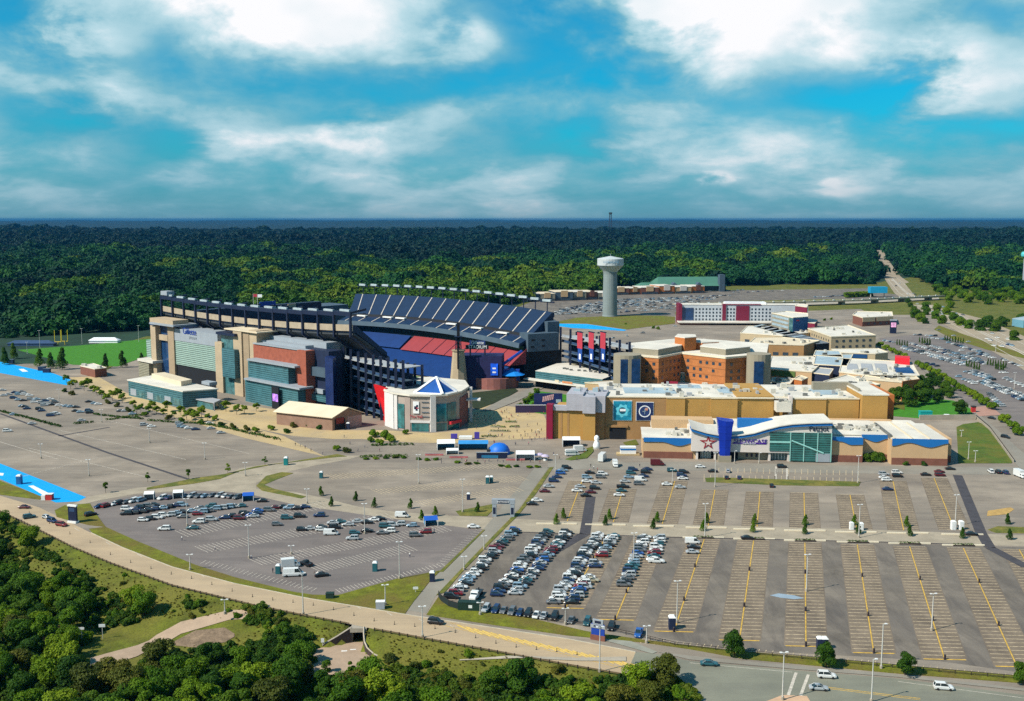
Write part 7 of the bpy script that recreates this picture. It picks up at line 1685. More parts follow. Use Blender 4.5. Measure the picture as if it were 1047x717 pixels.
for x, y in [(612, 341), (627, 346), (618, 343), (641, 344), (657, 341), (566, 328), (690, 334)]: spots.append((x, y, RC.uniform(0, 3)))
crowd('west_lot_cars', spots, 'scattered parked cars in the stadium lot at the blue paving')
spots = []
for i in range(46):
    t = RC.random(); y = 286 + 70 * t ** .7
    for (x0, y0), (x1, y1), w in zip(HW_C[:-1], HW_C[1:], HW_W):
        if y0 <= y <= y1: x = x0 + (x1 - x0) * (y - y0) / (y1 - y0) + RC.uniform(-.7, .9) * w; spots.append((x, y - (x - x0) * .02, rad(-63) if y > 310 else rad(-80)))
crowd('highway_traffic', spots, 'traffic strung along the far highway')
# --- campers, trucks, tents on wheels
def boxy(name, label, cat, p, ang, L_, W_, Hh, paint, cab=True, stripe=None, group=None):
    t = thing(name, label, cat, p, group); t.rotation_euler = (0, 0, ang)
    def loc(mb, n, m, par=t): o = link(n, mb.mesh(n, m), par); return o
    a = MB(); a.box((-.9 if cab else 0, 0, .55 + Hh / 2), (L_ - (1.9 if cab else 0), W_, Hh)); loc(a, 'box_body', paint)
    if stripe: a = MB(); a.box((-.9 if cab else 0, 0, .55 + Hh * .55), (L_ - (1.85 if cab else -.05), W_ + .06, Hh * .16)); loc(a, 'stripe', stripe)
    if cab:
        a = MB(); loft(a, [rounded(L_ / 2 - 1.9, W_ * .46, .4, min(2.3, Hh)), rounded(L_ / 2 - 1.0, W_ * .46, .4, min(2.2, Hh)), rounded(L_ / 2 - .5, W_ * .45, .4, 1.3), rounded(L_ / 2, W_ * .42, .45, 1.1)]); cb = loc(a, 'cab', paint)
        a = MB(); a.add([(L_ / 2 - .98, -W_ * .4, 2.05), (L_ / 2 - .98, W_ * .4, 2.05), (L_ / 2 - .47, W_ * .4, 1.34), (L_ / 2 - .47, -W_ * .4, 1.34)], [(0, 1, 2, 3)]); a.box((L_ / 2 - 1.45, 0, 1.7), (.7, W_ * .935, .55)); loc(a, 'windscreen', M_cgl, cb)
    for x in (-L_ * .3, L_ * .32):
        for sy in (-1, 1): link('wheel', WHEEL, t, (x, sy * (W_ / 2 - .12), .36), 0, 1.1)
    return t
PW_ = PM['white']
boxy('camper', 'white camper standing beside the white van in the staff car park', 'camper', at(297, 580), lat + .35, 6.2, 2.3, 2.6, PW_)
car('van', 'white', at(300, 589), lat + .2, 'large white passenger van parked by the camper', None, 'van', 'van', sc=1.25)
boxy('motorhome', 'white motorhome with dark windscreen at the far end of the upper car park', 'motorhome', at(1043, 488), lat - 1.4, 7, 2.5, 2.8, PW_)
boxy('box_truck', 'white box truck parked below the garage opening of the tan store', 'truck', at(616, 471), lat + 1.3, 8.5, 2.5, 3.3, PW_)
boxy('box_truck', 'white delivery van at the corner of the upper car park', 'truck', at(629, 477), lat - 1.5, 6, 2.2, 2.4, PW_)
boxy('food_truck', 'white food truck with dark teal side by the planted island', 'truck', at(585, 466), lat + .25, 7, 2.4, 2.7, PW_, stripe=PM['teal'])
boxy('food_truck', 'second white truck half hidden behind the teal sided food truck', 'truck', at(593, 462), lat + .25, 6.5, 2.4, 2.7, PW_)
tt = thing('tow_truck', 'white tow truck with dark bed at the street end of the packed rows', 'truck', at(486.5, 611)); tt.rotation_euler = (0, 0, rad(-105))
a = MB(); loft(a, [rounded(.2, 1.15, .5, 2.5), rounded(1.6, 1.15, .5, 2.45), rounded(2.1, 1.1, .5, 1.7), rounded(3.6, 1.05, .5, 1.5), rounded(3.9, .95, .6, 1.2)]); cb = link('cab', a.mesh('cab', PW_), tt)
a = MB(); a.add([(1.63, -1, 2.35), (1.63, 1, 2.35), (2.15, 1, 1.72), (2.15, -1, 1.72)], [(0, 1, 2, 3)]); a.box((.9, 0, 2.0), (1.1, 2.32, .5)); link('windscreen', a.mesh('windscreen', M_cgl), cb)
a = MB(); a.box((-2.2, 0, 1.05), (4.6, 2.3, .35)); a.box((0, 0, 1.7), (.2, 2.2, 1.1)); a.box((-3.2, 0, 1.6), (.3, .3, 1.0)); link('bed', a.mesh('bed', PM['black']), tt)
for x in (-3.2, -2.2, 2.6):
    for sy in (-1, 1): link('wheel', WHEEL, tt, (x, sy * 1.0, .45), 0, 1.3)
boxy('red_truck', 'dark red van with round badge by the cinema brick plinth', 'truck', at(672, 476), lat, 6.5, 2.3, 2.5, PM['maroon'])
# ------------------------------------------------------------------ street furniture, fences, tents, people
M_pole = mat('pale_pole_paint', (.48, .46, .42), .6, .06, .5); M_poled = mat('dark_pole', (.03, .03, .03), .6, .1, .5); M_potty = mat('teal_plastic', (.02, .11, .13), .5, .08, .5); M_potw = mat('white_plastic', (.7, .7, .68), .5, .04, .5)
M_wood = mat('dark_wood_post', (.035, .025, .02), .9, .2, 1.0)
def lamp(px, pt, pb, label, heads=2, group='car park lamp posts', base=True):
    p = at(px, pb); h = topz(px, pb, pt); t = thing('lamp_post', label, 'lamp post', p, group)
    a = MB(); a.tube(p, p + Vector((0, 0, h)), .2, 6, .12); a.build('pole', M_pole, t)
    if base: a = MB(); a.tube(p, p + Vector((0, 0, .9)), .42, 8); a.build('base', M_conc, t)
    for s in ((-1, 1) if heads == 2 else (1,)):
        a = MB(); a.tube(p + Vector((0, 0, h - .15)), p + Vector((s * .5, .1 * s, h)), .07, 4); a.box(p + Vector((s * .75, .14 * s, h)), (.62, .4, .2)); a.build('lamp_head', M_potw, t)
LAMPS = [
 (191.5, 510, 538, 'tall lamp post inside the upper cluster of the staff car park'), (254.7, 537, 571, 'tall lamp post left of middle in the staff car park'), (194.5, 567, 583, 'short lamp post on the staff car park verge'), (230, 613, 628, 'lamp post at the lower edge of the curving road'), (298, 558, 567, 'short pole among stall lines of the staff car park'),
 (408.6, 554, 592, 'tall lamp post at the lower right of the staff car park'), (310, 586, 629, 'slim lamp post beside the curving road below the camper'), (394, 598, 619, 'dark pole floodlight beside the white utility box'), (314, 500, 515, 'short lamp post by the crescent verge'), (373, 515, 546, 'lamp post among the cars of the staff car park'), (428, 465, 495, 'lamp post in the inner car park near the plaza'), (473, 490, 524, 'lamp post in the inner car park by its dry grass corner'),
 (432, 620, 652, 'double headed lamp post on the grassy bank by the lane mouth'), (491, 616, 629, 'short lamp post right of the green container'), (578, 622, 639, 'short lamp post behind the parked fence row'), (648, 545, 574, 'lamp post in the short packed double row'), (613, 641, 687, 'tall white lamp post beside the blue entrance sign'), (661, 640, 658, 'short lamp post at the end of the fence row'), (495, 548, 562, 'short lamp post on the lane grass, upper one'), (474.5, 569, 583, 'short lamp post on the lane grass, lower one'),
 (720.6, 515, 550, 'tall lamp post at the third pair of small trees'), (692, 594, 637, 'tall lamp post beside the lone portable toilet'), (824.5, 567, 605, 'lamp post on the vertical yellow line'), (878, 516, 550, 'lamp post on the cross road beside white cabins'), (976.5, 506, 538, 'lamp post by the dark patched strip of the upper car park'), (952.5, 607, 645, 'lamp post in the right part of the lower car park'), (901, 638, 684, 'slim lamp post at the fence of the lower car park'), (891, 674, 718, 'slim lamp post standing on the wide grey street'), (800, 667, 716, 'tall lamp post at the crosswalk island'),
 (731, 463, 498, 'lamp post before the cinema pylon'), (687.5, 480, 494, 'short lamp post in the upper car park near the pylon'), (877, 466, 494, 'lamp post at the end of the cinema island'), (751, 461, 474, 'thin lamp post at the cinema doors'), (776, 463, 474, 'thin lamp post under the cinema sign'), (153, 438, 453, 'lamp post in the west lot nearest the glass annexe'), (209.5, 453, 470, 'lamp post in the west lot below the young trees'), (42, 454, 469, 'lamp post in the west lot nearest the blue paving'), (91, 470, 487, 'lamp post in the middle of the empty west lot'), (104, 419, 432, 'lamp post at the crowded end of the west lot'), (251, 473, 487, 'lamp post on the curved verge'), (61, 398, 418, 'lamp post among the west lot cars'),
 (983, 440, 447, 'short lamp post at the top of the grass slope'), (990, 452, 470, 'lamp post on the left part of the grass slope'), (997, 461, 473, 'lamp post at the foot of the grass slope'), (1018, 345, 360, 'lamp post by the highway verge'), (1037, 381, 398, 'lamp post among the east lot cars'), (568, 465, 482, 'lamp post at the head of the grassy lane')]
for x, a_, b_, l in LAMPS: lamp(x, a_, b_, l, 1 if 'slim' in l or 'thin' in l else 2)
for x, a_, b_ in [(28, 350, 362), (41, 338, 358), (84, 336, 352), (142, 333, 350)]: lamp(x, a_, b_, f'slim floodlight mast, {ordw([28, 41, 84, 142].index(x))} from the left behind the playing field', 2, 'floodlight masts at the playing field', False)
# bollards with dark caps along the yellow lines
k = 0
M_bol = mat('dark_bollard', (.03, .02, .025), .8, .1, 1)
rows_n = 0
for (a, b) in LOWER:
    A, B = at(*a), at(*b); rows_n += 1
    for u in (.36, .72, 1.0):
        p = A + (B - A) * u; t = thing('bollard', f'short dark bollard, {ordw(int(u * 2.9))} down on the {ordw(rows_n - 1)} yellow line from the lane', 'bollard', p, 'bollards on the yellow lines')
        m = MB(); m.tube(p, p + Vector((0, 0, 1.25)), .3, 8); m.build('post', M_bol, t); m = MB(); m.tube(p + Vector((0, 0, 1.25)), p + Vector((0, 0, 1.4)), .34, 8, .2); m.build('cap', M_poled, t)
# white barrier blocks in the cross road gaps
k = 0
BAR = [('upper', x0, y0) for x0, y0 in ((569, 536), (619, 537), (668, 538.5), (722, 540), (771, 541.5), (823, 543), (875, 544.5), (928, 545.5), (984, 547))] + [('lower', x0, y0) for x0, y0 in ((719, 550.2), (771, 551.6), (823, 553.2), (877, 554.7), (930, 556.2), (985, 558))]
for kind_, x0, y0 in BAR:
    for sd_ in (-1, 1):
        p = at(x0 + sd_ * 11.5, y0); k += 1; w_ = 3.4
        t = thing('barrier_block', f'white kerb block {"left" if sd_ < 0 else "right"} of the {ordw(([q[1] for q in BAR if q[0] == kind_]).index(x0))} gap along the {kind_} side of the cross road', 'barrier', p, 'white barrier blocks along the cross road')
        m = MB(); m.prism([tuple((p + Vector((math.cos(lat) * a + math.sin(lat) * b * -1, math.sin(lat) * a + math.cos(lat) * b, 0))).xy) for a, b in ((-w_, -.3), (w_, -.3), (w_, .3), (-w_, .3))], 0, .45); m.build('block', M_para, t)
# concrete planters between blocks
for kind_, x0, y0 in BAR:
    if kind_ == 'lower':
        p = at(x0, y0); t = thing('planter_bed', f'dark low planting bed in the {ordw(([q[1] for q in BAR if q[0] == kind_]).index(x0))} gap on the lower side of the cross road', 'planting bed', p, 'planting beds along the cross road'); m = MB(); m.box(p + Vector((0, 0, .2)), (7.5, 1.8, .45), lat); m.build('bed', M_wood, t)
        m = MB(); rnd = random.Random(int(x0)); 
        for i in range(6): leaf_quads(m, rnd, p + Vector((math.cos(lat) * (i - 2.5) * 1.2, math.sin(lat) * (i - 2.5) * 1.2, .5)), .55, 26, .2)
        m.build('foliage', L_deep, t)
# portable toilets
def potty(x, y, label, s=1.0, m=M_potty, group='portable toilets'):
    p = at(x, y); t = thing('portable_toilet', label, 'portable toilet', p, group)
    a = MB(); a.box(p + Vector((0, 0, 1.15 * s)), (1.25 * s, 1.25 * s, 2.3 * s)); a.build('cabin', m, t); a = MB(); a.add([p + Vector((sx * .68 * s, sy * .68 * s, 2.3 * s)) for sx, sy in ((-1, -1), (1, -1), (1, 1), (-1, 1))] + [p + Vector((sx * .4 * s, sy * .5 * s, 2.65 * s)) for sx, sy in ((-1, -1), (1, -1), (1, 1), (-1, 1))], [(0, 3, 2, 1), (4, 5, 6, 7), (0, 1, 5, 4), (1, 2, 6, 5), (2, 3, 7, 6), (3, 0, 4, 7)]); a.build('roof', M_potw, t)
    a = MB(); a.box(p + Vector((0, -.64 * s, 1.1 * s)), (.8 * s, .06, 1.9 * s)); a.build('door', m, t)
M_potn = mat('navy_plastic', (.015, .025, .06), .5, .08, .5)
for x, y, l, s_, m in [(383.5, 584, 'teal toilet cabin alone in the lower staff car park', 1.25, M_potty), (284.5, 586.5, 'teal toilet cabin beside the white camper', 1.2, M_potty), (328.5, 489, 'toilet cabin alone in the inner car park', 1.2, M_potty), (479, 511, 'toilet cabin by the hatched corner of the inner car park', 1.1, M_potn), (498.5, 494.5, 'white roofed cabin by the diagonal lane bend', 1.3, M_potty), (502.5, 493.8, 'second white roofed cabin by the lane bend', 1.2, M_potty), (292.5, 475.5, 'teal toilet on the curved dry verge', 1.5, mat('bright_teal_plastic', (.01, .2, .2), .5, .08, .5)), (687, 643, 'white roofed navy toilet at the end of a yellow line', 1.5, M_potn), (838, 663, 'left one of the navy toilet pair by the fence tree', 1.25, M_potn), (843, 663.2, 'right one of the navy toilet pair by the fence tree', 1.25, M_potn), (870.5, 541.5, 'white cabin left of the cross road lamp post', 1.1, M_potw), (880.5, 542, 'white cabin right of the cross road lamp post', 1.1, M_potw), (974.5, 541.5, 'grey white cabin at the foot of the strip lamp post', 1.3, M_potw), (982.5, 541.5, 'second grey white cabin by the dark strip', 1.3, M_potw), (442, 594.5, 'grey booth at the lane edge of the staff car park', 1.3, M_potn), (20, 495, 'blue cabin on the west verge by the blue paving', 1.6, mat('blue_plastic', (.02, .12, .3), .5, .08, .5)), (356, 439, 'dark kiosk beside the ramp tower', 1.5, M_potn)]: potty(x, y, l, s_, m)
# utility box, container, dumpster
def cabinet(name, label, cat, x, y, sz, ang, m, extra=None):
    p = at(x, y); t = thing(name, label, cat, p); a = MB(); a.box(p + Vector((0, 0, sz[2] / 2)), sz, ang); a.build('body', m, t); a = MB(); a.box(p + Vector((0, 0, sz[2] + .06)), (sz[0] + .12, sz[1] + .12, .12), ang); a.build('lid', extra or m, t); return t, p
cabinet('utility_box', 'pale grey utility box on the grass beside the lane', 'utility box', 389, 622.5, (2.6, 1.8, 2.3), lat + .1, M_pale, M_potw)
cabinet('dumpster', 'dark green dumpster at the lower edge of the staff car park', 'dumpster', 337.5, 611.5, (2.4, 1.7, 1.6), lat + .05, mat('dark_green_metal', (.01, .03, .022), .6, .15, .6))
t, p = cabinet('container', 'long dark green container with white notice at the street end of the packed rows', 'container', 480, 623.5, (6.6, 2.3, 2.5), lat - .05, MATS['dark_green_metal'])
a = MB(); a.box(p + Vector((.3, -1.2, 1.4)), (1.1, .08, .9), lat - .05); a.build('notice', M_potw, t)
def wire_fence(label, pts, h, step, m, posts=True, name='fence', panel=None, z0=0.0):
    P = [Vector((*g2(x, y), 0)) for x, y in pts]; t = thing(name, label, 'fence', P[0]); n = 0
    for p, q in zip(P[:-1], P[1:]):
        d = q - p; k = max(1, int(d.length / step))
        for i in range(k + (1 if q == P[-1] else 0)):
            if n < 100: b = p + d * i / k; a = MB(); a.box(b + Vector((0, 0, h / 2)), (.16, .16, h)); a.build('post', m, t); n += 1
        for z in ((h * .55, h * .95) if panel is None else (h * .95,)):
            a = MB(); a.box((p + q) / 2 + Vector((0, 0, z)), (d.length, .09, .12), math.atan2(d.y, d.x)); a.build('rail', m, t)
        if panel: a = MB(); a.box((p + q) / 2 + Vector((0, 0, h * .5)), (d.length, .05, h * .88), math.atan2(d.y, d.x)); a.build('panel', panel, t)
    return t
wire_fence('dark screened fence around the street corner of the packed rows', [(448.5, 611), (451, 615), (459, 620.5), (470, 624)], 2.2, 3, M_wood, panel=mat('dark_mesh_screen', (.012, .02, .02), .9, .1, 1))
wire_fence('dark post and rail fence along the bottom of the lower car park', [(600, 640), (640, 649), (690, 660.5), (760, 668.5), (850, 677.5), (960, 688), (1060, 697)], 1.15, 3.6, M_wood)
wire_fence('thin rail fence along the single file of parked cars', [(462, 617.5), (490, 621), (560, 635.5), (600, 641)], 1.1, 4, M_wood)
# guard rails on the road bank
def guard(label, pts, group):
    P = [Vector((*g2(x, y), 0)) for x, y in pts]; t = thing('guard_rail', label, 'guard rail', P[0], group); n = 0
    for p, q in zip(P[:-1], P[1:]):
        d = q - p; k = max(1, int(d.length / 2.4))
        for i in range(k):
            if n < 99: b = p + d * i / k; a = MB(); a.box(b + Vector((0, 0, .4)), (.3, .3, .95)); a.build('post', M_wood, t); n += 1
        a = MB(); a.box((p + q) / 2 + Vector((0, 0, .62)), (d.length + .1, .12, .34), math.atan2(d.y, d.x)); a.build('rail', mat('weathered_rail', (.13, .09, .05), .8, .15, .6), t)
guard('timber posted guard rail above the wooded bank left of the underpass', [(-20, 517), (0, 524), (28, 537), (75, 561), (113, 577), (176, 600), (260, 620.5), (314, 631.5), (357, 639.5)], 'guard rails on the curving road')
guard('timber posted guard rail on the grassy bank right of the underpass', [(383, 645), (434, 654.5), (500, 666.5), (580, 681.5), (634, 691)], 'guard rails on the curving road')
# orange and white road cones / delineators along the tan road
k = 0
for i in range(28):
    u = i / 27; x = 30 + 560 * u
    for (x0, y0), (x1, y1) in zip(ROAD_LO[2:-1], ROAD_LO[3:]):
        if x0 <= x <= x1: yl_ = y0 + (y1 - y0) * (x - x0) / (x1 - x0)
    y = yl_ - (12 if x < 100 else 10 + 2 * math.sin(i)); p = at(x, y); t = thing('road_delineator', f'dark slim marker post, {ordw(i)} from the left along the middle of the tan road', 'marker post', p, 'marker posts on the tan road')
    a = MB(); a.tube(p, p + Vector((0, 0, 1.0)), .1, 6, .07); a.build('post', M_wood, t); a = MB(); a.tube(p, p + Vector((0, 0, .1)), .3, 8, .25); a.build('foot', M_poled, t)
# ---- underpass
up_t = thing('underpass', 'concrete path underpass with brown wing walls beneath the curving road', 'underpass', at(366, 657, -4))
M_wing = mat('dark_brown_stone', (.055, .04, .035), .9, .2, .6, fine=.2)
fl0, fl1 = at(359.5, 656.8, -4), at(372.5, 656.5, -4)
def wallseg(name, pts, m, parent, th=.5, cope=None):
    "pts: (x, y, top z) ground points"
    for (p, z0), (q, z1) in zip(pts[:-1], pts[1:]):
        d = (q - p); n = Vector((-d.y, d.x, 0)).normalized() * th / 2; a = MB()
        a.add([(*(p + n).xy, -4.6), (*(q + n).xy, -4.6), (*(q + n).xy, z1), (*(p + n).xy, z0), (*(p - n).xy, -4.6), (*(q - n).xy, -4.6), (*(q - n).xy, z1), (*(p - n).xy, z0)], [(3, 2, 1, 0), (4, 5, 6, 7), (0, 1, 5, 4), (1, 2, 6, 5), (2, 3, 7, 6), (3, 0, 4, 7)])
        w_ = a.build(name, m, parent)
        if cope: a = MB(); a.tube((*p.xy, z0 + .12), (*q.xy, z1 + .12), .26, 4); a.build('coping', cope, w_)
wallseg('wing_wall', [(fl0, .35), (at(345, 659.3, -4), -1.6), (at(330, 661.6, -4), -3.4)], M_wing, up_t, .6, M_conc)
wallseg('wing_wall', [(fl1, .35), (at(372.3, 660, -4), -.5), (at(373, 665, -4), -1.6), (at(376, 669, -4), -2.4), (at(383, 672.5, -4), -3.2), (at(392, 674.5, -4), -3.7)], M_wing, up_t, .6, M_conc)
tz_ = Vector((*(TDIR * 16), 0))
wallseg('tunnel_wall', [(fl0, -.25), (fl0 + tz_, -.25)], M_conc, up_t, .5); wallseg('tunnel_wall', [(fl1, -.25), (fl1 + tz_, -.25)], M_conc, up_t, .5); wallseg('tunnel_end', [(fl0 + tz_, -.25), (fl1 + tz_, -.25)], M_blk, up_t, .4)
a = MB(); d = (fl1 - fl0); c = (fl0 + fl1) / 2; a.box((c.x, c.y - .1, -.35), (d.length + 1.6, .7, 1.2), math.atan2(d.y, d.x)); a.build('lintel', M_conc, up_t)
a = MB(); q = [fl0 + Vector((-.3, .3, 0)), fl1 + Vector((.3, .3, 0)), fl1 + tz_, fl0 + tz_]; a.prism([tuple(v.xy) for v in q], -.28, 0.02); a.build('deck_slab', M_conc, up_t)
o = poly('sandy_underpass_path', [(359.5, 656.8), (330, 662), (312, 667), (300, 690), (400, 690), (383, 673), (374, 665), (372.5, 656.5)], -3.96, mat('pink_sand_path', (.36, .26, .18), .9, .08, .3, fine=.1), zp=-4.0)
a = MB(); 
for x, y in ((352, 665.5), (361, 664)): p = at(x, y, -3.9); a.box((p.x, p.y, -3.95), (1.6, .5, .04), .1)
struct('path_markings', a, M_white)
# sandy path through the woods: draped on the bank
def drape(name, L0, m, zoff=.16):
    mb = MB(); n = 0
    for (x0, y0, w0), (x1, y1, w1) in zip(L0[:-1], L0[1:]):
        for i in range(8 if (x1, y1, w1) != L0[-1] else 9):
            u = i / 8; x = x0 + (x1 - x0) * u; y = y0 + (y1 - y0) * u; w = w0 + (w1 - w0) * u
            for s in (-1, 0, 1):
                g0 = at(x, y + s * w, -5.2); mb.v.append((g0.x, g0.y, ground_z(g0.x, g0.y) + zoff))
            n += 1
    for i in range(n - 1):
        for j in (0, 1): mb.f.append((3 * i + j, 3 * i + 3 + j, 3 * i + 4 + j, 3 * i + 1 + j))
    o = struct(name, mb, m)
    if o.data.polygons[0].normal.z < 0: o.data.flip_normals()
drape('sandy_path', [(92, 678, 9), (110, 671, 7), (140, 662, 6), (160, 652, 4.5), (185, 645, 4), (235, 641, 3.2), (262, 643, 3)], MATS['pink_sand_path'])
drape('gravel_patch', [(176, 655, 1), (200, 654, 6), (230, 654, 5), (240, 655, 1)], mat('brown_gravel', (.2, .14, .09), .95, .25, .4, fine=.3), .12)
drape('corner_path', [(470, 689, .3), (520, 691, .9), (590, 694, 1.6), (640, 693.5, 2.4)], M_conc, .2)
def sign_on_post(name, label, cat, p, w, h, z, m, post=M_pole):
    t = thing(name, label, cat, p); a = MB(); a.tube(p, p + Vector((0, 0, z)), .09, 5); a.build('post', post, t); a = MB(); a.box(p + Vector((0, -.1, z - h / 2)), (w, .08, h), .1); a.build('panel', m, t); return t
g0 = at(105, 652, -6); sign_on_post('notice_board', 'white notice board among the trees left of the sandy path', 'sign', Vector((g0.x, g0.y, ground_z(g0.x, g0.y))), 1.8, .9, 4.5, M_potw)
g0 = at(84, 657, -6); sign_on_post('path_sign', 'small pale sign board in the woods west of the sandy path', 'sign', Vector((g0.x, g0.y, ground_z(g0.x, g0.y))), 1.6, .7, 5.0, M_potw)
a_ = at(330, 660, -3.5); sign_on_post('path_sign', 'small white sign beside the left wing wall of the underpass', 'sign', Vector((a_.x, a_.y, -3.6)), .9, 1.2, 2.2, M_potw)
p = at(671, 694); sign_on_post('street_sign', 'dark street sign post at the corner sidewalk', 'sign', p, .35, 1.6, 3.6, M_poled, M_poled)
# entrance sign on the street verge
p = at(611, 654.5); es = thing('entrance_sign', 'tilted blue and white entrance sign on a brown base beside the street path', 'sign', p); sw = Wall(p + Vector((-2.0, .9, 0)), p + Vector((2.0, -.9, 0)))
a = MB(); a.slab(sw, .2, 4.4, 0, 1.5, -.5, .4); a.build('base', M_plinth, es); a = MB(); a.slab(sw, .4, 4.2, 1.5, 4.6, -.25, .25); bd = a.build('panel', M_bright, es); a = MB(); a.slab(sw, .2, 4.4, 3.5, 4.5, .25, .4); a.build('white_band', M_pale, bd); a = MB(); a.slab(sw, .8, 3.8, 4.6, 5.9, -.25, .3); a.build('emblem_panel', M_pale, es); a = MB(); a.slab(sw, 1.4, 3.2, 4.9, 5.6, .3, .36); a.build('emblem', M_navy, bd)
text('sign_letters', 'PLACE', sw, 2.3, 4.0, .8, M_navy, es, off=.45)
# gateway arch over the lane
p = at(512, 527); gA, gB = at(503.5, 528), at(526, 528.5); gw_ = Wall(gA, gB); ga = thing('gateway', 'white banner gateway with dark panel over the grassy lane', 'gateway', gw_.p(gw_.L / 2))
for s0, s1 in ((0, 1.6), (gw_.L - 1.6, gw_.L)):
    a = MB(); a.slab(gw_, s0, s1, 0, 5.2, -.8, .8); lg = a.build('leg', M_pale, ga); a = MB(); a.slab(gw_, s0 + .3, s1 - .3, 1.2, 3.8, .8, .86); a.build('leg_graphic', M_navy, lg)
a = MB(); a.slab(gw_, -.2, gw_.L + .2, 5.2, 7.0, -.9, .9); bm_ = a.build('crossbeam', M_pale, ga); a = MB(); a.slab(gw_, gw_.L * .25, gw_.L * .75, 5.5, 6.7, .9, .98); a.build('dark_panel', M_navy, bm_)
text('gateway_letters', 'ENTRANCE', gw_, gw_.L / 2, 6.1, .9, M_letw, bm_, off=1.02)
# banner pylon at the road corner
p = at(75, 534.5); bp = thing('banner_pylon', 'dark blue banner pylon with white top on the corner verge', 'sign', p); pw = Wall(p + Vector((-2, .6, 0)), p + Vector((2, -.6, 0)))
a = MB(); a.slab(pw, .1, 4.0, 0, .8, -1, 1); a.build('base', M_potw, bp); a = MB(); a.slab(pw, .2, 3.9, .8, 6.4, -.4, .4); a.build('panel', M_navy, bp); a = MB(); a.slab(pw, 0, 4.1, 6.4, 7.0, -.5, .5); a.build('cap', M_potw, bp); a = MB(); a.slab(pw, .9, 3.2, 4.4, 5.8, .4, .46); a.build('pale_print', M_steelb, bp)
p = at(51, 511); rs = thing('road_booth', 'red and white booth at the corner of the blue paving', 'booth', p); a = MB(); a.box(p + Vector((0, 0, 1.2)), (2.6, 2, 2.4)); a.build('cabin', mat('booth_red', (.45, .03, .03), .6, .05, .5), rs); a = MB(); a.box(p + Vector((-2.4, 0, 1.0)), (1.6, 1.8, 2.0)); a.build('white_counter', M_potw, rs); a = MB(); a.box(p + Vector((0, 0, 2.5)), (2.9, 2.3, .2)); a.build('roof', M_potw, rs)
# small white furniture by the lane mouth
p = at(425, 606); sign_on_post('lane_sign', 'small white arrow sign beside the lane mouth', 'sign', p, 1.6, .8, 1.9, M_potw)
# ---- highway and viaduct
vd = thing('viaduct', 'long low viaduct with pale parapet posts crossing the highway', 'bridge', at(820, 311))
P = [at(x, y, 0) for x, y in ((690, 315.5), (800, 313.4), (880, 311), (962, 306.5))]; n = 0
for p, q in zip(P[:-1], P[1:]):
    d = q - p; rz = math.atan2(d.y, d.x); a = MB(); a.box((p + q) / 2 + Vector((0, 0, 5.4)), (d.length + 2, 14, 1.6), rz); a.build('deck', M_greyt, vd); a = MB(); a.box((p + q) / 2 + Vector((0, -7, 6.7)), (d.length + 2, .5, 1.0), rz); a.build('parapet', M_para, vd)
    k = int(d.length / 14)
    for i in range(k): b = p + d * i / k; a = MB(); a.box(b + Vector((0, -7.1, 7.2)), (2.6, .8, 1.4), rz); a.build('parapet_post', M_letw, vd)
    k = max(2, int(d.length / 45))
    for i in range(k): b = p + d * (i + .5) / k; a = MB(); a.box(b + Vector((0, 0, 2.3)), (4, 10, 4.7), rz); a.build('pier', M_greyt, vd)
p = at(913, 341); hs = thing('highway_pylon_sign', 'tall navy pylon sign with pink screen between east lot and highway', 'sign', p); hw_ = Wall(p + Vector((-3, .5, 0)), p + Vector((3, -.5, 0)))
h_ = topz(913, 341, 328); a = MB(); a.slab(hw_, 0, 6, 0, h_, -1.5, 1.5); a.build('pylon', M_navy, hs); a = MB(); a.slab(hw_, .6, 5.4, h_ * .5, h_ * .86, 1.5, 1.7); a.build('screen', mat('pink_screen', (.6, .25, .4), .4, .5, .3, emit=.5), hs); a = MB(); a.slab(hw_, -.3, 6.3, h_, h_ + 1.2, -1.6, 1.6); a.build('cap', M_pale, hs)
p = at(897, 304); t = thing('blue_canopy', 'bright blue flat canopy beside the highway at the viaduct', 'canopy', p); a = MB(); a.box(p + Vector((0, 0, 11)), (25, 12, 9)); a.build('panel', mat('bright_blue_panel', (.01, .26, .45), .6, .05, .2), t); a = MB(); a.box(p + Vector((-10, 0, 3)), (1, 1, 7)); a.box(p + Vector((10, 0, 3)), (1, 1, 7)); a.build('legs_frame', M_pole, t)
p = at(1046, 300); t = thing('distant_tank', 'pale turquoise water tank on a stalk above the hillside woods', 'water tower', p); h_ = topz(1046, 300, 257); a = MB(); a.tube(p, p + Vector((0, 0, h_ * .86)), 2.2, 8); a.build('stalk', M_pale, t); a = MB(); a.lathe([(1, h_ * .83), (6, h_ * .88), (6.4, h_ * .93), (5.2, h_ * .98), (1, h_)], p, 14); a.build('tank', mat('turquoise_tank', (.08, .42, .45), .5, .05, .2), t)
q_ = Vector((at(624, 236).x, at(624, 236).y, 0)); q_.z = hill(q_.x, q_.y); t = thing('radio_mast', 'dark radio mast rising from the horizon ridge behind the water tower', 'mast', q_)
a = MB(); 
for sx, sy in ((-1, -1), (1, -1), (1, 1), (-1, 1)): a.tube(q_ + Vector((sx * 14, sy * 14, 0)), q_ + Vector((sx * 7, sy * 7, 160)), 3.2, 4)
for z in range(20, 160, 22): k_ = 14 - 7 * z / 160; a.box(q_ + Vector((0, 0, z)), (2 * k_, 2 * k_, 3))
a.build('lattice', M_poled, t); a = MB(); a.box(q_ + Vector((0, 0, 166)), (30, 30, 14)); a.build('top_platform', M_poled, t)
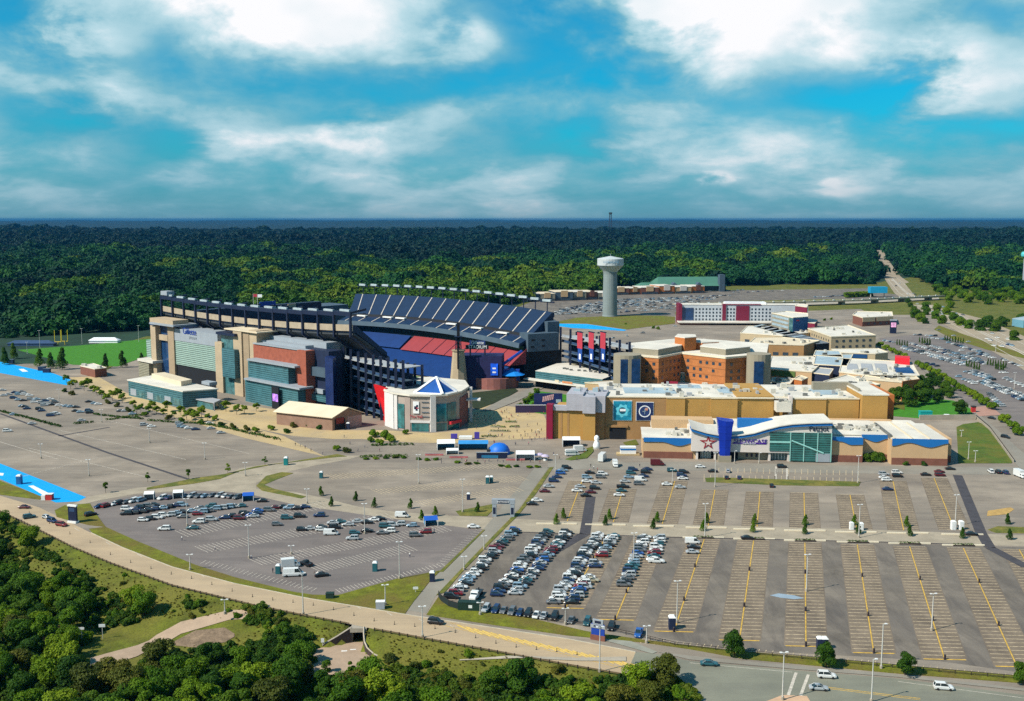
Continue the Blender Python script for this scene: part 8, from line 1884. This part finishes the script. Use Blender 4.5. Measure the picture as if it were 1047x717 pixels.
# side street walls
wr_ = thing('ramp_wall', 'grey retaining wall with dark rail along the side street beside the grass slope', 'wall', at(1012, 440)); P = [at(998, 428), at(1012, 440), at(1023, 455), at(1036, 473)]
for p, q in zip(P[:-1], P[1:]): d = q - p; a = MB(); a.box((p + q) / 2 + Vector((0, 0, .7)), (d.length, .6, 1.4), math.atan2(d.y, d.x)); a.build('wall', M_conc, wr_); a = MB(); a.box((p + q) / 2 + Vector((0, 0, 1.9)), (d.length, .1, .5), math.atan2(d.y, d.x)); a.build('rail', M_wood, wr_)
wr2 = thing('garden_wall', 'long grey retaining wall between garden lawn and cinema roof', 'wall', at(960, 432)); P = [at(940, 429.5), at(975, 429), at(997, 429)]
for p, q in zip(P[:-1], P[1:]): d = q - p; a = MB(); a.box((p + q) / 2 + Vector((0, 0, 1.4)), (d.length, .8, 2.8), math.atan2(d.y, d.x)); a.build('wall', M_conc, wr2)
p = at(946, 427); t = thing('storage_tank', 'turquoise storage box on the garden lawn', 'tank', p); a = MB(); a.box(p + Vector((0, 0, 1.9)), (7, 3, 3.6)); a.build('body', mat('turquoise_plastic', (.01, .3, .28), .5, .05, .3), t); a = MB(); a.box(p + Vector((0, 0, 3.8)), (7.3, 3.3, .25)); a.build('lid', MATS['turquoise_plastic'], t)
p = at(968, 428); t = thing('garden_kiosk', 'small white kiosk on the garden lawn', 'kiosk', p); a = MB(); a.box(p + Vector((0, 0, 1.1)), (2.4, 2, 2.2)); a.build('body', M_potw, t); a = MB(); a.box(p + Vector((0, 0, 2.3)), (2.8, 2.4, .2)); a.build('roof', M_letw, t)
p = at(995, 421.5); t = thing('red_booth', 'dark red booth at the pink brick crossing', 'booth', p); a = MB(); a.box(p + Vector((0, 0, 1.6)), (2.2, 2, 3.2)); a.build('cabin', MATS['booth_red'], t); a = MB(); a.box(p + Vector((0, 0, 3.5)), (2.6, 2.4, .6)); a.build('roof', M_poled, t)
loose([(1014, 428.5, 'black', 'sedan', -.9, 'black car on the side street just below the pink crossing'), (1028, 448, 'black', 'SUV', -.9, 'dark car climbing the side street beside the grass slope')], '', 'cars on the roads')
# slim dark cypress posts in the east lot
k = 0
for gx, gy, n in ((917, 353, 5), (940, 350.5, 5), (943, 352, 4), (966, 348.5, 5), (977, 350.5, 4), (988, 375, 4), (996, 378, 3), (1010, 373.5, 5), (1018, 378, 4), (1023, 376, 3)):
    for i in range(n): plant('cypress', f'slim dark cypress, {ordw(i)} of the {ordw(k)} island row in the east car park', 'tree', at(gx + i * 2.6, gy + i * .45), 'cone', .9, 0, 'slim cypresses in the east car park', 1.0).scale = (.45, .45, .85)
    k += 1
# ---- goal posts and field things
for i, (x, y) in enumerate(((59.5, 353.2), (66.5, 352.6))):
    p = at(x, y); t = thing('goal_post', ['yellow goal post at the far end of the playing field, left one', 'yellow goal post at the far end of the playing field, right one'][i], 'goal post', p, 'yellow goal posts')
    a = MB(); a.tube(p, p + Vector((0, 0, 3.2)), .35, 6); a.build('stem', mat('goal_yellow', (.6, .45, .02), .5, .03, .5), t); a = MB(); a.tube(p + Vector((-2.8, 0, 3.2)), p + Vector((2.8, 0, 3.2)), .32, 6)
    for s in (-1, 1): a.tube(p + Vector((s * 2.8, 0, 3.2)), p + Vector((s * 2.8, 0, 14)), .3, 6)
    a.build('uprights', MATS['goal_yellow'], t)
for i, (x, y, w_, l, m) in enumerate([(33, 353.5, 22, 'pale blue tarp covered bleachers behind the playing field', M_steelb), (107, 350.5, 14, 'white tent roof by the far corner of the playing field', M_letw)]):
    p = at(x, y); t = thing('field_tent', l, 'tent', p); a = MB(); a.add([p + Vector(v) for v in ((-w_, -4, 2.4), (w_, -4, 2.4), (w_, 4, 2.4), (-w_, 4, 2.4), (-w_ * .7, 0, 5), (w_ * .7, 0, 5))], [(0, 1, 5, 4), (2, 3, 4, 5), (1, 2, 5), (3, 0, 4)]); a.build('roof', m, t); a = MB(); a.box(p + Vector((0, 0, 1.2)), (w_ * 1.9, 7, 2.4)); a.build('side', m, t)
for i, (x, y) in enumerate(((11, 371.5), (48, 381), (43, 379))):
    p = at(x, y); t = thing('service_hut', f'small dark hut, {ordw(i)} on the far blue paving strip', 'hut', p, 'huts on the far blue paving'); a = MB(); a.box(p + Vector((0, 0, 1.4)), (5, 3, 2.8)); a.build('wall', M_potn, t); a = MB(); a.box(p + Vector((0, 0, 2.9)), (5.4, 3.4, .3)); a.build('roof', M_slate, t)
# ---- event tents by the plaza
def frame_tent(x, y, w, d, h, ang, label, top, side, name='event_tent', group=None, walls=True):
    p = at(x, y); t = thing(name, label, 'tent', p, group); t.rotation_euler = (0, 0, ang)
    a = MB(); a.add([(-w / 2, -d / 2, h), (w / 2, -d / 2, h), (w / 2, d / 2, h), (-w / 2, d / 2, h), (-w / 2, 0, h + d * .22), (w / 2, 0, h + d * .22)], [(0, 1, 5, 4), (2, 3, 4, 5), (1, 2, 5), (3, 0, 4), (0, 3, 2, 1)]); link('roof', a.mesh('roof', top), t)
    for sx in (-1, 1):
        for sy in (-1, 1): a = MB(); a.tube((sx * (w / 2 - .1), sy * (d / 2 - .1), 0), (sx * (w / 2 - .1), sy * (d / 2 - .1), h), .12, 5); link('leg', a.mesh('leg', M_potw), t)
    if walls: a = MB(); a.box((0, d / 2 - .2, h / 2), (w * .96, .08, h * .98)); a.box((-w / 2 + .2, 0, h / 2), (.08, d * .9, h * .98)); link('wall', a.mesh('wall', side), t)
    return t
M_tb = mat('tent_blue_wall', (.02, .16, .3), .7, .08, .3)
frame_tent(456, 459, 9, 7, 3.4, .1, 'white roofed blue walled tent nearest the museum hall', M_potw, M_tb)
frame_tent(462.5, 464, 6, 4, 2.0, .1, 'small white tent in front of the blue walled tent', M_potw, M_potw)
frame_tent(484, 459.5, 15, 6, 3.4, .02, 'long blue market tent in the middle of the event stalls', mat('tent_sky_blue', (.03, .22, .5), .7, .08, .3), M_tb)
frame_tent(537, 470, 9, 6, 3.2, .0, 'plain white tent at the right end of the event stalls', M_potw, M_potw)
frame_tent(584, 456, 9, 6, 3.6, .0, 'white and navy tent against the ochre corner shop', M_potw, M_navy)
p = at(510.5, 464); t = thing('dome_tent', 'bright blue inflatable dome tent among the event stalls', 'tent', p); a = MB(); a.lathe([(5.4, 0), (5.2, 1.8), (4.4, 3.6), (2.8, 4.9), (1, 5.4)], p, 16); a.build('shell', mat('dome_blue', (.01, .13, .55), .5, .04, .3), t, smooth=True); a = MB(); a.box(p + Vector((-5, -1.6, 1.3)), (2.2, 2.2, 2.6)); a.build('doorway', M_poled, t)
p = at(503, 469); t = thing('stage_banner', 'long dark blue banner board in front of the dome tent', 'banner', p); a = MB(); a.box(p + Vector((0, 0, 1.5)), (15, .5, 3)); a.build('board', M_navy, t); a = MB(); a.box(p + Vector((-1, -.3, 1.0)), (8, .1, 1.4)); a.build('blue_print', M_tb, t); a = MB(); a.box(p + Vector((0, 0, 3.05)), (15.4, .7, .2)); a.build('top_rail', M_pale, t)
for i, (x, y, n_) in enumerate(((444, 466, 'left'), (469, 468.5, 'middle'), (527, 471, 'right'))): p = at(x, y); t = thing('crowd_barrier', f'low red and white barrier banner, {n_} one along the event stalls', 'barrier', p, 'barrier banners at the event'); a = MB(); a.box(p + Vector((0, 0, .55)), (9, .15, 1.0)); a.build('banner', mat('barrier_red', (.4, .12, .12), .7, .3, .6), t); a = MB(); a.box(p + Vector((0, 0, 1.1)), (9.1, .2, .12)); a.build('rail', M_pale, t)
for i, (x, y, n_) in enumerate(((546, 470, 'nearest the white tent'), (552, 469.5, 'between two others'), (557.5, 471, 'nearest the upper car park'))):
    p = at(x, y); t = thing('parasol', f'lilac white parasol at the end of the event stalls, {n_}', 'parasol', p, 'parasols at the event'); a = MB(); a.lathe([(2.0, 2.2), (1.2, 2.8), (.05, 3.1)], p, 10); a.build('canopy', mat('lilac_cloth', (.45, .38, .5), .8, .15, .6), t); a = MB(); a.tube(p, p + Vector((0, 0, 2.6)), .06, 5); a.build('pole', M_pole, t); a = MB(); a.lathe([(.9, 0), (.9, .75), (.85, .8)], p, 8); a.build('table', M_potw, t)
for x, y, w_, l in ((254, 511.5, 4.5, 'blue tent at the far edge of the staff car park'), (440.5, 536.5, 5, 'blue gazebo tent at the cross road end of the staff car park')): frame_tent(x, y, w_, w_, 2.4, .2, l, mat('gazebo_blue', (.015, .09, .4), .6, .06, .4), M_tb, 'gazebo')
for x, y, l in ((153, 510.5, 'small white tent in the top row of the staff car park'), (182.5, 509, 'pale blue tent in the top row of the staff car park')): frame_tent(x, y, 4, 4, 2.6, .2, l, M_potw, M_pale, 'gazebo')
p = at(497, 450); 
t = thing('show_car_stand', 'white display stand with purple flags at the front of the plaza', 'stand', at(476, 449)); p = at(476, 449); a = MB(); a.box(p + Vector((0, 0, .9)), (7, 3.5, 1.4)); a.build('platform', M_potw, t); a = MB(); a.box(p + Vector((6, 0, 2)), (2.6, 1.2, 3.4)); a.box(p + Vector((-6, 0, 1.6)), (3.4, 1.2, 2.4)); a.build('flag_panels', mat('purple_flag', (.06, .04, .3), .7, .1, .4), t)
# ramp-side kiosk, trailer by the garage
p = at(642, 465); t = thing('white_trailer', 'white kiosk trailer with blue stripe on the tan terrace by the cinema', 'trailer', p); a = MB(); a.box(p + Vector((0, 0, 2.4)), (7.5, 3.4, 3.6)); a.build('body', M_potw, t); a = MB(); a.box(p + Vector((0, -.05, 3.0)), (7.6, 3.4, .9)); a.build('blue_stripe', M_wave, t); a = MB(); a.box(p + Vector((0, 0, .4)), (11, 5, .8)); a.build('terrace', M_plaza, t)
p = at(610, 459); t = thing('white_statue', 'tall white inflatable figure shape on the planted island', 'inflatable', p); a = MB(); a.lathe([(1.5, 0), (1.9, 1.6), (1.3, 3.4), (.9, 4.0), (1.35, 5.2), (1.1, 6.4), (.3, 7.0)], p, 12); a.build('body', M_letw, t, smooth=True); a = MB(); a.lathe([(2.2, 0), (2.2, .25), (1.6, .3)], p, 12); a.build('base', M_conc, t)
raised('planted_island', [(578, 470), (584, 471), (600, 469), (607, 462), (606, 457), (600, 459), (596, 464), (586, 467)], .3, M_slope)
raised('garage_verge', [(637, 453), (650, 450), (653, 455), (642, 457)], .3, M_slope)
# plaza fountain lawn and planters
for i, (x, y, w_, d_) in enumerate(((509, 437, 9, 3), (522, 432, 7, 2.5), (511, 441.5, 12, 2), (500, 447, 9, 2), (526, 437, 6, 2.4))):
    p = at(x, y); t = thing('plaza_planter', f'low green planter bed on the tan plaza, {ordw(i)} from the stadium gate', 'planter', p, 'planters on the tan plaza'); a = MB(); a.lathe([(1, 0), (1, .5)], p, 14)
    for j in range(len(a.v)): v = a.v[j]; a.v[j] = (p.x + (v[0] - p.x) * w_ / 2, p.y + (v[1] - p.y) * d_ / 2, v[2])
    a.build('rim', M_greyt, t); a = MB(); rnd = random.Random(i)
    for q in range(7): leaf_quads(a, rnd, p + Vector(((q - 3) * w_ / 8, rnd.uniform(-.3, .3) * d_, .55)), .7, 30, .25)
    a.build('foliage', L_mid, t)
# flag poles on the stadium rim
for i, (px_, py_, m, l) in enumerate(((255.5, 305.5, M_ban_r, 'red and white flag on a pole above the near stadium rim'), (259.5, 306, M_letw, 'white flag on a pole above the near stadium rim'))):
    s_ = (O0 - Vector((0, 0, 0))); b = sp(106 - i * 5, 14, 57); t = thing('flag', l, 'flag', b, 'flags above the stadium rim'); a = MB(); a.tube(b, b + Vector((0, 0, 9)), .16, 5); a.build('pole', M_pole, t); a = MB(); a.box(b + Vector((1.5, 0, 7.8)), (3, .1, 2)); a.build('cloth', m, t)
# ---- people
def person_mesh(shirt, trousers, hair, stride):
    "one continuous standing or walking figure"
    me = bpy.data.meshes.new('body'); bm = bmesh.new(); ly = bm.verts.layers.skin.verify()
    J = {'pel': (0, 0, .95, .14), 'ch': (0, .01, 1.28, .16), 'nk': (0, .01, 1.47, .06), 'hd': (0, .03, 1.62, .105), 'top': (0, .02, 1.72, .08)}
    for s, n in ((-1, 'l'), (1, 'r')):
        J['hip' + n] = (s * .1, 0, .9, .095); J['kn' + n] = (s * .11, s * stride * .5, .5, .065); J['an' + n] = (s * .11, s * stride - .02, .08, .045); J['to' + n] = (s * .12, s * stride + .14, .05, .04)
        J['sh' + n] = (s * .19, .01, 1.38, .065); J['el' + n] = (s * .25, -s * stride * .3, 1.12, .048); J['ha' + n] = (s * .25, -s * stride * .6 + .06, .86, .04)
    V = {}
    for k, (x, y, z, r) in J.items(): v = bm.verts.new((x, y, z)); v[ly].radius = (r, r); V[k] = v
    V['pel'][ly].use_root = True
    for a, b in [('pel', 'ch'), ('ch', 'nk'), ('nk', 'hd'), ('hd', 'top')] + [(a + n, b + n) if a not in ('pel', 'ch') else (a, b + n) for n in 'lr' for a, b in (('pel', 'hip'), ('hip', 'kn'), ('kn', 'an'), ('an', 'to'), ('ch', 'sh'), ('sh', 'el'), ('el', 'ha'))]: bm.edges.new((V[a], V[b]))
    bm.to_mesh(me); bm.free()
    o = bpy.data.objects.new('figure', me); COL.objects.link(o); o.modifiers.new('skin', 'SKIN'); m = o.modifiers.new('sub', 'SUBSURF'); m.levels = 1
    out = bpy.data.meshes.new_from_object(o.evaluated_get(bpy.context.evaluated_depsgraph_get())); bpy.data.objects.remove(o)
    out.materials.clear()
    for mm in (shirt, trousers, mat('skin', (.35, .2, .13), .6, .05, 2), hair, M_poled): out.materials.append(mm)
    for p in out.polygons:
        c = p.center; z = c.z
        p.material_index = 4 if z < .1 else 1 if z < .93 else (3 if z > 1.64 or (z > 1.55 and c.y < 0) else 2 if z > 1.46 else (2 if abs(c.x) > .21 and z < 1.15 else 0)); p.use_smooth = True
    return out
CL = {'white': (.6, .6, .58), 'black': (.02, .02, .022), 'navy': (.02, .03, .1), 'red': (.35, .02, .03), 'grey': (.2, .2, .2), 'pink': (.5, .22, .25)}
CM = {k: mat(k + '_cloth', v, .9, .06, 2) for k, v in CL.items()}
PER = []
for sh_, tr_, st_ in (('white', 'navy', .22), ('black', 'grey', 0), ('navy', 'black', .25), ('red', 'black', .2), ('grey', 'navy', 0), ('pink', 'black', .22), ('black', 'black', .24), ('navy', 'grey', .05)):
    PER.append((person_mesh(CM[sh_], CM[tr_], mat('dark_hair', (.02, .012, .008), .8, .1, 2), st_), f'{sh_} top, {tr_} trousers', 'walking' if st_ > .1 else 'standing'))
RP = random.Random(4)
def people(n, box, where, grp, pts=None):
    i = 0; C_ = []
    while len(C_) < n:
        x, y = (pts[len(C_)] if pts else (RP.uniform(box[0], box[2]), RP.uniform(box[1], box[3])))
        C_.append((x, y))
    C_.sort()
    for i, (x, y) in enumerate(C_):
        me, look, act = RP.choice(PER); where_ = where; o = link('person', me, None, at(x, y) + Vector((0, 0, .05)), RP.uniform(0, 6.28), 1.05); tag(o, f'person in {look} {act}, {ordw(i)} from left {where}', 'person', grp)
people(46, (484, 418, 556, 448), 'on the tan plaza', 'people on the tan plaza')
people(26, (470, 446, 560, 456), 'before the event stalls', 'people before the event stalls')
people(20, (428, 470, 562, 474.5), 'along the stall barriers', 'people along the stall barriers')
people(14, None, 'on the service path', 'people on the service path', [(255, 445), (262, 447), (271, 448), (287, 452), (302, 456), (307, 457), (312, 459), (318, 462), (330, 465), (352, 448), (358, 455), (366, 462), (373, 458), (388, 462)])
people(8, None, 'in the staff car park', 'people in the staff car park', [(321.5, 590), (322.5, 590.5), (279, 586), (257, 572), (186, 553), (220, 563), (444, 545), (419, 570)])
people(10, None, 'in the upper car park', 'people in the upper car park', [(604, 478), (607, 480), (611, 482), (603, 483), (620, 472), (598, 464), (590, 471), (572, 470), (566, 466), (654, 478)])
# ------------------------------------------------------------------ labels stay within sixteen words
for o in list(COL.objects):
    if 'label' in o:
        for a, b in (('in the thick woods', 'in thick woods'), ('in the lower woods at the corner', 'in lower woods'), ('at the top of the wooded bank beside the', 'on the bank top by the'), ('middling ', ''), (' from the left, ', ' from left, '), ('below the grassy bank right of the underpass', 'on the bank past the underpass')):
            if len(o['label'].split()) > 16: o['label'] = o['label'].replace(a, b)
